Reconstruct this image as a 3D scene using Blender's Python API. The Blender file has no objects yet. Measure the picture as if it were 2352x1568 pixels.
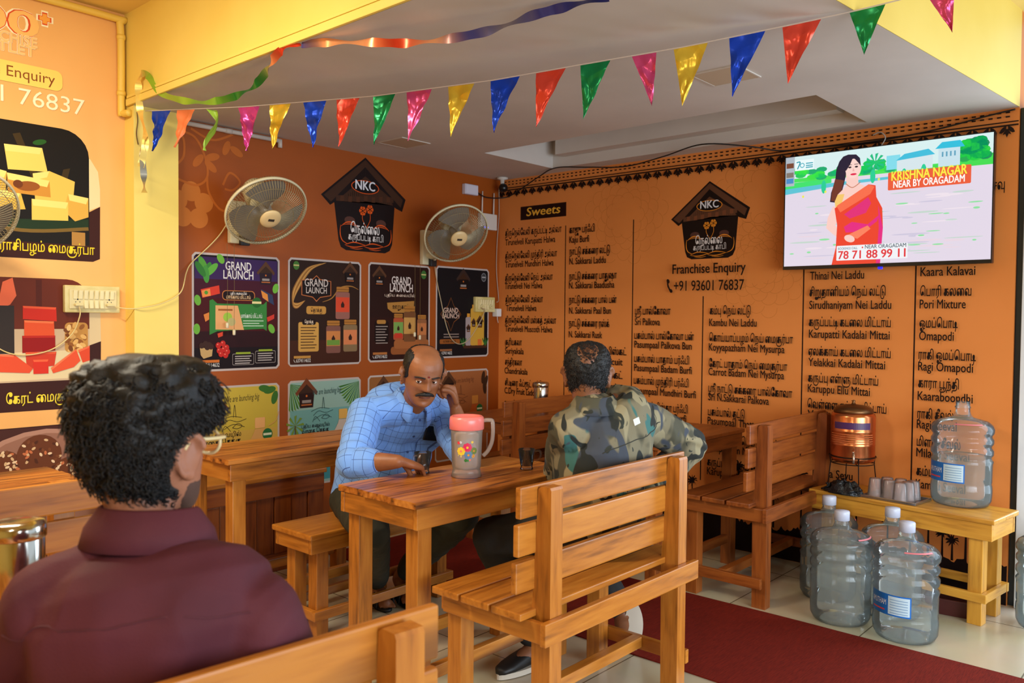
import bpy, bmesh, math, random
from mathutils import Vector, Matrix, noise
V = Vector
SC = bpy.context.scene
COL = SC.collection

# ---------------------------------------------------------------- camera
# world: x runs along the poster wall, y runs along the menu wall, z up; the camera stands at x=0, y=0
cam_d = bpy.data.cameras.new('camera')
cam = bpy.data.objects.new('camera', cam_d)
COL.objects.link(cam)
yaw, pitch, roll = math.radians(41.6756), math.radians(1.6286), math.radians(0.5308)
F = V((math.cos(yaw)*math.cos(pitch), math.sin(yaw)*math.cos(pitch), -math.sin(pitch)))
r0 = V((math.sin(yaw), -math.cos(yaw), 0))
u0 = r0.cross(F)
R_ = r0*math.cos(roll)+u0*math.sin(roll)
U_ = -r0*math.sin(roll)+u0*math.cos(roll)
cam.matrix_world = Matrix(((R_.x, U_.x, -F.x, 0), (R_.y, U_.y, -F.y, 0), (R_.z, U_.z, -F.z, 1.35), (0, 0, 0, 1)))
cam_d.sensor_width = 36.0
cam_d.lens = 28.926
cam_d.clip_start = 0.02
cam_d.dof.use_dof = True
cam_d.dof.focus_distance = 3.3
cam_d.dof.aperture_fstop = 5.0
SC.camera = cam

# ---------------------------------------------------------------- view, world, lights
SC.view_settings.view_transform = 'Standard'
SC.view_settings.look = 'None'
SC.view_settings.exposure = 0.0
SC.view_settings.gamma = 1.0
SC.view_settings.use_curve_mapping = False
SC.cycles.transparent_max_bounces = 24
SC.cycles.max_bounces = 8
SC.cycles.use_denoising = True
SC.cycles.sample_clamp_indirect = 6.0
wd = bpy.data.worlds.new('daylight')
SC.world = wd
wd.use_nodes = True
wd.node_tree.nodes['Background'].inputs[0].default_value = (0.72, 0.86, 1.0, 1)
wd.node_tree.nodes['Background'].inputs[1].default_value = 1.15

def area(name, loc, target, sx, sy, energy, color):
    l = bpy.data.lights.new(name, 'AREA')
    l.shape = 'RECTANGLE'
    l.size, l.size_y, l.energy, l.color = sx, sy, energy, color
    o = bpy.data.objects.new(name, l)
    COL.objects.link(o)
    o.location = loc
    o.rotation_euler = (V(target)-V(loc)).to_track_quat('-Z', 'Y').to_euler()
    return o

# daylight through the open shop front behind the camera and through the doorway at the end of the menu wall
fd = area('front_daylight', (1.5, -2.4, 1.15), (3.2, 2.2, 0.1), 3.6, 1.7, 66, (0.78, 0.89, 1.0))
fd.data.spread = math.radians(90)
area('door_daylight', (4.9, 0.0, 1.3), (2.5, 1.6, 0.6), 1.2, 2.0, 44, (0.66, 0.83, 1.0))

# ---------------------------------------------------------------- materials
MATS = {}
def newmat(name):
    m = bpy.data.materials.new(name)
    m.use_nodes = True
    return m, m.node_tree.nodes, m.node_tree.links, m.node_tree.nodes['Principled BSDF']
def rgb(c):
    # sRGB 0-255 to linear
    return tuple(((v/255)/12.92 if v/255 <= 0.04045 else (((v/255)+0.055)/1.055)**2.4) for v in c)+(1,)
def flat(c, rough=0.5, metal=0.0, spec=0.5):
    k = ('f', tuple(c), rough, metal, spec)
    if k not in MATS:
        m, N, L, b = newmat('paint_%02x%02x%02x' % tuple(int(v) for v in c))
        b.inputs['Base Color'].default_value = rgb(c)
        b.inputs['Roughness'].default_value = rough
        b.inputs['Metallic'].default_value = metal
        b.inputs['Specular IOR Level'].default_value = spec
        MATS[k] = m
    return MATS[k]
def glow(c, s=1.0):
    k = ('g', tuple(c), s)
    if k not in MATS:
        m, N, L, b = newmat('screen_%02x%02x%02x' % tuple(int(v) for v in c))
        b.inputs['Base Color'].default_value = (0.01, 0.01, 0.01, 1)
        b.inputs['Roughness'].default_value = 0.3
        b.inputs['Emission Color'].default_value = rgb(c)
        b.inputs['Emission Strength'].default_value = s
        MATS[k] = m
    return MATS[k]
def noisy(name, c1, c2, scale=4.0, rough=0.5, bump=0.0, stretch=(1, 1, 1), detail=4, metal=0.0, lo=0.35, hi=0.65, spec=0.5, bscale=None):
    if name in MATS: return MATS[name]
    m, N, L, b = newmat(name)
    tc = N.new('ShaderNodeTexCoord'); mp = N.new('ShaderNodeMapping')
    mp.inputs['Scale'].default_value = stretch
    L.new(tc.outputs['Object'], mp.inputs['Vector'])
    n = N.new('ShaderNodeTexNoise'); n.inputs['Scale'].default_value = scale; n.inputs['Detail'].default_value = detail
    L.new(mp.outputs[0], n.inputs['Vector'])
    cr = N.new('ShaderNodeValToRGB')
    cr.color_ramp.elements[0].position = lo; cr.color_ramp.elements[0].color = rgb(c1)
    cr.color_ramp.elements[1].position = hi; cr.color_ramp.elements[1].color = rgb(c2)
    L.new(n.outputs['Fac'], cr.inputs[0]); L.new(cr.outputs[0], b.inputs['Base Color'])
    b.inputs['Roughness'].default_value = rough; b.inputs['Metallic'].default_value = metal
    b.inputs['Specular IOR Level'].default_value = spec
    if bump:
        n2 = N.new('ShaderNodeTexNoise'); n2.inputs['Scale'].default_value = bscale or scale*6; n2.inputs['Detail'].default_value = 3
        L.new(mp.outputs[0], n2.inputs['Vector'])
        bp = N.new('ShaderNodeBump'); bp.inputs['Strength'].default_value = bump; bp.inputs['Distance'].default_value = 0.01
        L.new(n2.outputs['Fac'], bp.inputs['Height']); L.new(bp.outputs[0], b.inputs['Normal'])
    MATS[name] = m
    return m
def wood(axis, tone='pine'):
    """varnished pine, grain along the given object axis"""
    k = 'wood_%s_%s' % (tone, axis)
    if k in MATS: return MATS[k]
    m, N, L, b = newmat(k)
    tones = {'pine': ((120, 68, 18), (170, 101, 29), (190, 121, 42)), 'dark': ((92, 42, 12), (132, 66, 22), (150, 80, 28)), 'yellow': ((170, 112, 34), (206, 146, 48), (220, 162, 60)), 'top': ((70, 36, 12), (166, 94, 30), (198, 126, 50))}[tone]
    tc = N.new('ShaderNodeTexCoord'); mp = N.new('ShaderNodeMapping')
    s = [9.0, 9.0, 9.0]; s['xyz'.index(axis)] = 0.9
    mp.inputs['Scale'].default_value = s
    oi = N.new('ShaderNodeObjectInfo')
    mul = N.new('ShaderNodeMath'); mul.operation = 'MULTIPLY'; mul.inputs[1].default_value = 37.0
    L.new(oi.outputs['Random'], mul.inputs[0])
    L.new(tc.outputs['Object'], mp.inputs['Vector'])
    ad = N.new('ShaderNodeVectorMath'); ad.operation = 'ADD'
    L.new(mp.outputs[0], ad.inputs[0]); L.new(mul.outputs[0], ad.inputs[1])
    n1 = N.new('ShaderNodeTexNoise'); n1.inputs['Scale'].default_value = 1.0; n1.inputs['Detail'].default_value = 2; n1.inputs['Distortion'].default_value = 0.6
    L.new(ad.outputs[0], n1.inputs['Vector'])
    # rings
    w = N.new('ShaderNodeMath'); w.operation = 'MULTIPLY'; w.inputs[1].default_value = 22.0
    L.new(n1.outputs['Fac'], w.inputs[0])
    sn = N.new('ShaderNodeMath'); sn.operation = 'SINE'; L.new(w.outputs[0], sn.inputs[0])
    n2 = N.new('ShaderNodeTexNoise'); n2.inputs['Scale'].default_value = 7.0; n2.inputs['Detail'].default_value = 4
    L.new(ad.outputs[0], n2.inputs['Vector'])
    ma = N.new('ShaderNodeMath'); ma.operation = 'MULTIPLY_ADD'; ma.inputs[1].default_value = 0.20 if tone == 'top' else 0.10; 
    L.new(sn.outputs[0], ma.inputs[0]); L.new(n2.outputs['Fac'], ma.inputs[2])
    # board to board tone
    ma2 = N.new('ShaderNodeMath'); ma2.operation = 'MULTIPLY_ADD'; ma2.inputs[1].default_value = 0.22
    L.new(oi.outputs['Random'], ma2.inputs[0]); L.new(ma.outputs[0], ma2.inputs[2])
    cr = N.new('ShaderNodeValToRGB'); e = cr.color_ramp.elements
    e[0].position = 0.22; e[0].color = rgb(tones[0]); e[1].position = 0.85; e[1].color = rgb(tones[2])
    x = e.new(0.5); x.color = rgb(tones[1])
    L.new(ma2.outputs[0], cr.inputs[0])
    # knots and grime
    kn = N.new('ShaderNodeTexNoise'); kn.inputs['Scale'].default_value = 0.55 if tone != 'top' else 0.8; kn.inputs['Detail'].default_value = 1
    L.new(ad.outputs[0], kn.inputs['Vector'])
    kr = N.new('ShaderNodeValToRGB'); kr.color_ramp.elements[0].position = 0.66 if tone != 'top' else 0.58; kr.color_ramp.elements[0].color = (0, 0, 0, 1); kr.color_ramp.elements[1].position = 0.74; kr.color_ramp.elements[1].color = (0.75, 0.75, 0.75, 1)
    L.new(kn.outputs['Fac'], kr.inputs[0])
    mx = N.new('ShaderNodeMix'); mx.data_type = 'RGBA'; mx.inputs['B'].default_value = rgb((70, 32, 10))
    L.new(kr.outputs[0], mx.inputs['Factor']); L.new(cr.outputs[0], mx.inputs['A'])
    L.new(mx.outputs['Result'], b.inputs['Base Color'])
    b.inputs['Roughness'].default_value = 0.38
    b.inputs['Coat Weight'].default_value = 0.12; b.inputs['Coat Roughness'].default_value = 0.25
    bp = N.new('ShaderNodeBump'); bp.inputs['Strength'].default_value = 0.12; bp.inputs['Distance'].default_value = 0.004
    L.new(n2.outputs['Fac'], bp.inputs['Height']); L.new(bp.outputs[0], b.inputs['Normal'])
    MATS[k] = m
    return m
def clear(name, tint, milk, milk_col, gloss_rough=0.05, alpha=1.0):
    """thin clear plastic, glass or water: see-through + a little milkiness + mirror gloss"""
    if name in MATS: return MATS[name]
    m = bpy.data.materials.new(name); m.use_nodes = True
    N, L = m.node_tree.nodes, m.node_tree.links
    N.clear()
    out = N.new('ShaderNodeOutputMaterial')
    tr = N.new('ShaderNodeBsdfTransparent'); tr.inputs[0].default_value = tint+(1,)
    df = N.new('ShaderNodeBsdfDiffuse'); df.inputs[0].default_value = rgb(milk_col)
    tl = N.new('ShaderNodeBsdfTranslucent'); tl.inputs[0].default_value = rgb(milk_col)
    m0 = N.new('ShaderNodeMixShader'); m0.inputs[0].default_value = 0.5; L.new(df.outputs[0], m0.inputs[1]); L.new(tl.outputs[0], m0.inputs[2])
    m1 = N.new('ShaderNodeMixShader'); m1.inputs[0].default_value = milk; L.new(tr.outputs[0], m1.inputs[1]); L.new(m0.outputs[0], m1.inputs[2])
    gl = N.new('ShaderNodeBsdfGlossy'); gl.inputs['Roughness'].default_value = gloss_rough
    fr = N.new('ShaderNodeFresnel'); fr.inputs[0].default_value = 1.28
    m2 = N.new('ShaderNodeMixShader'); L.new(fr.outputs[0], m2.inputs[0]); L.new(m1.outputs[0], m2.inputs[1]); L.new(gl.outputs[0], m2.inputs[2])
    L.new(m2.outputs[0], out.inputs[0])
    MATS[name] = m
    return m

# ---------------------------------------------------------------- mesh helpers
class MB:
    """collects shapes; build() links them as ONE mesh object"""
    def __init__(s): s.v = []; s.f = []; s.m = []; s.mats = []; s.col = []
    def mi(s, mat):
        if mat is None: return 0
        if mat not in s.mats: s.mats.append(mat)
        return s.mats.index(mat)
    def add(s, vs, fs, mat=None):
        n = len(s.v); k = s.mi(mat)
        s.v += [tuple(p) for p in vs]
        for f in fs: s.f.append(tuple(i+n for i in f)); s.m.append(k)
        return s
    def merge(s, o, M=None):
        s.add([M @ V(p) for p in o.v] if M else o.v, o.f)
        return s
    def box(s, x0, x1, y0, y1, z0, z1, bev=0.0, mat=None, M=None):
        bm = bmesh.new()
        bmesh.ops.create_cube(bm, size=1.0)
        for v in bm.verts:
            v.co = V((x0+(v.co.x+0.5)*(x1-x0), y0+(v.co.y+0.5)*(y1-y0), z0+(v.co.z+0.5)*(z1-z0)))
        if bev: bmesh.ops.bevel(bm, geom=list(bm.edges), offset=bev, segments=2, affect='EDGES', profile=0.6)
        bm.verts.index_update()
        s.add([(M @ v.co if M else v.co) for v in bm.verts], [[v.index for v in f.verts] for f in bm.faces], mat)
        bm.free()
        return s
    def loft(s, rings, cap=True, closed=False, mat=None):
        n = len(rings[0]); vs = [p for r in rings for p in r]; fs = []
        m = len(rings)
        for i in range(m if closed else m-1):
            a, b = i*n, ((i+1) % m)*n
            for j in range(n):
                fs.append((a+j, a+(j+1) % n, b+(j+1) % n, b+j))
        if cap and not closed:
            fs.append(tuple(range(n-1, -1, -1))); fs.append(tuple((m-1)*n+j for j in range(n)))
        return s.add(vs, fs, mat)
    def lathe(s, prof, n=32, c=(0, 0, 0), cap=True, mat=None, M=None):
        rings = []
        for r, z in prof:
            ring = [V((r*math.cos(2*math.pi*j/n), r*math.sin(2*math.pi*j/n), z)) for j in range(n)]
            rings.append([(M @ p if M else p)+V(c) for p in ring])
        return s.loft(rings, cap, False, mat)
    def tube(s, pts, rad, n=8, mat=None, closed=False, squash=None):
        pts = [V(p) for p in pts]; m = len(pts)
        rad = rad if isinstance(rad, (list, tuple)) else [rad]*m
        rings = []; up = None
        for i in range(m):
            if closed: t = pts[(i+1) % m]-pts[i-1]
            else: t = pts[min(i+1, m-1)]-pts[max(i-1, 0)]
            t.normalize()
            if up is None:
                up = V((0, 0, 1)) if abs(t.z) < 0.9 else V((1, 0, 0))
            x = up.cross(t)
            if x.length < 1e-6: x = t.orthogonal()
            x.normalize(); y = t.cross(x); up = y
            rings.append([pts[i]+x*(rad[i]*math.cos(2*math.pi*j/n))+y*(rad[i]*math.sin(2*math.pi*j/n)) for j in range(n)])
        return s.loft(rings, True, closed, mat)
    def limb(s, pts, rad, n=14, step=4):
        """rounded, tapering limb through the points"""
        P = [V(p) for p in pts]; Q = []; RR = []
        m = len(P)
        for i in range(m-1):
            p0 = P[max(i-1, 0)]; p1 = P[i]; p2 = P[i+1]; p3 = P[min(i+2, m-1)]
            for k in range(step):
                t = k/step
                Q.append(0.5*((2*p1)+(p2-p0)*t+(2*p0-5*p1+4*p2-p3)*t*t+(3*p1-p0-3*p2+p3)*t**3))
                RR.append(rad[i]*(1-t)+rad[i+1]*t)
        Q.append(P[-1]); RR.append(rad[-1])
        d0 = (Q[0]-Q[1]).normalized(); d1 = (Q[-1]-Q[-2]).normalized()
        a, b = [], []
        for f in (0.95, 0.7, 0.35):
            h = math.sqrt(max(0, 1-f*f))
            a.append((Q[0]+d0*RR[0]*f, RR[0]*h)); b.insert(0, (Q[-1]+d1*RR[-1]*f, RR[-1]*h))
        Q = [p for p, r in a]+Q+[p for p, r in b]; RR = [r for p, r in a]+RR+[r for p, r in b]
        return s.tube(Q, RR, n)
    def ball(s, c, r, M=None, nu=16, nv=10, mat=None):
        r = r if isinstance(r, (tuple, list)) else (r, r, r)
        rings = []
        for i in range(nv+1):
            a = -math.pi/2+math.pi*min(max(i/nv, 0.004), 0.996)
            rings.append([(M.to_3x3() @ p if M else p)+V(c) for p in [V((r[0]*math.cos(a)*math.cos(2*math.pi*j/nu), r[1]*math.cos(a)*math.sin(2*math.pi*j/nu), r[2]*math.sin(a))) for j in range(nu)]])
        return s.loft(rings, True, False, mat)
    def prism(s, pts, d, mat=None):
        """polygon (3D points) pushed along vector d"""
        n = len(pts); P = [V(p) for p in pts]; d = V(d)
        return s.add(P+[p+d for p in P], [tuple(range(n-1, -1, -1)), tuple(range(n, 2*n))]+[(i, (i+1) % n, n+(i+1) % n, n+i) for i in range(n)], mat)
    def mesh(s, name, mat=None, smooth=False):
        me = bpy.data.meshes.new(name)
        me.from_pydata(s.v, [], s.f)
        if s.mats:
            for q in s.mats: me.materials.append(q)
            me.polygons.foreach_set('material_index', s.m)
        elif mat: me.materials.append(mat)
        if smooth: 
            for p in me.polygons: p.use_smooth = True
        me.update()
        bm = bmesh.new(); bm.from_mesh(me)
        if not getattr(s, 'keepn', False): bmesh.ops.recalc_face_normals(bm, faces=bm.faces)
        bm.to_mesh(me); bm.free()
        return me
    def build(s, name, mat=None, parent=None, smooth=False, label=None, loc=None):
        o = bpy.data.objects.new(name, s.mesh(name, mat, smooth)); COL.objects.link(o)
        if smooth == 'auto' or smooth:
            pass
        if parent: o.parent = parent
        if label: o['label'] = label
        if loc: o.location = loc
        return o
def autosmooth(o, ang=40):
    me = o.data
    for p in me.polygons: p.use_smooth = True
    bm = bmesh.new(); bm.from_mesh(me)
    for e in bm.edges:
        if len(e.link_faces) == 2 and e.calc_face_angle(0) > math.radians(ang): e.smooth = False
    bm.to_mesh(me); bm.free()
    return o
def tag(o, label, cat, group=None):
    o['label'] = label; o['category'] = cat
    if group: o['group'] = group
    return o
def thing(name, label, cat, loc=(0, 0, 0), rz=0.0, group=None):
    o = bpy.data.objects.new(name, None); COL.objects.link(o)
    o.empty_display_size = 0.05
    o.location = loc; o.rotation_euler = (0, 0, rz)
    return tag(o, label, cat, group)
def struct(name, mb, mat, parent=None, smooth=False):
    o = mb.build(name, mat, parent, smooth)
    if not parent: o['kind'] = 'structure'
    return o
def dup(root, loc, rz=0.0, label=None, group=None, keep=lambda o: True):
    kids = {}
    for o in COL.objects:
        if o.parent: kids.setdefault(o.parent.name, []).append(o)
    r = root.copy(); COL.objects.link(r); r.location = loc; r.rotation_euler = (0, 0, rz)
    if label: r['label'] = label
    if group: r['group'] = group
    for ch in kids.get(root.name, []):
        if not keep(ch): continue
        c = ch.copy(); COL.objects.link(c); c.parent = r
        for g in kids.get(ch.name, []):
            d = g.copy(); COL.objects.link(d); d.parent = c
    return r
def spline(pts, step=8):
    P = [V(p) for p in pts]; Q = []; m = len(P)
    for i in range(m-1):
        p0 = P[max(i-1, 0)]; p1 = P[i]; p2 = P[i+1]; p3 = P[min(i+2, m-1)]
        for k in range(step):
            t = k/step
            Q.append(0.5*((2*p1)+(p2-p0)*t+(2*p0-5*p1+4*p2-p3)*t*t+(3*p1-p0-3*p2+p3)*t**3))
    return Q+[P[-1]]

# ---------------------------------------------------------------- lettering
def letter_table():
    out = {}; i = 0; a = LETTERS
    while i < len(a):
        n = a[i]; key = ''.join(chr(c) for c in a[i+1:i+1+n]); i += 1+n
        adv, nc = a[i], a[i+1]; i += 2; cs = []
        for c in range(nc):
            n = a[i]; i += 1; x = y = 0; pts = []
            for k in range(n):
                x += a[i]; y += a[i+1]; i += 2; pts.append((x*0.008, y*0.008))
            cs.append(pts)
        out[key] = (adv*0.008, cs)
    return out
def tamil_order(s):
    """visual order: left-standing vowel signs go before their consonant; joined letters stay together"""
    e, ee, ai, aa = chr(3014), chr(3015), chr(3016), chr(3006)
    s = s.replace(chr(3018), e+chr(1)).replace(chr(3019), ee+chr(1))
    c = list(s); o = []; k = 0
    while k < len(c):
        if k+1 < len(c) and c[k+1] in (e, ee, ai):
            o += [c[k+1], c[k]]; k += 2
            if k < len(c) and c[k] == chr(1): o.append(aa); k += 1
        else: o.append(c[k]); k += 1
    o = ''.join(o); r = []; i = 0
    while i < len(o):
        for n in (4, 3, 2, 1):
            if o[i:i+n] in GLYPHS and len(o[i:i+n]) == n: r.append(o[i:i+n]); i += n; break
        else: r.append(o[i]); i += 1
    return r
def curve_faces(c):
    o = bpy.data.objects.new('lettering', c); COL.objects.link(o)
    bpy.context.view_layer.update()
    ev = o.evaluated_get(bpy.context.evaluated_depsgraph_get())
    me = ev.to_mesh()
    vs = [(v.co.x, v.co.y) for v in me.vertices]; fs = []
    for p in me.polygons:
        f = tuple(p.vertices)
        if sum(vs[f[q]][0]*vs[f[(q+1) % len(f)]][1]-vs[f[(q+1) % len(f)]][0]*vs[f[q]][1] for q in range(len(f))) < 0: f = f[::-1]
        fs.append(f)
    ev.to_mesh_clear()
    bpy.data.objects.remove(o); bpy.data.curves.remove(c)
    return vs, fs
def signed(p): return sum(p[q][0]*p[(q+1) % len(p)][1]-p[(q+1) % len(p)][0]*p[q][1] for q in range(len(p)))/2
def inside(pt, poly):
    r = False; n = len(poly)
    for q in range(n):
        (xa, ya), (xb, yb) = poly[q], poly[(q+1) % n]
        if (ya > pt[1]) != (yb > pt[1]) and pt[0] < (xb-xa)*(pt[1]-ya)/(yb-ya)+xa: r = not r
    return r
def loops(p):
    """cut an outline that crosses itself into simple loops"""
    n = len(p)
    for i in range(n):
        a, b = p[i], p[(i+1) % n]
        for j in range(i+2, n):
            if i == 0 and j == n-1: continue
            c, d = p[j], p[(j+1) % n]
            den = (b[0]-a[0])*(d[1]-c[1])-(b[1]-a[1])*(d[0]-c[0])
            if abs(den) < 1e-12: continue
            t = ((c[0]-a[0])*(d[1]-c[1])-(c[1]-a[1])*(d[0]-c[0]))/den
            u = ((c[0]-a[0])*(b[1]-a[1])-(c[1]-a[1])*(b[0]-a[0]))/den
            if 1e-6 < t < 1-1e-6 and 1e-6 < u < 1-1e-6:
                q = (a[0]+(b[0]-a[0])*t, a[1]+(b[1]-a[1])*t)
                return loops([q]+p[i+1:j+1])+loops([q]+p[j+1:]+p[:i+1])
    return [p]
_LM = {}
def letter_mesh(ch):
    """one Tamil letter; strokes that overlap are filled one by one, each with its own counters"""
    if ch not in _LM:
        adv, cs = GLYPHS[ch]; outs = [p for p in cs if signed(p) < 0]; holes = [p for p in cs if signed(p) >= 0]
        if not outs: outs, holes = holes, []
        vs, fs = [], []
        parts = [q for o in outs for q in loops(o) if abs(signed(q)) > 1e-5]
        for level, o in enumerate(parts):
            c = bpy.data.curves.new('lettering', 'CURVE'); c.dimensions = '2D'; c.fill_mode = 'BOTH'
            for pts in [o]+[h for h in holes if inside(h[0], o)]:
                sp = c.splines.new('POLY'); sp.points.add(len(pts)-1); sp.use_cyclic_u = True
                for p, q in zip(sp.points, pts): p.co = (q[0], q[1], 0, 1)
            v, f = curve_faces(c); n = len(vs); vs += [(a, b, level) for a, b in v]; fs += [tuple(q+n for q in g) for g in f]
        _LM[ch] = (adv, vs, fs)
    return _LM[ch]
_TXT = {}
def txt2d(s, tamil=False, bold=0.0, shear=0.0):
    """flat lettering as (verts, faces), em = 1, baseline at 0"""
    k = (s, tamil, bold, shear)
    if k in _TXT: return _TXT[k]
    if tamil:
        vs, fs = [], []; x = 0.0
        for ch in tamil_order(s):
            if ch == ' ': x += 0.28; continue
            if ch == '.': adv, gv, gf = 0.25, [(0.05, 0), (0.15, 0), (0.15, 0.1), (0.05, 0.1)], [(0, 1, 2, 3)]
            else: adv, gv, gf = letter_mesh(ch)
            n = len(vs); vs += [(q[0]+x,)+tuple(q[1:]) for q in gv]; fs += [tuple(q+n for q in f) for f in gf]; x += adv
    else:
        c = bpy.data.curves.new('lettering', 'FONT'); c.body = s; c.resolution_u = 3; c.shear = shear; c.fill_mode = 'BOTH'
        vs, fs = curve_faces(c)
    if bold > 0.001:
        # heavier weight: the same letters again, shifted by a hair to each side, one thin layer each
        e = bold*0.8; v0, f0 = vs, fs; vs, fs = list(v0), list(f0); top = max([q[2] for q in v0 if len(q) > 2] or [0])+1
        shifts = [(-e, 0), (e, 0), (0, e*0.6), (0, -e*0.6)]
        if bold > 0.04: shifts += [(s1*e*q, s2*e*q) for q in (0.4, 0.75) for s1, s2 in ((1, 0), (-1, 0), (0, 1), (0, -1), (0.9, 0.9), (0.9, -0.9), (-0.9, 0.9), (-0.9, -0.9))]
        for k2, (dx, dy) in enumerate(shifts):
            m = len(vs); vs += [(q[0]+dx, q[1]+dy, (q[2] if len(q) > 2 else 0)+top*(k2+1)) for q in v0]; fs += [tuple(i+m for i in f) for f in f0]
    _TXT[k] = (vs, fs)
    return _TXT[k]
class FA:
    """flat printed artwork: layers of ink on a panel; u right, v up from the origin"""
    def __init__(s, o, u, v, glow=None, w=1.0, h=1.0, step=0.00008, base=0.0006):
        s.o = V(o); s.u = V(u); s.v = V(v); s.n = s.u.cross(s.v).normalized(); s.mb = MB(); s.mb.keepn = True
        s.k = 0; s.glow = glow; s.w = w; s.h = h; s.step = step; s.base = base
    def mat(s, c): return c if not isinstance(c, tuple) else (glow(c, s.glow) if s.glow else flat(c, 0.5, 0.0, 0.2))
    def put(s, vs, fs, c):
        s.k += 1; d = s.n*(s.base+s.k*s.step)
        s.mb.add([s.o+s.u*(q[0]*s.w)+s.v*(q[1]*s.h)+d+(s.n*(q[2]*0.000012) if len(q) > 2 else V((0, 0, 0))) for q in vs], fs, s.mat(c)); return s
    def poly(s, pts, c):
        a = sum(pts[i][0]*pts[(i+1) % len(pts)][1]-pts[(i+1) % len(pts)][0]*pts[i][1] for i in range(len(pts)))
        if a < 0: pts = pts[::-1]
        return s.put(pts, [tuple(range(len(pts)))], c)
    def rect(s, x0, y0, x1, y1, c, r=0.0):
        if not r: return s.poly([(x0, y0), (x1, y0), (x1, y1), (x0, y1)], c)
        rx, ry = r/s.w, r/s.h; p = []
        for cx, cy, a0 in ((x1-rx, y1-ry, 0), (x0+rx, y1-ry, 90), (x0+rx, y0+ry, 180), (x1-rx, y0+ry, 270)):
            for k in range(7):
                a = math.radians(a0+15*k); p.append((cx+rx*math.cos(a), cy+ry*math.sin(a)))
        return s.poly(p, c)
    def ell(s, cx, cy, rx, ry, c, rot=0.0, n=24):
        a = s.h/s.w
        ca, sa = math.cos(rot), math.sin(rot)
        p = []
        for k in range(n):
            x, y = rx*s.w*math.cos(2*math.pi*k/n), ry*s.h*math.sin(2*math.pi*k/n)
            p.append((cx+(x*ca-y*sa)/s.w, cy+(x*sa+y*ca)/s.h))
        return s.poly(p, c)
    def line(s, pts, wd, c, taper=False):
        P = [V((x*s.w, y*s.h)) for x, y in pts]; L_, R2 = [], []
        for i, p in enumerate(P):
            t = P[min(i+1, len(P)-1)]-P[max(i-1, 0)]
            n = V((-t.y, t.x)).normalized()*(wd/2)
            if taper: n *= 0.15+0.85*math.sin(math.pi*(i+0.3)/(len(P)-0.4))
            L_.append(p+n); R2.append(p-n)
        m = len(P)
        vs = [(p.x/s.w, p.y/s.h) for p in L_+R2]
        return s.put(vs, [(i, m+i, m+i+1, i+1) for i in range(m-1)], c)
    def curve(s, pts, wd, c, taper=False):
        return s.line([(p.x, p.y) for p in spline([(x, y, 0) for x, y in pts], 7)], wd, c, taper)
    def text(s, t, x, y, h, c, w=None, tamil=False, bold=0.0, al='l', shear=0.0, rot=0.0):
        """x, y of the baseline start (or centre / end); h = em height in metres; w = width in metres to fit"""
        vs, fs = txt2d(t, tamil, bold, shear)
        if not vs: return s
        x0 = min(v[0] for v in vs); x1 = max(v[0] for v in vs)
        sx = (w/(x1-x0)) if w else h
        off = {'l': 0, 'c': -(x1-x0)/2, 'r': -(x1-x0)}[al]
        ca, sa = math.cos(rot), math.sin(rot)
        out = []
        for q in vs:
            X = (q[0]-x0+off)*sx; Y = q[1]*h
            out.append((x+(X*ca-Y*sa)/s.w, y+(X*sa+Y*ca)/s.h)+tuple(q[2:]))
        s.k += 1
        s.put(out, fs, c); s.k += (max([q[2] for q in out if len(q) > 2] or [0])+1)*0.000012/s.step
        return s
    def build(s, name, parent=None, label=None):
        return s.mb.build(name, None, parent, label=label)
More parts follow.
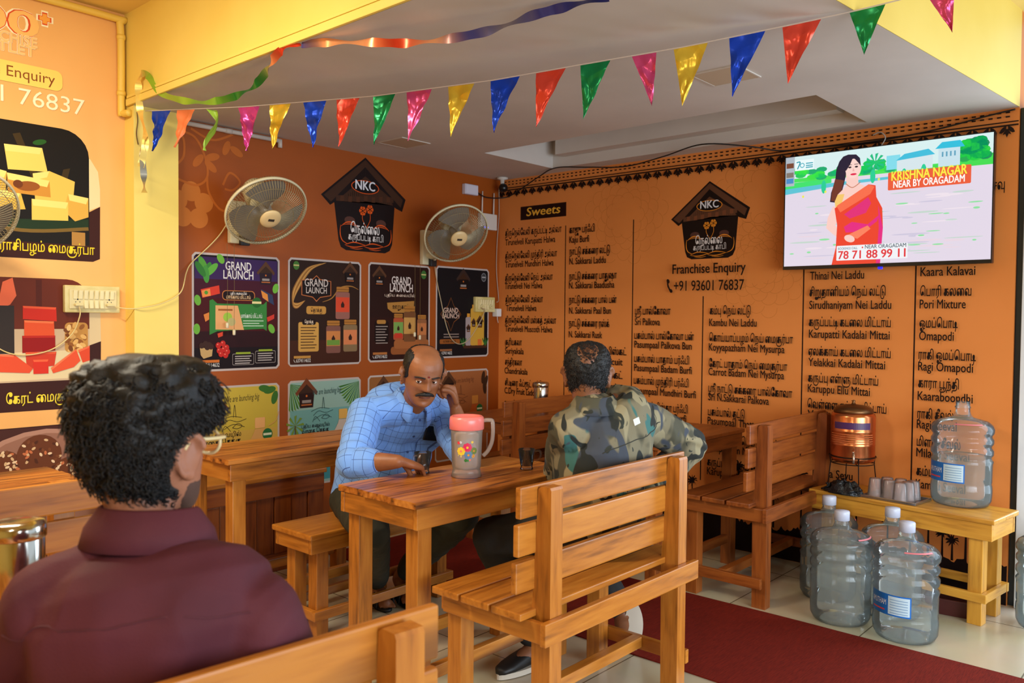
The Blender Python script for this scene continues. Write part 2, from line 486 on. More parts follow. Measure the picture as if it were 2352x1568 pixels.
# Tamil letter outlines: code points, advance, contours as steps on a 1/125 em grid
LETTERS = [1,32,32,0,1,2947,112,6,19,21,-1,-5,3,-4,3,-4,5,-2,5,0,13,2,6,8,8,5,2,13,0,5,-2,4,-4,3,-4,3,-6,0,-13,-3,-6,-3,-4,-4,-4,-5,-2,15,32,8,4,3,2,5,1,6,-1,6,-2,
4,-4,3,-4,1,-5,-1,-4,-3,-2,-4,-1,-6,1,-7,2,-4,4,-3,18,79,-1,-6,2,-4,4,-3,4,-3,6,0,13,3,6,3,4,4,4,6,2,12,0,5,-2,8,-8,2,-6,0,-13,-2,-6,-8,-8,-5,-2,15,89,
8,4,3,2,5,1,6,-1,6,-2,4,-4,3,-4,1,-5,-1,-4,-3,-2,-4,-1,-6,1,-7,2,-4,4,-3,22,50,60,-6,2,-4,4,-3,4,-2,6,-1,7,1,6,2,6,3,4,5,4,5,2,12,0,5,-2,5,-4,3,-4,2,-6,
1,-6,-1,-7,-2,-6,-3,-4,-5,-4,-5,-2,15,56,68,5,1,3,3,3,5,1,6,-1,6,-3,4,-4,3,-9,0,-3,-3,-3,-4,-1,-7,1,-6,3,-4,4,-3,1,2949,140,2,87,40,-16,-11,1,-9,2,-7,4,
-5,5,-3,5,-1,7,1,6,2,2,2,3,4,1,5,2,101,0,1,-9,-99,0,-5,-2,-2,-4,2,-5,5,-5,8,-2,12,-1,14,0,10,3,8,3,7,5,5,5,4,6,0,3,2,6,0,13,-2,7,-3,6,-5,5,-6,4,-7,2,-10,
0,-4,-1,-2,-2,-3,-2,-2,-7,1,-5,2,-3,4,-3,8,0,4,3,2,3,0,9,-1,3,-2,4,-2,3,7,2,4,-4,3,-6,1,-6,0,-5,-1,-3,-2,-4,-2,-3,-3,-2,-8,-3,-4,0,-6,1,-4,1,-5,3,-3,4,
-2,4,0,13,3,6,4,4,6,3,12,2,9,-1,8,-2,7,-4,5,-5,4,-6,4,-7,2,-14,0,-7,-2,-6,0,-3,-5,-9,-7,-8,-9,-6,-11,-5,-12,-3,-13,-1,4,118,-19,0,88,11,0,0,-88,1,2953,
133,1,77,37,71,12,-1,10,-3,7,-4,5,-6,3,-6,1,-7,0,-7,-2,-5,-4,-5,-4,-3,-5,-3,-6,-2,-15,-2,-10,-1,-6,-1,-3,-1,-2,-2,1,-2,2,-1,110,0,0,-9,-112,0,-8,3,-2,3,
-1,3,0,6,2,3,2,2,4,2,6,2,6,1,20,2,7,2,5,3,3,4,1,4,0,9,-2,4,-8,6,-6,2,-7,1,-8,0,-6,-1,-5,-2,-4,-4,-1,-5,1,-4,2,-4,3,-2,5,-1,4,1,3,2,2,3,1,5,-1,7,-2,4,-3,
3,8,2,4,-4,3,-6,1,-7,-1,-7,-4,-6,-7,-4,-8,-2,-6,1,-5,2,-4,3,-3,4,-2,4,-1,6,1,6,3,6,5,4,6,2,7,2,1,2954,192,3,78,37,71,12,-1,10,-3,7,-4,5,-6,3,-6,1,-7,0,
-7,-2,-5,-4,-5,-4,-3,-5,-3,-6,-2,-15,-2,-10,-1,-4,-1,-3,0,-3,-1,-1,-2,1,-2,2,-1,166,0,0,-9,-168,0,-8,3,-2,3,-1,3,0,6,2,3,2,2,4,2,6,2,6,1,17,2,6,1,5,2,4,
2,4,6,0,11,-2,4,-8,6,-6,2,-7,1,-8,0,-6,-1,-5,-2,-4,-4,-1,-5,1,-4,2,-4,3,-2,5,-1,4,1,3,2,2,3,1,5,-1,7,-2,4,-3,3,8,2,4,-4,3,-6,1,-7,-1,-7,-4,-6,-7,-4,-8,
-2,-6,1,-5,2,-4,3,-3,4,-2,4,-1,6,1,6,3,6,5,4,6,2,7,2,54,107,16,-5,1,-5,2,-4,3,-3,5,-2,6,-1,8,1,9,3,8,5,6,6,4,7,2,7,1,7,-1,5,-1,5,-2,4,-3,-2,-11,-3,4,-4,
2,-5,2,-6,1,-10,-2,-4,-3,-4,-4,-2,-4,-1,-6,0,-8,2,-4,1,-3,8,-4,4,2,3,2,1,2,0,7,-2,2,-3,2,-4,1,-3,-1,-4,-2,-3,-3,-3,-4,-2,8,4,4,4,3,5,2,4,1,7,-1,5,-4,4,
-5,1,-6,-2,-7,-3,-6,-6,-3,12,135,18,0,40,1,4,0,7,51,0,0,-8,-15,0,0,-43,-10,0,0,43,-17,0,0,-43,1,2958,100,2,53,31,-2,-6,1,-6,3,-5,4,-4,6,-2,8,-1,10,1,9,
2,8,4,6,9,9,5,2,5,3,15,2,16,0,0,-9,-16,0,-15,-3,-6,-4,-4,-5,-3,-5,-2,-7,-1,-7,0,-7,2,-6,2,-4,3,-3,8,-2,3,0,5,3,2,6,0,9,-3,4,-3,2,-5,1,-5,0,-4,-2,-5,-3,
-3,-4,-2,8,4,4,5,3,6,2,6,1,8,-1,6,-4,4,-7,2,-8,-1,-7,-2,-5,-3,-5,-4,-3,-6,-2,8,66,0,0,60,-4,0,0,9,36,0,0,-9,-21,0,0,-60,1,2959,100,2,10,49,-26,-7,6,24,
23,0,57,-4,0,0,9,36,0,0,-9,-21,0,0,-60,53,31,-2,-6,1,-6,3,-5,4,-4,6,-2,8,-1,10,1,9,2,8,4,6,9,9,5,2,5,3,15,2,16,0,0,-9,-16,0,-15,-3,-6,-4,-4,-5,-3,-5,-2,
-7,-1,-7,0,-7,2,-6,2,-4,3,-3,8,-2,3,0,5,3,2,6,0,9,-3,4,-3,2,-5,1,-5,0,-4,-2,-5,-3,-3,-4,-2,8,4,4,5,3,6,2,6,1,8,-1,6,-4,4,-7,2,-8,-1,-7,-2,-5,-3,-5,-4,-3,
-6,-2,1,2963,123,2,119,96,8,-5,0,-5,2,-4,2,-3,3,-2,5,-1,5,1,7,1,3,2,2,2,0,-6,-4,-4,-5,-3,-5,-1,-6,3,-11,2,-3,3,-3,3,-1,4,-2,5,-1,5,0,7,-1,10,0,0,-9,-11,
0,-6,1,-5,0,-6,1,-8,3,-6,4,-5,4,-3,5,-2,12,1,6,2,5,3,5,4,5,10,8,10,-5,-2,-6,-1,-6,2,-8,4,-2,5,-1,3,0,4,4,2,3,1,3,0,4,-1,9,-4,7,-7,6,-8,5,-11,2,-12,1,-11,
0,-10,-2,-8,-2,-7,-4,-5,-4,-4,-6,-1,-5,0,-2,-1,-2,1,-6,1,-4,2,-3,3,-3,7,-2,4,1,3,2,2,4,1,5,-1,4,-2,4,-4,2,-4,1,-4,0,-9,-6,2,11,6,3,7,1,10,-2,4,-3,2,-4,
2,-5,1,-5,-1,-6,-2,-5,-3,-4,-4,-4,-11,-2,-5,1,-6,2,-5,4,-3,5,-3,6,-1,8,1,7,3,7,4,6,6,5,6,4,6,3,14,4,8,0,9,1,14,-1,13,-4,10,-5,8,-7,4,-5,3,-5,2,-12,-1,-8,
-4,-8,-2,-3,-4,-3,49,40,-1,6,-1,5,-2,4,-2,3,-4,2,-8,0,-4,-1,-4,-4,-6,-11,0,4,6,2,6,-3,7,-2,2,-2,1,-8,0,-2,-2,-2,-1,-1,-3,0,-7,1,-2,4,-4,5,-2,14,0,9,2,3,
3,3,2,5,8,2,4,2,2,10,-3,-4,-6,-3,-6,-5,-5,-4,-5,-6,-3,-7,-2,-17,0,-6,1,-5,2,-4,3,-3,3,-2,3,-2,4,0,10,2,5,3,3,4,3,5,2,1,2965,103,1,63,33,-2,-7,1,-7,2,-5,
3,-4,4,-3,5,-1,6,1,6,3,6,4,4,7,3,9,2,12,1,28,0,5,-1,5,0,10,-5,3,-3,4,-8,0,-5,-1,-8,-5,-7,-7,-4,-9,-1,-6,0,-6,2,2,8,4,-1,10,0,4,3,2,3,1,6,0,3,-4,6,-9,3,
-43,0,-4,-2,-4,-1,-4,-4,-1,-3,0,-3,1,-5,4,-4,5,-2,12,0,4,1,4,2,2,4,2,5,0,40,-21,0,0,-22,-10,-2,0,33,65,0,0,-9,-23,0,0,-39,-1,-6,-2,-4,-3,-4,-4,-4,-5,-3,
1,2970,90,1,43,33,-2,-7,1,-7,2,-5,3,-4,4,-3,5,-1,6,1,6,3,6,4,4,7,3,9,2,12,1,43,0,0,-9,-55,0,-4,-2,-4,-1,-4,-4,-1,-3,0,-3,1,-5,4,-4,5,-2,12,0,4,1,4,3,2,
3,2,5,0,40,-21,0,0,-22,-10,-2,0,33,65,0,0,-9,-23,0,0,-39,-1,-6,-2,-4,-3,-4,-4,-4,-5,-3,1,2972,128,1,174,41,71,9,-1,6,-2,5,-2,7,-7,2,-4,-2,-1,2,5,3,4,3,
3,4,3,11,2,9,-1,7,-3,5,-4,5,-6,2,-7,1,-8,-1,-8,-2,-6,-3,-6,-4,-4,-5,-4,-6,-2,-7,-2,-8,-1,-16,-1,-20,0,-7,-1,-5,0,-5,-2,-4,-1,-4,-3,-3,-5,-1,-4,0,-4,1,-6,
2,-5,3,-4,3,-2,4,-2,10,0,4,2,4,1,15,15,10,8,5,2,6,2,8,0,9,-1,4,-2,7,-5,2,-3,2,-5,0,-10,-2,-4,-3,-4,-4,-3,-5,-2,-11,0,-4,1,-6,4,-4,6,-1,6,1,6,2,4,7,8,8,
-2,-3,-3,-3,-4,-2,-7,1,-4,2,-3,3,-3,5,-1,4,1,2,2,2,1,1,3,0,7,-1,2,-4,4,-6,2,-13,0,-5,-3,-5,-4,-5,-6,-9,-9,-10,-6,-6,-2,-7,0,-9,1,-8,3,-5,4,-4,6,-2,7,-1,
7,0,7,2,5,6,8,5,3,6,3,13,2,14,1,20,0,8,1,7,0,10,4,4,2,3,4,1,4,2,4,0,6,-1,6,-2,5,-2,4,-8,4,-5,1,-4,-1,-3,0,-2,-2,-3,-2,-2,-3,-2,-8,0,-20,-11,0,0,16,-1,5,
-2,5,-2,3,-3,3,-8,4,-12,0,-4,-2,-5,-1,-3,-2,-2,-2,-3,-6,-1,-5,0,-5,2,-4,4,-3,10,0,3,2,2,4,1,4,0,4,-2,3,-3,3,-3,2,-5,2,-5,0,8,6,6,-1,5,-2,4,-3,3,-4,2,-4,
0,-5,-1,-8,-4,-7,-7,-4,-9,-1,-6,1,-5,2,-5,3,-3,4,-2,5,0,5,1,8,3,7,6,6,7,4,8,2,1,2975,87,1,6,11,0,0,69,11,0,0,-60,62,0,0,-9,1,2979,206,1,156,31,-2,-6,1,
-6,3,-5,4,-4,6,-2,8,-1,10,1,12,5,10,6,8,9,6,11,4,12,1,11,-1,11,-3,10,-5,5,-5,6,-7,5,-8,3,-8,1,-10,0,-8,-2,-6,-3,-5,-4,-4,-5,-2,-6,-1,-7,1,-5,3,-4,4,-3,
5,-2,12,0,7,2,6,1,6,9,15,6,5,7,4,6,2,7,2,8,1,6,0,5,-1,8,-3,9,-5,9,-9,4,-5,2,-6,2,-5,2,-7,0,-6,-1,-8,-1,-6,-3,-5,-4,-4,-5,-2,-6,-1,-7,1,-5,3,-4,4,-3,5,-2,
12,0,6,1,6,2,6,3,6,3,5,10,10,8,4,10,2,7,1,46,0,0,-9,-21,0,0,-60,-11,0,0,60,-16,0,-7,-1,-6,-2,-6,-3,-4,-3,-3,-5,-4,-10,-2,-12,1,-8,2,-5,3,-3,4,-1,4,1,2,
1,4,6,0,15,-4,12,-2,5,-7,7,-5,4,-6,2,-12,2,-12,-2,-12,-6,-4,-4,-3,-5,-2,-5,-1,-5,-1,-11,0,-8,2,-5,3,-3,4,-1,7,2,1,3,2,3,0,17,-3,9,-5,7,-6,6,-7,4,-6,2,-15,
2,-9,-1,-7,-3,-7,-4,-4,-5,-4,-6,-2,-8,0,-13,2,-6,2,-4,3,-3,8,-2,3,0,5,3,2,6,0,9,-3,4,-3,2,-5,1,-5,0,-4,-2,-5,-3,-3,-4,-2,8,4,4,5,3,6,2,6,1,8,-1,6,-4,4,
-7,2,-8,-1,-7,-2,-5,-3,-5,-4,-3,-6,-2,1,2980,103,1,85,33,-2,-7,1,-7,2,-5,3,-4,4,-3,5,-1,6,1,6,3,6,4,4,7,3,9,2,12,1,18,0,10,-1,9,-2,8,-3,5,-6,4,-7,1,-10,
-1,-7,-2,-7,-4,-5,-5,-5,-4,-2,-5,-2,-6,-2,-6,-1,-7,0,-9,-1,-22,0,-5,-2,-2,-2,-2,-5,0,-11,-10,0,-1,5,0,10,2,4,2,3,3,3,5,3,5,1,8,1,31,0,7,2,5,1,7,5,2,3,2,
4,1,4,0,10,-2,4,-3,3,-4,3,-4,1,-5,2,-38,0,-4,-2,-4,-1,-4,-4,-1,-3,0,-3,1,-5,4,-4,5,-2,12,0,4,1,4,3,2,3,2,5,0,40,-21,0,0,-22,-10,-2,0,33,65,0,0,-9,-23,0,
0,-39,-1,-6,-2,-4,-3,-4,-4,-4,-5,-3,1,2984,99,2,47,70,45,6,-1,5,-2,5,-4,4,-6,2,-7,1,-8,-1,-10,-3,-8,-4,-6,-5,-5,-4,-2,-5,-2,-6,-2,-6,-1,-7,0,-9,-1,-17,
0,-5,-2,-2,-2,-2,-5,0,-11,-10,0,-1,5,0,10,2,4,2,3,3,3,5,3,5,1,8,1,28,0,6,2,4,1,4,2,6,6,3,15,-2,11,-2,4,-3,3,-4,2,-4,0,-7,-1,-6,-4,-1,9,8,4,4,1,10,11,0,
0,69,65,0,0,-9,-22,0,0,-60,-10,0,0,60,-22,0,0,-60,1,2985,154,1,105,31,-2,-6,1,-6,3,-5,4,-4,6,-2,8,-1,10,1,12,5,10,6,8,9,6,11,4,12,1,11,-1,11,-3,10,-5,5,
-5,6,-7,5,-8,3,-9,1,-9,0,-8,-2,-6,-3,-5,-4,-4,-5,-2,-6,-1,-7,1,-5,3,-4,4,-3,5,-2,12,0,7,2,6,1,5,3,6,3,5,4,5,6,5,8,4,17,3,46,0,0,-9,-21,0,0,-60,-11,0,0,
60,-16,0,-7,-1,-6,-2,-6,-3,-4,-3,-3,-5,-4,-10,-1,-12,0,-8,2,-5,3,-3,4,-1,7,2,1,3,2,3,0,17,-3,9,-5,7,-6,6,-7,4,-6,2,-15,2,-9,-1,-7,-3,-7,-4,-4,-5,-4,-6,
-2,-8,0,-13,2,-6,2,-4,3,-3,8,-2,3,0,5,3,2,6,0,9,-3,4,-3,2,-5,1,-5,0,-4,-2,-5,-3,-3,-4,-2,8,4,4,5,3,6,2,6,1,8,-1,6,-4,4,-7,2,-8,-1,-7,-2,-5,-3,-5,-4,-3,
-6,-2,1,2986,97,1,8,11,0,0,69,11,0,0,-60,54,0,0,60,10,0,0,-69,1,2990,107,2,23,72,71,9,-1,7,-4,5,-6,4,-7,2,-10,1,-10,-2,-15,-3,-6,-3,-4,-3,-3,-4,-2,-14,
-3,-60,0,0,69,11,0,0,-60,28,0,0,42,1,6,2,4,6,6,3,2,16,72,62,-4,-1,-3,-2,-2,-3,-2,-7,0,-40,6,0,13,2,4,3,3,5,1,6,1,8,-2,15,-2,5,-3,5,-4,3,1,2991,120,2,8,
44,0,0,69,11,0,0,-60,44,0,0,60,10,0,0,-69,19,26,-1,-4,1,-6,4,-2,5,-2,3,0,3,-1,5,0,49,11,0,0,-52,1,-4,2,-3,3,-2,8,0,6,4,3,4,0,-11,-6,-4,-4,-2,1,2992,80,
1,12,29,-26,-7,6,24,23,0,57,-24,0,0,-60,-11,0,0,69,67,0,0,-9,-21,0,0,-60,1,2994,127,1,95,31,-2,-6,1,-6,3,-5,4,-4,6,-2,8,-1,10,1,10,2,8,4,7,4,6,6,4,6,3,
7,2,8,1,12,-2,6,-2,5,-4,6,-8,3,-16,0,-7,2,-15,3,-5,5,-3,3,-1,7,0,3,2,4,2,2,4,1,6,1,8,-2,15,-3,7,-3,6,-3,5,-5,5,10,7,7,-10,5,-11,4,-11,1,-13,-1,-9,-2,-8,
-4,-6,-5,-5,-7,-3,-8,-1,-10,2,-4,2,-7,7,-3,6,-1,7,-1,9,0,9,-2,10,-2,4,-3,3,-3,2,-12,3,-8,-2,-6,-3,-6,-5,-4,-6,-2,-8,-1,-9,0,-7,2,-6,2,-4,3,-3,8,-2,3,0,
5,3,2,6,0,9,-3,4,-3,2,-5,1,-5,0,-4,-2,-5,-3,-3,-4,-2,8,4,4,5,3,6,2,6,1,8,-1,6,-4,4,-7,2,-8,-1,-7,-2,-5,-3,-5,-4,-3,-6,-2,1,2995,134,2,60,31,-2,-6,1,-6,
3,-5,4,-4,6,-2,8,-1,10,1,10,2,8,4,7,5,6,5,4,7,3,7,2,7,1,5,-1,5,0,8,-3,6,-5,-1,-12,-5,5,-5,4,-6,2,-8,1,-7,-2,-7,-3,-6,-5,-4,-6,-2,-8,-1,-8,0,-8,2,-6,2,-4,
3,-3,8,-2,3,0,5,3,2,6,0,9,-3,4,-3,2,-5,1,-5,0,-4,-2,-5,-3,-3,-4,-2,8,4,4,5,3,6,2,6,1,8,-1,6,-4,4,-7,2,-8,-1,-7,-2,-5,-3,-5,-4,-3,-6,-2,12,67,0,0,52,2,10,
0,7,63,0,0,-9,-22,0,0,-60,-10,0,0,60,-22,0,0,-60,1,2996,107,4,23,72,71,9,-1,7,-4,5,-6,4,-7,2,-10,1,-10,-2,-15,-3,-6,-3,-4,-3,-3,-4,-2,-14,-3,-60,0,0,69,
11,0,0,-60,28,0,0,42,1,6,2,4,6,6,3,2,16,72,62,-4,-1,-3,-2,-2,-3,-2,-7,0,-40,6,0,13,2,4,3,3,5,1,6,1,8,-2,15,-2,5,-3,5,-4,3,37,28,-8,8,0,-1,-9,-3,1,-3,0,
-7,-2,-3,-2,0,-6,2,-2,3,-2,3,-1,16,0,5,1,4,2,3,2,3,3,2,4,2,3,3,2,3,1,3,0,10,-1,-8,-3,-7,-11,-4,-4,-4,-3,-5,-3,-7,-2,-12,0,-12,1,-8,4,-2,2,-4,6,0,4,1,6,
4,5,7,3,14,69,-21,-3,1,-8,4,-3,2,-3,4,-1,4,-1,6,11,0,0,-3,1,-3,4,-4,7,-2,19,0,0,-9,1,2997,130,1,76,31,-2,-6,1,-6,3,-5,4,-4,6,-2,8,-1,10,1,13,4,10,7,8,7,
5,10,4,10,1,8,-1,8,-2,6,-3,5,-5,4,-5,2,-6,2,-7,0,-15,-1,-6,-5,-12,34,0,0,60,11,0,0,-69,-56,0,0,8,2,5,3,6,1,7,0,16,-3,7,-4,5,-5,4,-6,3,-7,1,-8,-2,-7,-3,
-6,-5,-4,-6,-2,-8,-1,-8,0,-8,2,-6,2,-4,3,-3,8,-2,3,0,2,1,2,2,2,3,1,3,0,9,-3,4,-3,2,-5,1,-5,0,-4,-2,-5,-3,-3,-4,-2,8,4,4,5,3,6,2,6,1,8,-1,6,-4,4,-7,2,-8,
-1,-7,-2,-5,-3,-5,-4,-3,-6,-2,1,2999,168,2,53,114,71,9,-2,6,-4,2,-3,3,-11,-1,-10,-3,-11,-1,-6,-15,-60,-10,3,9,34,1,7,6,21,2,12,1,9,-1,5,-2,4,-2,2,-4,1,
-5,-1,-4,-3,-2,-4,-1,-6,1,-5,2,-5,3,-3,4,-2,5,-1,16,0,7,3,5,3,3,3,11,0,0,-41,-61,0,2,9,48,0,0,10,1,6,0,6,-4,-3,-6,-3,-6,-2,-16,0,-6,1,-6,2,-8,6,-3,5,-2,
5,0,6,2,12,8,8,5,2,74,31,-2,-6,1,-6,3,-5,4,-4,6,-2,8,-1,10,1,13,4,10,7,8,7,5,10,4,10,1,8,-1,8,-2,6,-3,5,-5,4,-5,2,-6,2,-7,0,-15,-1,-6,-5,-12,34,0,-1,-9,
-44,0,0,8,2,5,3,6,1,7,0,16,-3,7,-4,5,-5,4,-6,3,-7,1,-8,-2,-7,-3,-6,-5,-4,-6,-2,-8,-1,-8,0,-8,2,-6,2,-4,3,-3,8,-2,3,0,2,1,2,2,2,3,1,3,0,9,-3,4,-3,2,-5,1,
-5,0,-4,-2,-5,-3,-3,-4,-2,8,4,4,5,3,6,2,6,1,8,-1,6,-4,4,-7,2,-8,-1,-7,-2,-5,-3,-5,-4,-3,-6,-2,1,3006,80,1,10,11,0,0,69,67,0,0,-9,-21,0,0,-60,-11,0,0,60,
-24,0,0,-60,1,3007,33,1,35,-3,105,5,-2,6,-3,4,-3,3,-4,2,-4,2,-5,2,-6,0,-7,1,-10,0,-61,-11,0,0,67,-1,7,-2,9,-2,4,-2,3,-3,3,-3,1,-4,2,-4,0,-9,-2,-4,-3,-2,
-3,-2,-8,1,-8,3,-8,-11,0,-3,8,-1,8,1,6,4,10,8,6,5,2,5,1,1,3009,63,1,41,37,27,-7,1,-5,1,-4,3,-3,3,-3,4,-1,5,-1,8,0,9,2,6,10,-2,-2,-13,1,-6,2,-5,4,-4,6,-1,
4,1,5,2,1,3,1,5,0,3,-1,3,-3,4,-5,2,-5,1,-60,0,0,9,63,0,6,-1,5,-2,4,-2,3,-3,2,-4,1,-4,1,-6,-2,-8,-2,-4,-2,-3,-3,-2,-4,-2,-4,-1,1,3014,113,1,88,50,-2,-9,
1,-8,3,-7,4,-7,6,-5,8,-4,8,-2,10,-1,11,1,13,4,12,5,9,7,8,8,6,9,5,9,2,9,1,10,0,7,-2,7,-3,5,-4,5,-5,3,-5,2,-6,2,-8,1,-9,1,-11,0,-52,-11,0,0,56,-2,17,-2,6,
-6,10,-4,3,-5,2,-6,2,-7,0,-13,-2,-7,-4,-7,-5,-6,-6,-4,-8,-3,-11,-1,-12,0,-7,1,-7,2,-6,6,-10,12,-9,2,0,10,-2,6,1,5,3,2,4,1,7,0,5,-3,4,-3,3,-5,1,-5,-1,-4,
-3,-2,-4,-1,-6,0,-4,1,-4,2,-4,3,-4,-7,-2,-3,4,-3,5,-2,5,-1,7,2,10,4,4,4,3,5,2,7,1,6,-1,5,-2,4,-3,3,-4,3,-6,0,-6,-1,-8,-2,-6,-4,-4,-5,-3,-6,-2,1,3015,90,
1,102,56,-2,-9,1,-10,3,-8,4,-7,6,-7,8,-4,9,-3,11,-1,12,1,12,3,11,5,9,6,8,8,6,9,4,10,3,18,0,6,-2,6,-3,4,-4,3,-6,1,-7,-1,-6,-2,-5,-3,-4,-5,-3,-10,-2,-11,
2,-4,3,-3,4,-2,5,-1,5,1,5,2,5,2,4,3,3,7,-2,-2,-3,-3,-11,1,-5,2,-3,4,-3,4,0,4,1,4,2,2,4,0,8,-2,4,-2,2,-4,2,-3,1,-12,0,-7,-1,-6,-3,-6,-4,-6,-5,-4,-6,-3,-7,
-3,-8,0,-19,2,-8,3,-7,4,-7,5,-5,5,-3,6,-3,11,-3,4,0,9,2,3,2,3,3,1,3,1,5,-1,5,-2,4,-3,3,-10,0,-3,-3,-3,-4,-1,-6,2,-8,4,-8,-7,-2,-6,8,-2,6,-1,6,1,6,2,4,3,
5,4,3,6,2,12,0,5,-2,4,-3,3,-5,2,-5,1,-6,-1,-8,-3,-6,-4,-4,-6,-3,-7,-2,1,3016,145,1,120,31,-2,-6,1,-6,3,-5,4,-4,6,-2,8,-1,10,1,12,5,10,6,8,9,6,11,4,12,1,
11,-1,11,-3,9,-5,5,-4,7,-7,5,-8,3,-9,1,-10,0,-8,-2,-6,-3,-5,-4,-4,-5,-2,-6,-1,-7,1,-5,3,-4,4,-3,5,-2,12,2,14,2,5,2,6,7,9,5,5,5,4,6,3,13,2,10,-1,9,-4,6,
-6,5,-7,2,-9,1,-9,0,-8,-4,-14,-2,-5,-5,-10,-9,6,3,6,3,7,2,8,1,9,-1,8,-2,7,-3,5,-5,4,-5,3,-7,1,-6,-1,-4,-1,-5,-2,-4,-3,-4,-4,-2,-5,-3,-5,-2,-11,0,-14,2,
-5,3,-3,4,-1,7,2,1,3,2,3,0,17,-3,9,-5,7,-6,6,-7,4,-6,2,-15,2,-9,-1,-7,-3,-7,-4,-4,-5,-4,-6,-2,-8,0,-13,2,-6,2,-4,3,-3,8,-2,3,0,3,1,2,2,2,6,0,9,-3,4,-3,
2,-5,1,-5,0,-4,-2,-5,-3,-3,-4,-2,8,4,4,5,3,6,2,6,1,8,-1,6,-4,4,-7,2,-8,-1,-7,-2,-5,-3,-5,-4,-3,-6,-2,2,2965,3021,103,2,63,33,-2,-7,1,-7,2,-5,3,-4,4,-3,
5,-1,6,1,6,3,6,4,4,7,3,9,2,12,1,28,0,5,-1,5,0,10,-5,3,-3,4,-8,0,-5,-1,-8,-5,-7,-7,-4,-9,-1,-6,0,-6,2,2,8,4,-1,10,0,4,3,2,3,1,6,0,3,-4,6,-9,3,-43,0,-4,-2,
-4,-1,-4,-4,-1,-3,0,-3,1,-5,4,-4,5,-2,12,0,4,1,4,2,2,4,2,5,0,40,-21,0,0,-22,-10,-2,0,33,65,0,0,-9,-23,0,0,-39,-1,-6,-2,-4,-3,-4,-4,-4,-5,-3,13,51,85,-3,
2,-2,3,0,6,2,3,3,2,3,1,3,-1,3,-2,2,-3,0,-6,-2,-3,-3,-2,2,2969,3021,130,3,34,11,0,0,69,65,0,0,-9,-22,0,0,-20,6,4,5,1,11,0,4,-2,4,-3,3,-4,2,-5,1,-6,-2,-9,
-3,-7,15,0,0,-9,-57,0,0,9,31,0,4,7,1,8,-1,6,-2,3,-4,2,-4,1,-4,0,-10,-5,0,-13,-11,0,0,42,-21,0,0,-60,6,92,0,0,9,17,0,0,60,11,0,0,-69,14,62,85,-3,2,-2,3,
0,6,2,3,3,2,3,1,4,-1,2,-2,2,-3,1,-3,-1,-3,-2,-3,-2,-2,2,2975,3021,87,2,6,11,0,0,69,11,0,0,-60,62,0,0,-9,13,40,85,-3,2,-2,6,2,6,3,2,3,1,4,-1,2,-2,2,-3,1,
-3,-1,-3,-2,-3,-2,-2,2,2979,3021,206,2,156,31,-2,-6,1,-6,3,-5,4,-4,6,-2,8,-1,10,1,12,5,10,6,8,9,6,11,4,12,1,11,-1,11,-3,10,-5,5,-5,6,-7,5,-8,3,-8,1,-10,
0,-8,-2,-6,-3,-5,-4,-4,-5,-2,-6,-1,-7,1,-5,3,-4,4,-3,5,-2,12,0,7,2,6,1,6,9,15,6,5,7,4,6,2,7,2,8,1,6,0,5,-1,8,-3,9,-5,9,-9,4,-5,2,-6,2,-5,2,-7,0,-6,-1,-8,
-1,-6,-3,-5,-4,-4,-5,-2,-6,-1,-7,1,-5,3,-4,4,-3,5,-2,12,0,6,1,6,2,6,3,6,3,5,10,10,8,4,10,2,7,1,46,0,0,-9,-21,0,0,-60,-11,0,0,60,-16,0,-7,-1,-6,-2,-6,-3,
-4,-3,-3,-5,-4,-10,-2,-12,1,-8,2,-5,3,-3,4,-1,4,1,2,1,4,6,0,15,-4,12,-2,5,-7,7,-5,4,-6,2,-12,2,-12,-2,-12,-6,-4,-4,-3,-5,-2,-5,-1,-5,-1,-11,0,-8,2,-5,3,
-3,4,-1,7,2,1,3,2,3,0,17,-3,9,-5,7,-6,6,-7,4,-6,2,-15,2,-9,-1,-7,-3,-7,-4,-4,-5,-4,-6,-2,-8,0,-13,2,-6,2,-4,3,-3,8,-2,3,0,5,3,2,6,0,9,-3,4,-3,2,-5,1,-5,
0,-4,-2,-5,-3,-3,-4,-2,8,4,4,5,3,6,2,6,1,8,-1,6,-4,4,-7,2,-8,-1,-7,-2,-5,-3,-5,-4,-3,-6,-2,14,100,85,-3,2,-2,3,0,6,2,3,3,2,3,1,3,-1,3,-2,2,-3,1,-3,-1,-3,
-2,-3,-3,-2,2,2980,3021,103,2,85,33,-2,-7,1,-7,2,-5,3,-4,4,-3,5,-1,6,1,6,3,6,4,4,7,3,9,2,12,1,18,0,10,-1,9,-2,8,-3,5,-6,4,-7,1,-10,-1,-7,-2,-7,-4,-5,-5,
-5,-4,-2,-5,-2,-6,-2,-6,-1,-7,0,-9,-1,-22,0,-5,-2,-2,-2,-2,-5,0,-11,-10,0,-1,5,0,10,2,4,2,3,3,3,5,3,5,1,8,1,31,0,7,2,5,1,7,5,2,3,2,4,1,4,0,10,-2,4,-3,3,
-4,3,-4,1,-5,2,-38,0,-4,-2,-4,-1,-4,-4,-1,-3,0,-3,1,-5,4,-4,5,-2,12,0,4,1,4,3,2,3,2,5,0,40,-21,0,0,-22,-10,-2,0,33,65,0,0,-9,-23,0,0,-39,-1,-6,-2,-4,-3,
-4,-4,-4,-5,-3,13,51,85,-3,2,-2,6,2,6,3,2,3,1,4,-1,2,-2,2,-3,1,-3,-1,-3,-2,-3,-2,-2,2,2984,3021,99,3,47,70,45,6,-1,5,-2,5,-4,4,-6,2,-7,1,-8,-1,-10,-3,-8,
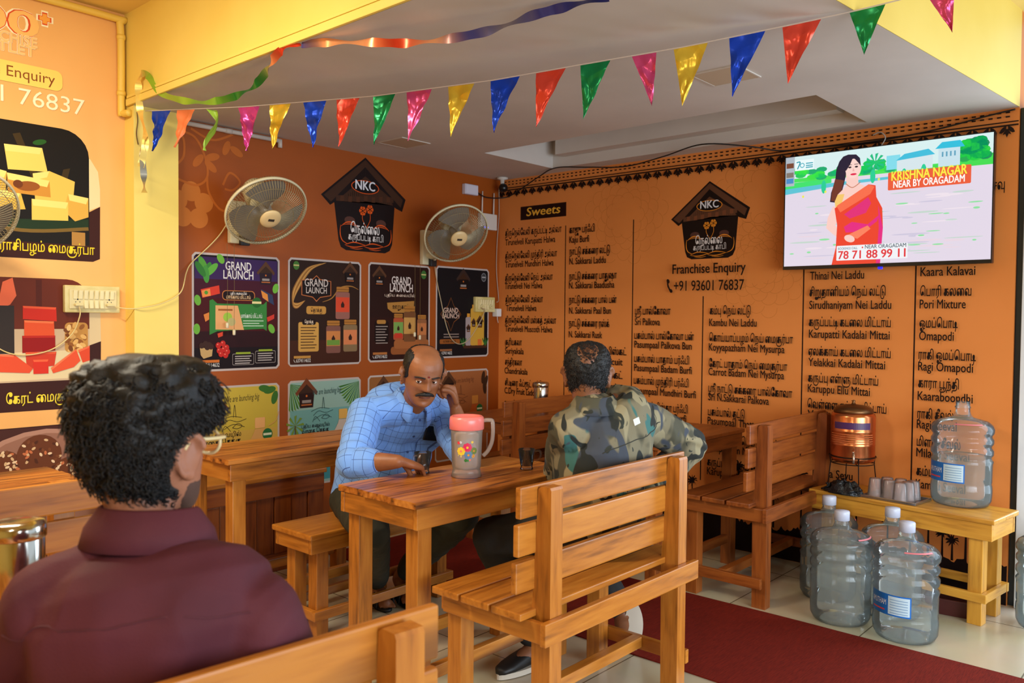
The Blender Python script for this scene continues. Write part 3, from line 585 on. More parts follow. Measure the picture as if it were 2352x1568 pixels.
-4,-6,-5,-5,-4,-2,-5,-2,-6,-2,-6,-1,-7,0,-9,-1,-17,0,-5,-2,-2,-2,-2,-5,0,-11,-10,0,-1,5,0,10,2,4,2,3,3,3,5,3,5,1,8,1,28,0,6,2,4,1,4,2,6,6,3,15,-2,11,-2,
4,-3,3,-4,2,-4,0,-7,-1,-6,-4,-1,9,8,4,4,1,10,11,0,0,69,65,0,0,-9,-22,0,0,-60,-10,0,0,60,-22,0,0,-60,13,46,85,-3,2,-2,6,2,6,3,2,3,1,4,-1,2,-2,2,-3,1,-3,
-1,-3,-2,-3,-2,-2,2,2985,3021,154,2,105,31,-2,-6,1,-6,3,-5,4,-4,6,-2,8,-1,10,1,12,5,10,6,8,9,6,11,4,12,1,11,-1,11,-3,10,-5,5,-5,6,-7,5,-8,3,-9,1,-9,0,-8,
-2,-6,-3,-5,-4,-4,-5,-2,-6,-1,-7,1,-5,3,-4,4,-3,5,-2,12,0,7,2,6,1,5,3,6,3,5,4,5,6,5,8,4,17,3,46,0,0,-9,-21,0,0,-60,-11,0,0,60,-16,0,-7,-1,-6,-2,-6,-3,-4,
-3,-3,-5,-4,-10,-1,-12,0,-8,2,-5,3,-3,4,-1,7,2,1,3,2,3,0,17,-3,9,-5,7,-6,6,-7,4,-6,2,-15,2,-9,-1,-7,-3,-7,-4,-4,-5,-4,-6,-2,-8,0,-13,2,-6,2,-4,3,-3,8,-2,
3,0,5,3,2,6,0,9,-3,4,-3,2,-5,1,-5,0,-4,-2,-5,-3,-3,-4,-2,8,4,4,5,3,6,2,6,1,8,-1,6,-4,4,-7,2,-8,-1,-7,-2,-5,-3,-5,-4,-3,-6,-2,14,74,85,-3,2,-2,3,0,6,2,3,
3,2,3,1,4,-1,2,-2,2,-3,1,-3,-1,-3,-2,-3,-2,-2,2,2986,3021,97,2,8,11,0,0,69,11,0,0,-60,54,0,0,60,10,0,0,-69,13,45,85,-2,2,-2,3,-1,3,1,3,2,3,2,2,4,1,3,-1,
3,-2,2,-6,-2,-6,-3,-2,2,2990,3021,107,3,23,72,71,9,-1,7,-4,5,-6,4,-7,2,-10,1,-10,-2,-15,-3,-6,-3,-4,-3,-3,-4,-2,-14,-3,-60,0,0,69,11,0,0,-60,28,0,0,42,
1,6,2,4,6,6,3,2,16,72,62,-4,-1,-3,-2,-2,-3,-2,-7,0,-40,6,0,13,2,4,3,3,5,1,6,1,8,-2,15,-2,5,-3,5,-4,3,14,50,85,-2,2,-2,3,-1,3,1,3,2,3,2,2,4,1,3,-1,3,-2,
2,-3,0,-6,-2,-3,-3,-2,2,2991,3021,120,3,8,44,0,0,69,11,0,0,-60,44,0,0,60,10,0,0,-69,19,26,-1,-4,1,-6,4,-2,5,-2,3,0,3,-1,5,0,49,11,0,0,-52,1,-4,2,-3,3,-2,
8,0,6,4,3,4,0,-11,-6,-4,-4,-2,13,57,85,-3,2,-2,3,0,6,2,3,3,2,3,1,3,-1,3,-2,2,-3,0,-6,-2,-3,-3,-2,2,2992,3021,80,2,12,29,-26,-7,6,24,23,0,57,-24,0,0,-60,
-11,0,0,69,67,0,0,-9,-21,0,0,-60,13,37,85,-3,2,-2,3,0,6,2,3,3,2,3,1,3,-1,3,-2,2,-3,0,-6,-2,-3,-3,-2,2,2994,3021,127,2,95,31,-2,-6,1,-6,3,-5,4,-4,6,-2,8,
-1,10,1,10,2,8,4,7,4,6,6,4,6,3,7,2,8,1,12,-2,6,-2,5,-4,6,-8,3,-16,0,-7,2,-15,3,-5,5,-3,3,-1,7,0,3,2,4,2,2,4,1,6,1,8,-2,15,-3,7,-3,6,-3,5,-5,5,10,7,7,-10,
5,-11,4,-11,1,-13,-1,-9,-2,-8,-4,-6,-5,-5,-7,-3,-8,-1,-10,2,-4,2,-7,7,-3,6,-1,7,-1,9,0,9,-2,10,-2,4,-3,3,-3,2,-12,3,-8,-2,-6,-3,-6,-5,-4,-6,-2,-8,-1,-9,
0,-7,2,-6,2,-4,3,-3,8,-2,3,0,5,3,2,6,0,9,-3,4,-3,2,-5,1,-5,0,-4,-2,-5,-3,-3,-4,-2,8,4,4,5,3,6,2,6,1,8,-1,6,-4,4,-7,2,-8,-1,-7,-2,-5,-3,-5,-4,-3,-6,-2,13,
60,85,-3,2,-2,6,2,6,3,2,3,1,4,-1,2,-2,2,-3,1,-3,-1,-3,-2,-3,-2,-2,2,2995,3021,134,3,60,31,-2,-6,1,-6,3,-5,4,-4,6,-2,8,-1,10,1,10,2,8,4,7,5,6,5,4,7,3,7,
2,7,1,5,-1,5,0,8,-3,6,-5,-1,-12,-5,5,-5,4,-6,2,-8,1,-7,-2,-7,-3,-6,-5,-4,-6,-2,-8,-1,-8,0,-8,2,-6,2,-4,3,-3,8,-2,3,0,5,3,2,6,0,9,-3,4,-3,2,-5,1,-5,0,-4,
-2,-5,-3,-3,-4,-2,8,4,4,5,3,6,2,6,1,8,-1,6,-4,4,-7,2,-8,-1,-7,-2,-5,-3,-5,-4,-3,-6,-2,12,67,0,0,52,2,10,0,7,63,0,0,-9,-22,0,0,-60,-10,0,0,60,-22,0,0,-60,
14,64,85,-3,2,-2,3,-1,3,1,3,2,3,3,2,3,1,3,-1,3,-2,2,-3,0,-6,-2,-3,-3,-2,2,3000,3021,161,2,118,31,-2,-6,1,-6,3,-5,4,-4,6,-2,8,-1,10,1,10,2,8,4,7,4,6,6,4,
6,3,7,2,8,1,12,-2,5,-2,8,-8,3,-5,-3,0,1,4,3,4,2,4,4,2,5,2,5,1,12,-3,3,-3,2,-4,3,-4,1,-6,0,-26,1,-5,4,-8,5,-3,3,-1,7,0,3,2,4,2,2,4,1,6,1,8,-2,15,-3,7,-3,
6,-8,10,10,7,7,-10,5,-11,4,-11,1,-13,-1,-9,-2,-8,-4,-6,-5,-5,-7,-3,-8,-1,-10,2,-4,2,-6,6,-2,3,-2,4,-2,10,0,24,-2,7,-2,3,-7,3,-2,-1,-2,0,-3,-3,-2,-3,-2,
-7,0,-48,-11,0,0,44,-2,5,-2,4,-3,4,-4,2,-12,3,-8,-2,-6,-3,-6,-5,-4,-6,-2,-8,-1,-9,0,-7,2,-6,2,-4,3,-3,8,-2,3,0,2,1,2,2,2,3,1,3,0,9,-3,4,-3,2,-5,1,-5,0,
-4,-2,-5,-3,-3,-4,-2,8,4,4,5,3,6,2,6,1,8,-1,6,-4,4,-7,2,-8,-1,-7,-2,-5,-3,-5,-4,-3,-6,-2,14,77,85,-3,2,-2,3,0,6,2,3,3,2,3,1,4,-1,2,-2,2,-3,1,-3,-1,-3,-2,
-3,-2,-2,2,2965,3009,133,1,100,62,-2,-7,1,-6,2,-6,3,-4,4,-2,5,-1,6,1,6,2,6,5,4,7,3,9,2,11,1,16,0,10,-1,8,-2,7,-4,6,-4,4,-6,3,-6,2,-13,-1,-9,-2,-8,-4,-7,
-5,-6,-6,-5,-6,-4,-8,-3,-8,-2,-8,-1,-12,0,-12,1,-11,2,-9,4,-8,5,-6,6,-5,7,-3,8,-3,7,-2,16,0,3,1,10,2,9,3,9,4,8,8,14,9,-5,-5,-7,-4,-8,-3,-7,-2,-8,-2,-15,
0,-3,1,-9,2,-8,4,-8,5,-7,7,-6,8,-5,10,-3,24,0,9,2,8,3,6,3,6,5,4,7,2,7,1,8,-1,9,-3,6,-5,6,-6,3,-7,3,-35,0,-4,-2,-3,-1,-3,-2,-3,-8,2,-5,3,-4,6,-2,11,0,5,
1,6,6,1,5,1,7,0,33,-21,0,0,-22,-10,-2,0,33,65,0,0,-9,-23,0,0,-32,-2,-13,-4,-8,-4,-4,-6,-3,-6,-1,2,2970,3008,97,2,43,33,-2,-7,1,-7,2,-5,3,-4,4,-3,5,-1,6,
1,6,3,6,4,4,7,3,9,2,12,1,43,0,0,-9,-55,0,-4,-2,-4,-1,-4,-4,-1,-3,0,-3,1,-5,4,-4,5,-2,12,0,4,1,4,3,2,3,2,5,0,40,-21,0,0,-22,-10,-2,0,33,65,0,0,-9,-23,0,
0,-39,-1,-6,-2,-4,-3,-4,-4,-4,-5,-3,45,76,105,9,-1,7,-3,5,-5,1,-6,-1,-7,-4,-5,-5,-3,-6,-1,-7,1,-5,3,-3,4,-1,6,0,3,1,4,2,4,2,3,7,-2,-3,-5,-1,-5,0,-3,1,-2,
3,-2,4,-1,3,0,4,4,0,3,-1,4,-2,3,-9,2,-3,-1,-2,0,-8,-2,-6,-4,-4,-6,-1,-7,1,-6,2,-5,-10,-1,-2,6,0,11,4,10,3,4,5,4,12,4,2,2970,3009,108,2,43,33,-2,-7,1,-7,
2,-5,3,-4,4,-3,5,-1,6,1,6,3,6,4,4,7,3,9,2,12,1,63,0,0,-9,-75,0,-4,-2,-4,-1,-4,-4,-1,-3,0,-3,1,-5,4,-4,5,-2,12,0,4,1,4,3,2,3,2,5,0,40,-21,0,0,-22,-10,-2,
0,33,65,0,0,-9,-23,0,0,-39,-1,-6,-2,-4,-3,-4,-4,-4,-5,-3,4,79,0,0,34,10,-1,0,-33,2,2970,3010,149,3,59,129,22,5,-1,4,-2,4,-3,3,-4,2,-5,0,-6,-1,-9,-2,-7,
-5,-6,-5,-5,-7,-5,-8,-3,-9,-3,-9,-2,-10,-1,-13,0,-17,1,-14,3,-12,6,-9,6,-8,9,-6,10,-3,11,-1,11,0,3,1,10,2,9,3,8,4,8,8,14,9,-5,-5,-7,-4,-7,-5,-15,-2,-15,
0,-2,1,-10,2,-9,5,-8,6,-7,8,-6,10,-5,13,-3,26,0,17,2,7,2,7,3,10,8,3,4,2,6,0,11,-3,4,-3,3,-4,1,-10,-4,0,8,6,3,3,0,42,62,-2,-7,1,-6,2,-6,3,-4,4,-2,5,-1,6,
1,6,2,6,5,4,7,3,9,2,11,1,64,0,0,-9,-76,0,-4,-2,-3,-1,-3,-2,-3,-8,2,-5,3,-4,6,-2,11,0,5,1,6,6,1,5,1,7,0,33,-21,0,0,-22,-10,-2,0,33,65,0,0,-9,-23,0,0,-32,
-2,-13,-4,-8,-4,-4,-6,-3,-6,-1,4,109,0,0,34,10,-1,0,-33,2,2975,3007,100,2,6,11,0,0,69,11,0,0,-60,76,0,0,-9,37,61,59,9,-2,6,-4,2,-3,1,-4,1,-7,-1,-12,-3,
-11,-14,-52,-10,3,10,34,0,2,3,9,3,13,2,13,-1,5,-2,4,-2,2,-4,1,-4,-1,-3,-3,-3,-4,0,-12,2,-6,2,-5,4,-4,7,-8,-9,-5,-8,10,-4,6,-4,12,-1,7,1,6,2,5,3,4,4,4,5,
2,2,2975,3009,127,2,83,53,-37,-10,1,-8,3,-8,5,-6,8,-5,9,-4,11,-2,12,-1,15,0,3,1,15,2,12,4,12,4,9,6,9,16,12,8,3,10,3,19,0,8,-2,7,-3,11,-9,3,-4,3,-5,2,-6,
3,-20,0,-56,-11,0,0,52,-2,18,-3,8,-4,6,-5,6,-4,2,-5,2,-6,2,-7,0,-15,-2,-6,-3,-7,-5,-6,-5,-5,-8,-4,-8,-4,-11,-2,-12,0,-27,2,-12,3,-9,3,-8,5,-6,6,-4,6,-3,
8,-1,7,1,5,1,5,3,4,4,3,5,2,6,2,7,0,16,-2,6,-2,5,-2,3,-8,2,-7,-2,-6,-3,1,9,10,5,4,0,6,-1,6,-3,5,-4,3,-6,2,-8,1,-10,-1,-12,-2,-10,-3,-7,-5,-6,-6,-5,-7,-3,
-7,-2,4,44,0,0,69,11,0,0,-69,2,2980,3009,136,2,89,33,-2,-7,1,-7,2,-5,3,-4,4,-3,5,-1,6,1,6,3,6,4,4,7,3,9,2,12,1,19,0,15,-2,6,-3,5,-4,4,-4,3,-6,2,-7,1,-8,
-1,-10,-6,-16,-6,-6,-6,-5,-8,-5,-9,-3,-10,-2,-22,0,-8,2,-7,2,-5,4,-3,5,-1,6,1,5,3,3,4,2,3,0,4,1,97,0,0,-10,-100,0,-2,-1,1,-5,5,-3,6,-1,10,-1,10,0,8,1,7,
2,6,2,5,3,4,4,5,8,2,5,2,13,-1,8,-2,6,-4,5,-6,4,-6,2,-37,0,-4,-2,-4,-1,-4,-4,-1,-3,0,-3,1,-5,4,-4,5,-2,12,0,4,1,4,3,2,3,2,5,0,40,-21,0,0,-22,-10,-2,0,33,
65,0,0,-9,-23,0,0,-39,-1,-6,-2,-4,-3,-4,-4,-4,-5,-3,4,115,-20,0,89,10,0,0,-89,2,2986,3009,97,1,10,76,-35,0,35,-65,0,0,69,11,0,0,-60,54,0,0,60,10,0,0,-104,
2,2986,3010,118,2,10,76,-18,0,18,-65,0,0,69,11,0,0,-60,54,0,0,60,10,0,0,-87,54,99,13,9,-2,4,-3,3,-4,2,-4,1,-7,-1,-7,-3,-7,-6,-6,-6,-5,-9,-3,-10,-3,-11,
-2,-28,0,-10,1,-7,2,-6,2,-5,3,-3,3,-2,4,0,7,2,4,3,3,4,2,5,1,7,1,9,-1,9,-2,-2,-9,-8,2,-8,1,-4,0,-2,-1,-2,0,-2,-1,0,-3,1,-4,5,-3,11,-2,9,-1,25,1,12,2,10,
3,7,5,4,6,1,7,0,5,-2,3,-4,2,-4,1,-6,-1,-5,-3,0,9,6,3,2,2990,3009,142,3,40,53,-35,-10,0,-8,3,-8,4,-6,5,-5,7,-4,9,-3,10,-1,11,0,4,1,10,2,10,3,9,8,16,4,6,
9,-5,-7,-11,-5,-11,-3,-12,-1,-13,0,-2,1,-10,2,-9,3,-7,4,-6,5,-4,6,-3,13,-2,9,1,8,2,5,4,5,6,3,6,1,8,11,0,-2,-10,-4,-9,-6,-7,-8,-6,-10,-3,24,107,71,8,-1,
7,-4,5,-6,4,-7,2,-10,1,-10,-2,-15,-2,-6,-7,-7,-4,-2,-8,-2,-6,-1,-60,0,0,69,11,0,0,-60,28,0,0,35,2,13,1,4,6,6,4,2,4,1,16,106,62,-4,-1,-3,-2,-2,-3,-2,-7,
0,-40,6,0,13,2,4,3,3,5,1,6,1,8,-2,15,-2,5,-3,5,-4,3,2,2992,3009,131,2,59,102,40,7,-1,5,-3,5,-4,3,-6,3,-7,0,-9,-1,-13,-3,-10,-6,-9,-7,-7,-8,-5,-10,-3,-10,
-2,-11,-1,-2,0,-12,1,-11,2,-9,4,-7,5,-7,6,-4,6,-4,8,-3,8,-2,16,0,2,1,10,2,10,6,16,9,15,9,-5,-7,-11,-8,-22,-1,-13,0,-2,1,-9,2,-9,3,-8,5,-6,7,-6,8,-5,11,
-3,26,1,11,3,9,5,7,8,4,10,1,13,0,6,-1,5,-2,5,-6,4,-4,1,-4,0,-3,-1,-6,-4,0,10,6,3,4,1,10,45,0,0,69,65,0,0,-9,-22,0,0,-60,-10,0,0,60,-22,0,0,-60,2,2992,3010,
144,2,88,115,40,6,-1,6,-3,5,-4,3,-6,2,-8,1,-9,-1,-10,-2,-9,-4,-8,-5,-6,-7,-5,-7,-4,-8,-3,-8,-2,-9,-2,-13,0,-16,1,-14,4,-11,7,-9,8,-7,10,-5,12,-3,13,-1,
14,3,22,6,12,5,4,5,3,7,1,5,-1,8,-4,4,-8,1,-5,-1,-6,-2,-4,-3,-4,-3,-3,-11,-2,-5,1,-6,2,-5,4,-4,5,3,9,4,-5,4,-4,4,-2,4,-1,4,1,4,2,2,3,0,8,-2,3,-3,2,-7,0,
-3,-2,-2,-4,-2,-3,-2,-9,-1,-9,0,-7,1,-12,2,-12,5,-10,6,-8,8,-7,10,-5,11,-3,13,-1,12,0,10,2,8,2,8,4,6,6,4,7,3,8,1,11,-2,11,-2,5,-2,2,-4,2,-4,1,-3,0,-3,-1,
-6,-4,0,10,6,3,4,1,10,58,0,0,69,65,0,0,-9,-22,0,0,-60,-11,0,0,60,-22,0,0,-60,2,2993,3009,142,2,79,71,71,9,-1,7,-4,6,-6,4,-8,3,-10,1,-12,-1,-12,-2,-11,-3,
-10,-8,-16,-9,-9,-11,-7,-14,-4,-15,-1,-10,0,-14,4,-5,4,-3,5,-2,6,2,5,2,3,5,2,3,0,4,1,105,0,0,-10,-109,0,0,-6,4,-3,7,-1,22,0,9,2,8,4,8,5,8,13,2,6,3,7,3,
24,-1,10,-2,8,-3,6,-4,4,-4,2,-6,1,-6,-1,-2,-2,-3,-2,-2,-3,-2,-8,0,-46,-11,0,0,46,-1,5,-2,7,-3,3,-3,0,-2,1,-3,-1,-2,0,-3,-3,-2,-3,-1,-4,0,-51,-11,0,0,53,
2,7,4,6,3,2,12,3,8,-2,4,-2,3,-3,2,-4,2,-5,-2,1,4,8,3,3,5,2,4,120,-20,0,89,11,0,0,-89,2,2994,3007,159,2,42,117,105,7,-2,6,-2,6,-4,3,-3,3,-4,2,-5,2,-7,1,
-7,1,-10,0,-61,-11,0,0,67,-1,7,-1,5,-2,5,-2,3,-3,3,-4,3,-4,1,-10,2,-12,-2,-4,-3,-3,-4,-2,-4,0,-10,2,-7,5,-5,2,-1,8,-2,0,-9,-8,1,-6,3,-6,4,-4,6,-3,7,-1,
8,1,8,3,7,5,5,7,4,7,3,93,31,-2,-6,1,-6,3,-5,4,-4,6,-2,8,-1,10,1,10,2,8,4,7,4,6,6,4,6,3,7,2,8,1,12,-2,6,-2,5,-4,6,-8,3,-16,0,-7,2,-15,3,-5,5,-3,3,-1,7,0,
3,2,4,2,2,4,1,6,1,8,0,7,-1,7,-4,12,-6,10,10,5,6,-13,4,-13,2,-15,-1,-9,-2,-8,-4,-6,-5,-5,-7,-3,-8,-1,-10,2,-4,2,-7,7,-3,6,-1,7,-1,9,0,9,-2,10,-2,4,-3,3,
-3,2,-12,3,-8,-2,-6,-3,-6,-5,-4,-6,-2,-8,-1,-9,0,-7,2,-6,2,-4,3,-3,8,-2,3,0,5,3,2,6,0,9,-3,4,-3,2,-5,1,-5,0,-4,-2,-5,-3,-3,-4,-2,8,4,4,5,3,6,2,6,1,8,-1,
6,-4,4,-7,2,-8,-1,-7,-2,-5,-3,-5,-4,-3,-6,-2,2,2995,3009,185,3,66,156,40,7,-1,6,-3,4,-4,4,-5,2,-7,0,-17,-2,-8,-4,-7,-4,-6,-6,-6,-6,-4,-8,-4,-9,-3,-9,-2,
-10,-2,-11,-1,-18,0,-18,1,-16,2,-13,4,-11,5,-9,7,-6,7,-5,8,-3,8,-2,9,-1,8,0,3,1,8,2,9,2,8,4,8,3,7,4,7,10,-5,-8,-14,-3,-8,-2,-7,-2,-13,0,-2,1,-8,2,-8,3,
-8,4,-6,6,-6,8,-5,10,-4,11,-3,14,-2,29,0,11,1,9,1,16,4,7,3,10,8,4,5,4,12,0,16,-3,6,-4,4,-6,1,-7,-2,-6,-3,0,9,10,5,61,63,-2,-6,1,-6,3,-5,4,-3,6,-3,8,-1,
10,1,10,2,8,4,7,5,6,6,4,6,3,7,2,7,1,5,-1,5,0,8,-3,7,-5,-2,-12,-5,5,-5,4,-6,2,-7,1,-8,-2,-7,-3,-5,-5,-4,-6,-3,-8,-1,-8,1,-8,1,-6,2,-4,3,-3,8,-2,3,0,3,1,
2,2,3,9,-1,6,-2,4,-4,2,-5,1,-5,0,-4,-2,-4,-3,-4,-4,-2,8,4,4,5,3,6,2,6,1,8,-1,6,-4,5,-7,1,-8,-1,-7,-2,-5,-3,-5,-4,-3,-5,-2,12,99,0,0,52,2,10,0,7,63,0,0,
-9,-21,0,0,-60,-11,0,0,60,-22,0,0,-60,2,2997,3009,130,2,76,31,-2,-6,1,-6,3,-5,4,-4,6,-2,8,-1,10,1,13,4,10,7,8,7,5,10,4,10,1,8,-1,8,-2,6,-3,5,-5,4,-5,2,
-6,2,-7,0,-15,-1,-6,-5,-12,34,0,0,60,11,0,0,-69,-56,0,0,8,2,5,3,6,1,7,0,16,-3,7,-4,5,-5,4,-6,3,-7,1,-8,-2,-7,-3,-6,-5,-4,-6,-2,-8,-1,-8,0,-8,2,-6,2,-4,
3,-3,8,-2,3,0,2,1,2,2,2,3,1,3,0,9,-3,4,-3,2,-5,1,-5,0,-4,-2,-5,-3,-3,-4,-2,8,4,4,5,3,6,2,6,1,8,-1,6,-4,4,-7,2,-8,-1,-7,-2,-5,-3,-5,-4,-3,-6,-2,4,109,-35,
0,39,11,0,0,-39,4,3000,3021,2992,3008,189,3,63,160,45,6,-1,6,-2,4,-4,4,-5,2,-7,1,-8,-1,-10,-2,-10,-5,-8,-6,-7,-7,-6,-9,-5,-8,-4,-9,-3,-10,-2,-11,-2,-12,
-1,-38,0,-11,1,-17,2,-6,1,-5,2,-4,3,-3,3,-2,3,0,7,2,4,7,5,5,1,8,1,11,-1,9,-2,-2,-9,-6,1,-6,2,-11,0,-4,-1,-2,-2,0,-4,2,-2,8,-3,7,-1,9,-1,12,-1,21,0,31,2,
13,3,11,3,13,7,9,9,6,11,2,14,-1,8,-3,6,-4,3,-5,1,-5,0,-3,-2,-7,-4,0,10,7,4,4,1,37,11,0,0,69,11,0,0,-60,46,0,0,39,3,12,4,6,3,2,11,3,5,-1,3,-1,3,-2,3,-3,
0,5,64,0,0,-9,-22,0,0,-60,-11,0,0,60,-22,0,0,-60,-10,0,0,42,-1,9,-1,4,-2,4,-3,2,-5,1,-2,-1,-3,0,-3,-3,-2,-3,0,-4,-1,-10,0,-41,46,166,105,9,-1,7,-3,4,-5,
2,-6,-1,-7,-4,-5,-5,-3,-6,-1,-7,1,-5,3,-4,4,-1,6,3,11,3,3,7,-2,-3,-5,-1,-5,0,-3,1,-2,2,-2,5,-1,3,0,4,4,0,3,-1,4,-2,3,-4,1,-6,1,-2,-1,-2,0,-9,-2,-5,-4,-4,
-6,-1,-7,1,-6,2,-5,-10,-1,-2,6,-1,6,2,10,3,5,3,4,5,4,5,2,7,2,1,46,34,1,9,17,-2,-6,2,-2,7,2,7,6,2,5,-2,2,-3,0,-8,-2,-3,]
MENU = [
('திருநெல்வேலி கருப்பட்டி அல்வா','t',4.063,1.948,0.524),
('Tirunelveli Karupatti Halwa','l',4.062,1.881,0.469),
('திருநெல்வேலி முந்திரி அல்வா','t',4.061,1.782,0.485),
('Tirunelveli Mundhiri Halwa','l',4.06,1.719,0.454),
('திருநெல்வேலி நெய் அல்வா','t',4.059,1.62,0.447),
('Tirunelveli Nei Halwa','l',4.061,1.562,0.357),
('திருநெல்வேலி அல்வா','t',4.054,1.464,0.356),
('Tirunelveli Halwa','l',4.047,1.401,0.291),
('திருநெல்வேலி மஸ்கத் அல்வா','t',4.055,1.314,0.479),
('Tirunelveli Muscoth Halwa','l',4.054,1.251,0.446),
('சூரியகலா','t',4.053,1.153,0.163),
('Suriyakala','l',4.052,1.09,0.181),
('சந்திரகலா','t',4.051,1.008,0.166),
('Chandrakala','l',4.055,0.944,0.223),
('சி.டிரை ஃப்ரூட் லட்டு','t',4.05,0.857,0.353),
('C.Dry Fruit Laddu','l',4.053,0.798,0.306),
('உளுந்து லட்டு','t',4.052,0.706,0.239),
('காஜு பர்ஃபி','t',3.467,1.933,0.213),
('Kaju Burfi','l',3.466,1.867,0.167),
('நாட்டு சக்கரை லட்டு','t',3.464,1.785,0.336),
('N. Sakkarai Laddu','l',3.464,1.72,0.304),
('நாட்டு சக்கரை பாதுஷா','t',3.464,1.616,0.392),
('N. Sakkarai Baadusha','l',3.464,1.555,0.375),
('நாட்டு சக்கரை பால் பன்','t',3.462,1.456,0.392),
('N. Sakkarai Paal Bun','l',3.461,1.384,0.348),
('நாட்டு சக்கரை ரஸ்க்','t',3.461,1.297,0.336),
('N. Sakkarai Rusk','l',3.461,1.222,0.279),
('நாட்டு சக்கரை பிஸ்கட்','t',3.459,1.116,0.472),
('N. Sakkarai Biscuit','l',3.459,1.049,0.443),
('கருப்பட்டி பிஸ்கட்','t',3.458,0.961,0.443),
('Karupatti Biscuit','l',3.457,0.887,0.416),
('ஸ்ரீ பால்கோவா','t',2.926,1.381,0.261),
('Sri Palkova','l',2.925,1.313,0.186),
('பசும்பால் பால்கோவா பன்','t',2.928,1.225,0.428),
('Pasumpaal Palkova Bun','l',2.927,1.168,0.414),
('பசும்பால் பாதாம் பர்ஃபி','t',2.927,1.077,0.398),
('Pasumpaal Badam Burfi','l',2.926,1.019,0.416),
('பசும்பால் முந்திரி பர்ஃபி','t',2.927,0.937,0.397),
('Pasumpaal Mundhiri Burfi','l',2.926,0.873,0.447),
('பசும்பால் பிஸ்தா பர்ஃபி','t',2.924,0.777,0.39),
('Pasumpaal Pista Burfi','l',2.923,0.721,0.38),
('கம்பு நெய் லட்டு','t',2.395,1.384,0.261),
('Kambu Nei Laddu','l',2.398,1.314,0.302),
('கொய்யாப்பழம் நெய் மைசூர்பா','t',2.396,1.223,0.516),
('Koyyapazham Nei Mysurpa','l',2.397,1.167,0.47),
('கேரட் பாதாம் நெய் மைசூர்பா','t',2.395,1.069,0.485),
('Carrot Badam Nei Mysurpa','l',2.396,1.02,0.469),
('ஸ்ரீ நாட்டு சக்கரை பால்கோவா','t',2.395,0.92,0.517),
('Sri N.Sakkarai Palkova','l',2.395,0.869,0.382),
('பசும்பால் தட்டு','t',2.396,0.779,0.237),
('Pasumpaal Thattu','l',2.397,0.726,0.319),
('அத்திப்பழம் நெய் மைசூர்பா','t',2.395,0.622,0.485),
('Athipazham Nei Mysurpa','l',2.396,0.566,0.456),
('கருப்பட்டி நெய் மைசூர்பா','t',2.395,0.477,0.46),
('Karupatti Nei Mysurpa','l',2.395,0.423,0.407),
('Thinai Nei Laddu','l',1.789,1.575,0.288),
('சிறுதானியம் நெய் லட்டு','t',1.791,1.485,0.4),
('Sirudhaniyam Nei Laddu','l',1.79,1.416,0.428),
('கருப்பட்டி கடலை மிட்டாய்','t',1.791,1.322,0.429),
('Karupatti Kadalai Mittai','l',1.789,1.258,0.423),
('ஏலக்காய் கடலை மிட்டாய்','t',1.79,1.162,0.431),
('Yelakkai Kadalai Mittai','l',1.789,1.103,0.404),
('கருப்பு எள்ளு மிட்டாய்','t',1.789,1.016,0.371),
('Karuppu Ellu Mittai','l',1.789,0.959,0.331),
('வெள்ளை எள்ளு மிட்டாய்','t',1.789,0.873,0.415),
('Vellai Ellu Mittai','l',1.787,0.817,0.339),
('Kaara Kalavai','l',1.226,1.58,0.247),
('பொரி கலவை','t',1.225,1.48,0.231),
('Pori Mixture','l',1.226,1.418,0.209),
('ஓமப்பொடி','t',1.225,1.322,0.175),
('Omapodi','l',1.225,1.259,0.159),
('ராகி ஓமப்பொடி','t',1.225,1.163,0.258),
('Ragi Omapodi','l',1.226,1.106,0.248),
('காரா பூந்தி','t',1.224,1.021,0.186),
('Kaaraboondhi','l',1.225,0.957,0.249),
('ராகி சீவல்','t',1.224,0.865,0.166),
('Ragi Seeval','l',1.226,0.814,0.183),
('மிளகு சீவல்','t',1.224,0.725,0.2),
('Milagu Seeval','l',1.225,0.671,0.241),
('கம்பு சீவல்','t',1.223,0.577,0.186),
('Kambu Seeval','l',1.224,0.512,0.226),
('Kaara Sevu','l',1.751,0.504,0.215),
('காரா சேவு','t',1.042,1.981,0.179),
]
TA={'shop':'நெல்லை','coffee':'கருப்பட்டி காபி','mango':'மாங்காய் மிட்டாய்','thokku':'தொக்கு','oorugai':'ஊறுகாய்','mysurpa':'ராசிபழம் மைசூர்பா','carrot':'கேரட் மைசூர்பா','sekku':'வாகை செக்கு','thengai':'தேங்காய்','puthiya':'புதிய சுவையில்'}
GLYPHS = letter_table()
OR_WALL = noisy('orange_wall_print', (152, 72, 14), (164, 80, 16), 1.5, 0.5, 0.03, spec=0.35)
OR_MENU = noisy('orange_menu_print', (220, 132, 62), (228, 140, 70), 1.5, 0.5, 0.03, spec=0.3)
OR_LEFT = noisy('amber_wall_print', (236, 174, 98), (244, 186, 110), 1.2, 0.5, 0.03, spec=0.3)
YELLOW = noisy('yellow_paint', (240, 212, 104), (246, 220, 116), 2.0, 0.5, 0.05)
WHITE_C = noisy('white_ceiling', (196, 188, 180), (206, 198, 190), 2.0, 0.7, 0.03)
CREAM_C = noisy('cream_ceiling', (232, 200, 110), (240, 208, 120), 1.5, 0.7)
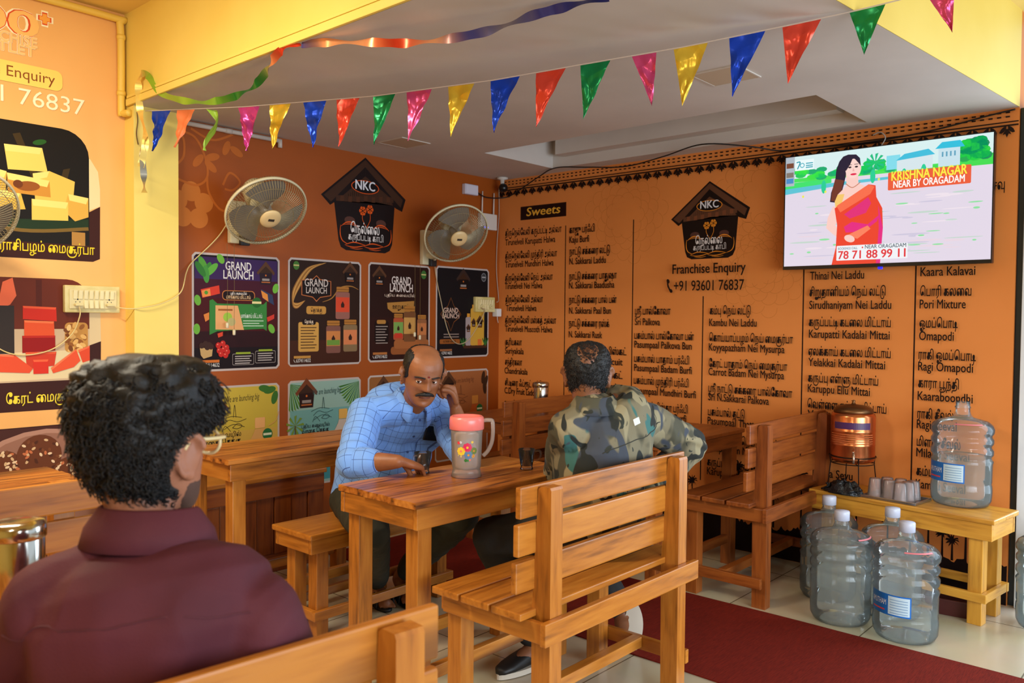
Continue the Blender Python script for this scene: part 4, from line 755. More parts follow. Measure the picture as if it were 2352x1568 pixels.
def tiles():
    m, N, L, b = newmat('beige_floor_tiles')
    tc = N.new('ShaderNodeTexCoord')
    br = N.new('ShaderNodeTexBrick'); br.offset = 0.0
    br.inputs['Scale'].default_value = 1.0; br.inputs['Brick Width'].default_value = 0.6; br.inputs['Row Height'].default_value = 0.6
    br.inputs['Mortar Size'].default_value = 0.003; br.inputs['Color1'].default_value = rgb((206, 192, 160)); br.inputs['Color2'].default_value = rgb((212, 198, 168)); br.inputs['Mortar'].default_value = rgb((120, 105, 80))
    L.new(tc.outputs['Object'], br.inputs['Vector'])
    n = N.new('ShaderNodeTexNoise'); n.inputs['Scale'].default_value = 2.2; n.inputs['Detail'].default_value = 6
    L.new(tc.outputs['Object'], n.inputs['Vector'])
    mx = N.new('ShaderNodeMix'); mx.data_type = 'RGBA'; mx.blend_type = 'MULTIPLY'; mx.inputs['Factor'].default_value = 0.35
    L.new(br.outputs['Color'], mx.inputs['A']); L.new(n.outputs['Color'], mx.inputs['B'])
    L.new(mx.outputs['Result'], b.inputs['Base Color']); b.inputs['Roughness'].default_value = 0.22
    return m
FLOOR_M = tiles()
XL, YF = -2.6, -2.6
struct('floor', MB().box(XL-0.2, 9.0, -6.0, 4.3, -0.1, 0.0), FLOOR_M)
wl0 = struct('wall_left', MB().box(XL-0.2, 1.80, 4.12, 4.3, 0, 2.95), OR_LEFT)
wl = struct('wall_back', MB().box(1.80, 4.6, 4.12, 4.3, 0, 2.95), OR_WALL)
wr = struct('wall_right', MB().box(4.48, 4.62, 0.815, 4.12, 0, 2.95), OR_MENU)
struct('wall_side', MB().box(XL-0.2, XL, YF, 4.12, 0, 2.95), YELLOW)
struct('wall_front', MB().box(XL, 0.0, YF-0.15, YF, 0, 2.1).box(XL, 4.7, YF-0.15, YF, 2.1, 2.95), YELLOW)  # unseen header over the opening, added to keep high daylight off the fascia
# high ceiling over the front and left of the shop, lower false ceiling with a long tray over the seating corner
struct('ceiling', MB().box(XL-0.2, 4.7, YF-0.15, 4.3, 2.81, 2.95), CREAM_C)
Z0 = 2.36
fx, tx0, tx1, ty0, ty1 = 1.763, 3.67, 4.34, 1.46, 3.51
def fy(x): return 1.07-(x-1.763)*0.094      # front edge of the false ceiling, slightly askew
fc = MB()
xs = [fx, tx0, tx1, 4.48]; 
def quad(x0, y0, x1, y1):
    fc.add([(x0, y0, Z0), (x1, y0, Z0), (x1, y1, Z0), (x0, y1, Z0)], [(0, 1, 2, 3)])
fc.add([(fx, fy(fx), Z0), (4.48, fy(4.48), Z0), (4.48, ty0, Z0), (fx, ty0, Z0)], [(0, 1, 2, 3)])
quad(fx, ty0, tx0, 4.12); quad(tx1, ty0, 4.48, 4.12); quad(tx0, ty1, tx1, 4.12)
zt = 2.54
for a, b in (((tx0, ty0), (tx1, ty0)), ((tx1, ty0), (tx1, ty1)), ((tx1, ty1), (tx0, ty1)), ((tx0, ty1), (tx0, ty0))):
    fc.add([a+(Z0,), b+(Z0,), b+(zt,), a+(zt,)], [(0, 1, 2, 3)])
fc.add([(tx0, ty0, zt), (tx1, ty0, zt), (tx1, ty1, zt), (tx0, ty1, zt)], [(0, 1, 2, 3)])
# recessed cove step running round the tray
fc.box(tx1-0.10, tx1, ty0+0.12, ty1-0.10, 2.425, zt)
struct('ceiling_recess', fc, WHITE_C)
tb = MB().box(fx, fx+0.04, 1.06, 4.12, Z0+0.001, 2.81)
struct('wall_beam', tb, YELLOW)
mb = MB().box(fx-0.014, fx-0.0005, 1.06, 4.08, Z0-0.001, Z0+0.032, 0.004)
mb.box(fx-0.010, fx-0.0005, 1.06, 4.08, Z0+0.036, Z0+0.05, 0.003)
struct('trim_1', mb, YELLOW)
pf = MB()
pf.prism([(fx, fy(fx), Z0+0.002), (4.48, fy(4.48), Z0+0.002), (4.48, fy(4.48), 2.81), (fx, fy(fx), 2.81)], (0, 0.03, 0))
struct('wall_fascia', pf, YELLOW)
pil = MB().box(1.763, 1.985, 4.022, 4.12, 0, Z0)
struct('wall_pilaster', pil, YELLOW)
# conduit elbow in the corner of the high ceiling
pp = MB().tube(spline([(-1.0, 4.10, 2.775), (1.0, 4.10, 2.775), (1.70, 4.10, 2.775), (1.732, 4.10, 2.755), (1.738, 4.10, 2.6), (1.738, 4.10, 2.34), (1.742, 4.095, 2.325), (1.752, 4.04, 2.322)], 5), 0.017, 12)
for z in (2.69, 2.42): pp.lathe([(0.019, -0.012), (0.021, 0), (0.019, 0.012)], 12, (1.738, 4.10, z))
o = tag(pp.build('conduit_pipe', flat((238, 200, 84)), smooth=True), 'yellow painted conduit pipe in the corner above the sweet pictures', 'pipe')
pp = MB().tube([(1.99, 4.098, 2.338), (2.616, 4.098, 2.338)], 0.012, 10).tube([(2.616, 4.098, 2.345), (2.616, 4.098, 2.30)], 0.013, 10)
pp.lathe([(0.014, -0.02), (0.014, 0.02)], 10, (2.3, 4.098, 2.338), M=Matrix.Rotation(math.pi/2, 4, 'Y'))
tag(pp.build('conduit_pipe', flat((206, 196, 184)), smooth=True), 'short white conduit pipe under the ceiling above the wall fan nearest the pillar', 'pipe')
# ceiling access panels and door frame
for x, y, lab in ((3.16, 3.665, 'thin square access panel in the white ceiling near the poster wall'), (3.14, 1.63, 'thin square access panel in the white ceiling behind the blue pennant')):
    a = MB().box(x-0.10, x+0.10, y-0.10, y+0.10, Z0-0.004, Z0-0.0005, 0.0015)
    t = thing('ceiling_panel', lab, 'ceiling panel', (0, 0, 0))
    a.build('panel', flat((186, 164, 138), 0.7), t)
    fr = MB()
    for q in ((x-0.108, x+0.108, y-0.108, y-0.10), (x-0.108, x+0.108, y+0.10, y+0.108), (x-0.108, x-0.10, y-0.10, y+0.10), (x+0.10, x+0.108, y-0.10, y+0.10)):
        fr.box(q[0], q[1], q[2], q[3], Z0-0.005, Z0-0.0003)
    fr.build('frame', flat((200, 190, 178)), t)
struct('trim_2', MB().box(4.50, 4.57, 0.785, 0.814, 0, 2.36, 0.003), flat((28, 48, 66), 0.3))
struct('trim_3', MB().box(4.47, 4.62, 0.735, 0.784, 0, 2.36, 0.003), flat((225, 230, 236), 0.4))
struct('ground', MB().box(9.0, 16.0, -8, 8, -0.12, -0.01), flat((150, 146, 140), 0.9))
ow = MB().box(7.2, 7.4, -3.0, 6.0, 0, 1.05)  # invented low wall in place of unclear dark shapes outside
tag(ow.build('stand_in_wall', flat((70, 52, 48), 0.9)), 'dark low wall standing in for unclear dark shapes past the open doorway', 'wall')

# ---------------------------------------------------------------- floor carpet
def carpet_mat():
    m = noisy('red_carpet', (96, 22, 12), (128, 34, 18), 30.0, 0.9, 0.25, (1, 14, 14), lo=0.3, hi=0.7, spec=0.15)
    return m
cb = MB(); n = 60; vs = []; fs = []
for i in range(n+1):
    y = -1.6+i*(3.86+1.6)/n
    w = 0.008*noise.noise(V((y*2.1, 3.1, 0)))
    vs += [(2.775+w, y, 0.001), (2.775+w, y, 0.006), (3.59+0.012*noise.noise(V((y*1.7, 9.1, 0))), y, 0.006), (3.59+w, y, 0.001)]
cb.loft([vs[4*i:4*i+4] for i in range(n+1)])
tag(cb.build('carpet_runner', carpet_mat()), 'long dark red carpet runner across the beige tiles', 'carpet')

# ---------------------------------------------------------------- prints on the menu wall (x = 4.48, facing -x)
INK = (30, 14, 10)
def menu_wall(): return FA((4.48, 0, 0), (0, -1, 0), (0, 0, 1), step=0.00004)
a = menu_wall()
for s_, k, y, z, w in MENU:
    if k == 't': a.text(s_, -y, z, 0.064, INK, w, True, 0.022)
    else: a.text(s_, -y, z, 0.064, INK, w, False, 0.020)
a.text('Franchise Enquiry', -2.648, 1.632, 0.083, INK, 0.484, bold=0.022)
a.text('+91 93601 76837', -2.636, 1.527, 0.088, INK, 0.464, bold=0.014)
a.curve([(-2.680, 1.583), (-2.677, 1.558), (-2.662, 1.530)], 0.011, INK)
a.ell(-2.677, 1.587, 0.010, 0.014, INK, 0.4); a.ell(-2.656, 1.527, 0.010, 0.013, INK, 0.7)
a.build('menu_lettering', wr)
for y, za, zb in ((3.503, 0.45, 1.989), (2.951, 0.45, 1.99), (2.446, 0.378, 1.493), (1.830, 0.444, 1.72), (1.252, 0.45, 1.72)):
    a = menu_wall(); a.rect(-y-0.0035, za, -y+0.0035, zb, INK); a.build('menu_divider', wr)
a = menu_wall(); a.rect(-3.916, 2.054, -3.50, 2.150, (34, 10, 6))
a.text('Sweets', -3.862, 2.080, 0.085, (240, 180, 60), 0.31, bold=0.022, shear=0.12)
a.build('heading_plate', wr)
a = menu_wall()
y = 4.11
while y > 0.84:
    a.rect(-y, 2.338, -y+0.018, 2.345, INK); a.rect(-y, 2.318, -y+0.018, 2.325, INK)
    y -= 0.036
a.rect(-4.12, 2.2935, -0.816, 2.299, INK); a.rect(-4.12, 2.2765, -0.816, 2.284, INK)
y = 4.095
while y > 0.84:
    for sx in (-1, 1):
        p = [(-y+sx*0.003, 2.277), (-y+sx*0.016, 2.272), (-y+sx*0.026, 2.262), (-y+sx*0.033, 2.246), (-y+sx*0.024, 2.243), (-y+sx*0.012, 2.250), (-y+sx*0.004, 2.262)]
        a.poly(p, INK)
        a.poly([(-y+sx*0.003, 2.262), (-y+sx*0.013, 2.247), (-y+sx*0.018, 2.236), (-y+sx*0.006, 2.240)], INK)
    a.poly([(-y-0.007, 2.262), (-y-0.009, 2.245), (-y, 2.222), (-y+0.009, 2.245), (-y+0.007, 2.262)], INK)
    y -= 0.0735
a.build('border_pattern', wr)
a = menu_wall()
for cx, cz, R0 in ((-3.02, 2.02, 0.10), (-2.04, 2.06, 0.12), (-2.10, 1.66, 0.08)):
    for rr in range(6):
        for k in range(9):
            a0 = k*2*math.pi/9+rr*0.3; R1 = R0+rr*0.035; a.k = -8
            a.line([(cx+R1*math.cos(a0)+0.05*math.cos(a0+t), cz+R1*math.sin(a0)+0.05*math.sin(a0+t)) for t in [x*0.35-1.4 for x in range(9)]], 0.0020, (198, 118, 52))
a.build('mandala_pattern', wr)
# dark ground with palms along the foot of the wall
a = menu_wall(); rng = random.Random(4)
p = [(-4.118, 0.001), (-0.817, 0.001)]
y = -0.817
while y > -4.118:
    p.append((y, 0.185+0.02*math.sin(y*7)+rng.uniform(-0.012, 0.02))); y -= 0.012
p.append((-4.118, 0.19))
# grassy ridge in strips so that every face stays simple
ridge = p[2:]
for i in range(len(ridge)-1):
    (xa, za), (xb, zb) = ridge[i], ridge[i+1]
    a.k = 0; a.poly([(xb, 0.001), (xa, 0.001), (xa, za), (xb, zb)], (24, 10, 12))
a.k = 3
for y, h in ((3.9, 0.3), (3.4, 0.2), (2.95, 0.26), (2.5, 0.18), (2.2, 0.3), (1.98, 0.16), (1.82, 0.30), (1.64, 0.20), (1.52, 0.24), (1.36, 0.13), (1.25, 0.15), (1.165, 0.17), (1.10, 0.11), (1.055, 0.08), (0.995, 0.165), (0.905, 0.14)):
    t = 0.19+h; a.k = 4
    a.poly([(-y-0.006, 0.17), (-y+0.006, 0.17), (-y+0.003, t), (-y-0.003, t)], (30, 12, 14))
    for k in range(11):
        an = 2*math.pi*k/11+rng.uniform(-0.2, 0.2); r = 0.042*(0.7+h)
        dx, dz = r*math.cos(an), r*math.sin(an)
        a.poly([(-y+0.2*dz, t-0.2*dx), (-y+dx*0.8, t+dz*0.9+0.004), (-y+dx, t+dz-0.006), (-y-0.2*dz, t+0.2*dx)], (30, 12, 14))
a.build('palm_silhouettes', wr)
# faint white scuffs: seams of the vinyl
# ---------------------------------------------------------------- house shaped logo signs
def house_logo(name, o, u, label, warm, sc=1.0, parent=None, small=False, tilt=0.0):
    """thatched house logo; local 0..1 box about 0.66 wide, 0.585 high"""
    W_, H_ = 0.66*sc, 0.585*sc
    R = FA(o, u, (0, 0, 1), step=0.00006)
    R.w = W_; R.h = H_
    dk, th, ol = (24, 12, 12), ((96, 60, 40) if warm else (64, 38, 24)), ((226, 138, 40) if warm else (214, 84, 24))
    th2 = (120, 70, 44) if warm else (78, 44, 26)
    roof = [(0.0, 0.545), (0.5, 1.0), (1.0, 0.61), (0.955, 0.475), (0.885, 0.50), (0.86, 0.55), (0.14, 0.50), (0.115, 0.47)]
    R.poly([(0.135, 0.56), (0.865, 0.60), (0.83, 0.10), (0.80, 0.03), (0.74, 0.0), (0.28, 0.0), (0.22, 0.03), (0.195, 0.10)], dk)
    R.poly([(0.0, 0.545), (0.5, 1.0), (0.5, 0.80), (0.17, 0.50), (0.10, 0.45)], dk)
    R.poly([(0.5, 1.0), (1.0, 0.615), (0.955, 0.475), (0.87, 0.505), (0.5, 0.80)], dk)
    R.poly([(0.03, 0.545), (0.5, 0.975), (0.5, 0.90), (0.11, 0.485)], th)
    R.poly([(0.5, 0.975), (0.965, 0.605), (0.935, 0.52), (0.5, 0.895)], th)
    R.poly([(0.19, 0.50), (0.5, 0.80), (0.84, 0.53), (0.82, 0.57)], th)
    R.poly([(0.5, 0.80), (0.82, 0.60), (0.83, 0.53), (0.5, 0.55)], th); R.poly([(0.17, 0.50), (0.5, 0.80), (0.5, 0.54)], th)
    rng = random.Random(2)
    if not small:
        for k in range(26):
            x = 0.2+0.62*k/25; top = 0.5+0.27*(1-abs(x-0.5)/0.36)
            R.k = 7; R.line([(x, 0.53), (x+rng.uniform(-0.006, 0.006), max(0.56, top-0.03))], 0.0022*sc, (46, 28, 18))
    R.k = 9
    for k in range(15):
        x0 = 0.165+k*0.0455; z = 0.50+0.004*k+rng.uniform(-0.006, 0.006)
        R.poly([(x0, z), (x0+0.043, z+0.003), (x0+0.043, z+0.062), (x0, z+0.058)], th2 if k % 2 else th); R.k = 9
    R.k = 11
    R.ell(0.5, 0.685, 0.165, 0.072, ol); R.ell(0.5, 0.685, 0.155, 0.064, (16, 10, 12))
    R.text('NKC', 0.5, 0.655, 0.108*sc*0.75, (225, 225, 230), 0.155*sc, bold=0.03, al='c')
    for cx, cz, dx in ((0.47, 0.43, -0.012), (0.555, 0.455, 0.012)):
        for k in range(6):
            R.k = 14; R.ell(cx+0.026*math.cos(k*1.047), cz+0.03*math.sin(k*1.047), 0.017, 0.021, ol, n=10)
        R.k = 15; R.ell(cx, cz, 0.008, 0.01, dk, n=8)
        R.curve([(cx, cz-0.03), (cx+dx*0.2, 0.34), (0.515-dx*0.1, 0.25)], 0.004*sc, ol)
    for cx in (0.32, 0.69):
        R.ell(cx, 0.315, 0.062, 0.042, (84, 52, 44), n=12)
        R.curve([(cx-0.10, 0.245), (cx-0.05, 0.285), (cx, 0.298), (cx+0.05, 0.285), (cx+0.10, 0.245)], 0.008*sc, ol, True)
        R.curve([(cx-0.085, 0.26), (cx, 0.276), (cx+0.085, 0.26)], 0.004*sc, ol, True)
    R.text(TA['shop'], 0.5, 0.19, 0.085*sc, (225, 218, 215), 0.225*sc, True, 0.012, 'c')
    R.text(TA['coffee'], 0.51, 0.115, 0.058*sc, (205, 198, 195), 0.275*sc, True, 0.006, 'c')
    R.curve([(0.215, 0.26), (0.21, 0.17), (0.235, 0.10), (0.30, 0.065)], 0.007*sc, ol, True)
    R.curve([(0.81, 0.26), (0.815, 0.17), (0.79, 0.10), (0.72, 0.065)], 0.007*sc, ol, True)
    for cx in (0.40, 0.62):
        R.curve([(cx-0.14, 0.055), (cx-0.06, 0.085), (cx, 0.088), (cx+0.1, 0.068)], 0.007*sc, ol, True)
        R.curve([(cx-0.13, 0.05), (cx-0.05, 0.038), (cx+0.02, 0.045), (cx+0.1, 0.068)], 0.007*sc, ol, True)
        R.curve([(cx-0.08, 0.028), (cx, 0.02), (cx+0.07, 0.032)], 0.004*sc, ol, True)
    return R.build(name, parent)
lt = thing('house_sign', 'large dark thatched house logo on the poster wall between the two wall fans', 'sign')
house_logo('logo_print', (2.908, 4.12, 1.756), (1, 0, 0), '', False, 1.0, lt)
rt = thing('house_sign', 'brown thatched house logo on the menu wall above the phone number', 'sign')
house_logo('logo_print', (4.48, 2.675, 1.718), (0, -1, 0), '', True, 0.79, rt)

# ---------------------------------------------------------------- floral print on the poster wall
a = FA((0, 4.12, 0), (1, 0, 0), (0, 0, 1), step=0.00003)
pc = (204, 120, 52)
for k in range(5):
    an = k*2*math.pi/5+0.3; a.ell(2.10+0.075*math.cos(an), 1.92+0.075*math.sin(an), 0.052, 0.052, pc)
pc = (196, 106, 40)
for pts in ([(2.02, 2.30), (2.12, 2.28), (2.18, 2.18), (2.19, 2.08), (2.13, 2.03), (2.03, 2.05)], [(2.19, 2.08), (2.20, 2.0), (2.26, 1.92), (2.34, 1.91)], [(2.10, 2.32), (2.22, 2.28), (2.34, 2.33)],
            [(2.28, 2.05), (2.32, 2.12), (2.38, 2.08), (2.34, 2.03), (2.29, 2.03)], [(2.02, 2.12), (2.06, 2.17), (2.06, 2.26), (2.02, 2.3)]): a.curve(pts, 0.012, pc)
for x, z, r in ((2.14, 2.16, 0.9), (2.21, 2.14, -0.7), (2.22, 2.19, 0.3), (2.30, 2.25, 1.2), (2.36, 2.24, -0.5)): a.ell(x, z, 0.042, 0.02, pc, r)
a.build('floral_pattern', wl)
# ---------------------------------------------------------------- posters on the poster wall (y = 4.12, facing -y)
def poster(x0, z0, w, h, label, bg, border=(196, 182, 176)):
    t = thing('wall_poster', label, 'poster', (x0, 4.12, z0), 0, 'posters on the poster wall')
    b = FA((0, -0.0001, 0), (1, 0, 0), (0, 0, 1), w=w, h=h)
    c = 0.035
    b.poly([(c, 0), (1-c, 0), (1, c*w/h), (1, 1-c*w/h), (1-c, 1), (c, 1), (0, 1-c*w/h), (0, c*w/h)], border)
    b.build('border', t)
    a = FA((0, -0.0006, 0), (1, 0, 0), (0, 0, 1), w=w, h=h, step=0.00005)
    e = 0.022; e2 = e*w/h
    a.poly([(c+.01, e2), (1-c-.01, e2), (1-e, c*w/h+.01), (1-e, 1-c*w/h-.01), (1-c-.01, 1-e2), (c+.01, 1-e2), (e, 1-c*w/h-.01), (e, c*w/h+.01)], bg)
    return t, a
def mini_house(a, x, y, s, dk=(26, 14, 12), th=(92, 58, 36)):
    k = a.w/a.h
    a.poly([(x-0.38*s, y), (x+0.38*s, y), (x+0.32*s, y-0.62*s*k), (x-0.32*s, y-0.62*s*k)], dk)
    a.poly([(x-0.55*s, y), (x, y+0.62*s*k), (x+0.55*s, y+0.02*s), (x+0.48*s, y-0.12*s*k), (x, y+0.36*s*k), (x-0.47*s, y-0.12*s*k)], th)
    a.poly([(x-0.40*s, y-0.02*s), (x, y+0.36*s*k), (x+0.40*s, y)], (60, 36, 22))
    a.ell(x, y-0.13*s*k, 0.05*s, 0.05*s*k, (206, 110, 40), n=8)
    a.rect(x-0.22*s, y-0.42*s*k, x+0.22*s, y-0.30*s*k, (150, 140, 135))
    a.rect(x-0.26*s, y-0.53*s*k, x+0.26*s, y-0.47*s*k, (180, 100, 50))
def phone_line(a, bar):
    a.rect(0.07, 0.075, 0.29, 0.098, bar)
    a.text('6374114632', 0.10, 0.038, 0.030, (225, 220, 215), 0.10, bold=0.01)
    a.curve([(0.07, 0.065), (0.074, 0.05), (0.09, 0.038)], 0.003, (225, 220, 215))
def jar(a, x, y, w, h, band, fill, cap=(176, 116, 50)):
    a.rect(x-w/2, y, x+w/2, y+h*0.84, fill, 0.012)
    a.rect(x-w*0.48, y+h*0.22, x+w*0.48, y+h*0.68, band)
    a.poly([(x-w*0.13, y+h*0.45), (x, y+h*0.56), (x+w*0.13, y+h*0.45), (x+w*0.10, y+h*0.36), (x-w*0.10, y+h*0.36)], (56, 30, 20))
    a.rect(x-w*0.44, y+h*0.85, x+w*0.44, y+h, cap, 0.005); a.rect(x-w*0.44, y+h*0.91, x+w*0.44, y+h*0.93, (120, 76, 30))
PZ, PH, PW = 1.056, 0.632, 0.524
# 1: bright wrapper poster
t, a = poster(2.104, PZ-0.006, PW, PH, 'grand launch poster with green sweet wrapper on purple and dark red', (24, 8, 10))
a.rect(0.025, 0.30, 0.975, 0.78, (72, 12, 14)); a.rect(0.025, 0.62, 0.975, 0.80, (66, 16, 34)); a.rect(0.03, 0.78, 0.97, 0.965, (58, 34, 84)); a.rect(0.025, 0.20, 0.975, 0.34, (44, 10, 12))
for x, y, r, c in ((0.12, 0.90, 0.5, (84, 156, 56)), (0.17, 0.85, -0.3, (60, 132, 52)), (0.21, 0.86, -0.8, (96, 170, 62)), (0.15, 0.82, 0.1, (70, 146, 60)), (0.09, 0.86, 0.6, (52, 120, 48))): a.ell(x, y, 0.035, 0.075, c, r)
for x, y, r in ((0.31, 0.955, 0.6), (0.95, 0.72, -0.3), (0.06, 0.60, 0.2), (0.05, 0.36, 0), (0.90, 0.36, 0.5)): a.ell(x, y, 0.035, 0.045, (110, 176, 60), r)
a.text('GRAND', 0.51, 0.865, 0.066, (232, 226, 222), 0.155, bold=0.016, al='c')
a.text('LAUNCH', 0.51, 0.79, 0.066, (232, 226, 222), 0.18, bold=0.016, al='c')
mini_house(a, 0.83, 0.855, 0.2, (40, 24, 34))
a.rect(0.325, 0.605, 0.70, 0.69, (200, 120, 60), 0.022); a.rect(0.333, 0.611, 0.692, 0.684, (30, 10, 10), 0.02)
a.text(TA['puthiya'], 0.51, 0.655, 0.02, (235, 225, 215), 0.10, True, al='c'); a.text(TA['mango'], 0.51, 0.62, 0.028, (240, 200, 150), 0.145, True, 0.01, 'c')
a.poly([(0.09, 0.69), (0.29, 0.73), (0.30, 0.66), (0.11, 0.62)], (214, 60, 40)); a.poly([(0.10, 0.68), (0.19, 0.70), (0.20, 0.64), (0.11, 0.625)], (232, 140, 70)); a.ell(0.15, 0.665, 0.02, 0.016, (80, 150, 50))
a.poly([(0.77, 0.71), (0.79, 0.63), (0.93, 0.57), (0.91, 0.66)], (50, 60, 92)); a.poly([(0.77, 0.70), (0.79, 0.635), (0.86, 0.60), (0.85, 0.665)], (224, 140, 60))
a.poly([(0.185, 0.60), (0.22, 0.61), (0.27, 0.575), (0.80, 0.575), (0.84, 0.605), (0.84, 0.34), (0.80, 0.36), (0.27, 0.34), (0.185, 0.31)], (56, 128, 56))
a.poly([(0.25, 0.56), (0.50, 0.56), (0.57, 0.35), (0.25, 0.355)], (232, 170, 110)); a.ell(0.385, 0.46, 0.05, 0.04, (160, 200, 70)); a.ell(0.43, 0.42, 0.045, 0.035, (190, 180, 120))
a.rect(0.28, 0.515, 0.44, 0.53, (160, 90, 40)); a.ell(0.72, 0.59, 0.055, 0.045, (40, 100, 40)); a.rect(0.665, 0.58, 0.775, 0.60, (230, 215, 150))
a.text(TA['mango'], 0.66, 0.455, 0.032, (225, 232, 220), 0.13, True, 0.01, 'c')
for k in range(3): a.rect(0.56, 0.425-0.022*k, 0.80-0.05*(k % 2), 0.433-0.022*k, (190, 215, 185))
a.poly([(0.84, 0.46), (0.93, 0.49), (0.93, 0.45), (0.85, 0.42)], (206, 60, 44)); a.poly([(0.27, 0.32), (0.33, 0.335), (0.33, 0.30), (0.28, 0.285)], (214, 70, 44)); a.poly([(0.12, 0.48), (0.18, 0.50), (0.18, 0.44), (0.14, 0.42)], (220, 130, 60))
a.poly([(0.08, 0.20), (0.22, 0.20), (0.21, 0.13), (0.12, 0.11), (0.09, 0.14)], (196, 160, 104))
for x, y in ((0.10, 0.22), (0.14, 0.235), (0.18, 0.225), (0.16, 0.205), (0.20, 0.21)): a.ell(x, y, 0.03, 0.025, (62, 36, 28), n=10)
for x, y in ((0.28, 0.22), (0.33, 0.235), (0.37, 0.20), (0.29, 0.175), (0.34, 0.185), (0.38, 0.165), (0.31, 0.145), (0.36, 0.135)): a.ell(x, y, 0.03, 0.026, (196, 40, 32), n=12); a.ell(x-0.008, y+0.008, 0.008, 0.006, (240, 130, 110), n=8)
for x0, y0, x1, y1 in ((0.435, 0.045, 0.685, 0.145), (0.70, 0.055, 0.945, 0.165)):
    a.rect(x0, y0, x1, y1, (150, 140, 135), 0.008); a.rect(x0+0.005, y0+0.005, x1-0.005, y1-0.005, (24, 8, 10), 0.007)
    a.rect(x0+0.04, y1-0.005, x1-0.04, y1+0.012, (150, 170, 50))
    for k in range(4): a.rect(x0+0.03, y1-0.028-0.02*k, x1-0.03-0.02*(k % 2), y1-0.020-0.02*k, (190, 180, 176))
phone_line(a, (206, 110, 40)); a.build('print', t)
# 2: jars on brown with golden swirl
t, a = poster(2.684, PZ, PW, PH, 'grand launch poster with golden ribbon and three pickle jars on dark brown', (44, 24, 14))
a.rect(0.025, 0.02, 0.975, 0.24, (66, 32, 16))
for k in range(6): a.curve([(0.50-0.02*k, 0.972-0.003*k), (0.30-0.015*k, 0.90), (0.13-0.012*k, 0.72), (0.06, 0.60-0.006*k), (0.12, 0.58-0.008*k), (0.22, 0.61)], 0.012-0.001*k, ((176, 122, 56), (208, 160, 88), (150, 98, 44))[k % 3], True)
a.curve([(0.45, 0.60), (0.58, 0.64), (0.70, 0.74), (0.85, 0.76), (0.96, 0.73)], 0.008, (176, 122, 56), True)
a.poly([(0.17, 0.80), (0.32, 0.815), (0.37, 0.85), (0.42, 0.815), (0.57, 0.80), (0.57, 0.66), (0.42, 0.64), (0.37, 0.60), (0.32, 0.64), (0.17, 0.66)], (196, 110, 60)); a.poly([(0.18, 0.795), (0.32, 0.807), (0.37, 0.84), (0.42, 0.807), (0.56, 0.795), (0.56, 0.665), (0.42, 0.648), (0.37, 0.612), (0.32, 0.648), (0.18, 0.665)], (26, 12, 10))
a.text('GRAND', 0.37, 0.745, 0.064, (214, 200, 190), 0.165, bold=0.016, al='c'); a.text('LAUNCH', 0.37, 0.68, 0.052, (214, 200, 190), 0.145, bold=0.01, al='c')
a.rect(0.235, 0.485, 0.50, 0.56, (196, 142, 66), 0.015); a.text(TA['thokku'], 0.37, 0.505, 0.034, (60, 30, 14), 0.08, True, 0.012, 'c')
a.rect(0.13, 0.135, 0.40, 0.41, (206, 156, 76), 0.012); a.rect(0.18, 0.385, 0.36, 0.44, (30, 14, 10), 0.012); a.text(TA['thokku'], 0.27, 0.40, 0.026, (225, 205, 180), 0.06, True, 0.01, 'c')
for k in range(8): a.rect(0.16, 0.355-0.027*k, 0.37-0.02*(k % 3), 0.363-0.027*k, (72, 40, 20))
jar(a, 0.73, 0.44, 0.20, 0.31, (216, 74, 44), (150, 96, 84)); jar(a, 0.60, 0.115, 0.20, 0.31, (206, 130, 70), (130, 84, 72)); jar(a, 0.84, 0.125, 0.20, 0.31, (216, 128, 80), (136, 110, 76))
a.rect(0.51, 0.19, 0.69, 0.24, (110, 150, 60)); mini_house(a, 0.835, 0.895, 0.2); a.ell(0.10, 0.93, 0.04, 0.04, (70, 120, 50)); a.rect(0.065, 0.925, 0.135, 0.938, (200, 190, 120))
phone_line(a, (196, 142, 66)); a.build('print', t)
# 3: jars on a podium
t, a = poster(3.264, PZ+0.006, PW, PH, 'grand launch poster with three jars on wooden podium above the seated man', (46, 18, 12))
a.rect(0.025, 0.45, 0.975, 0.965, (40, 17, 12)); mini_house(a, 0.17, 0.87, 0.2); a.ell(0.89, 0.905, 0.045, 0.045, (60, 110, 50)); a.rect(0.85, 0.90, 0.93, 0.913, (200, 190, 120))
a.text('GRAND', 0.52, 0.79, 0.074, (228, 214, 206), 0.165, bold=0.018, al='c'); a.text('LAUNCH', 0.52, 0.715, 0.074, (228, 214, 206), 0.195, bold=0.018, al='c')
a.text(TA['puthiya'], 0.50, 0.665, 0.026, (214, 190, 170), 0.26, True, 0, 'c', shear=0.1)
a.poly([(0.29, 0.60), (0.73, 0.625), (0.72, 0.53), (0.62, 0.50), (0.38, 0.50), (0.30, 0.54)], (176, 124, 58)); a.text(TA['oorugai'], 0.51, 0.54, 0.04, (40, 18, 10), 0.14, True, 0.012, 'c')
a.rect(0.10, 0.20, 0.315, 0.41, (24, 10, 8), 0.012); a.rect(0.13, 0.385, 0.27, 0.425, (176, 124, 58), 0.01)
for k in range(7): a.rect(0.115, 0.355-0.028*k, 0.30-0.02*(k % 3), 0.363-0.028*k, (170, 155, 145))
a.rect(0.35, 0.07, 0.98, 0.15, (150, 86, 44), 0.02); a.rect(0.40, 0.13, 0.98, 0.22, (166, 98, 52), 0.02)
jar(a, 0.47, 0.22, 0.16, 0.27, (120, 160, 80), (176, 82, 50)); jar(a, 0.86, 0.21, 0.16, 0.27, (196, 120, 70), (150, 96, 60)); jar(a, 0.655, 0.20, 0.20, 0.37, (200, 150, 80), (120, 76, 44))
a.rect(0.41, 0.24, 0.53, 0.29, (200, 60, 40))
phone_line(a, (176, 110, 56)); a.build('print', t)
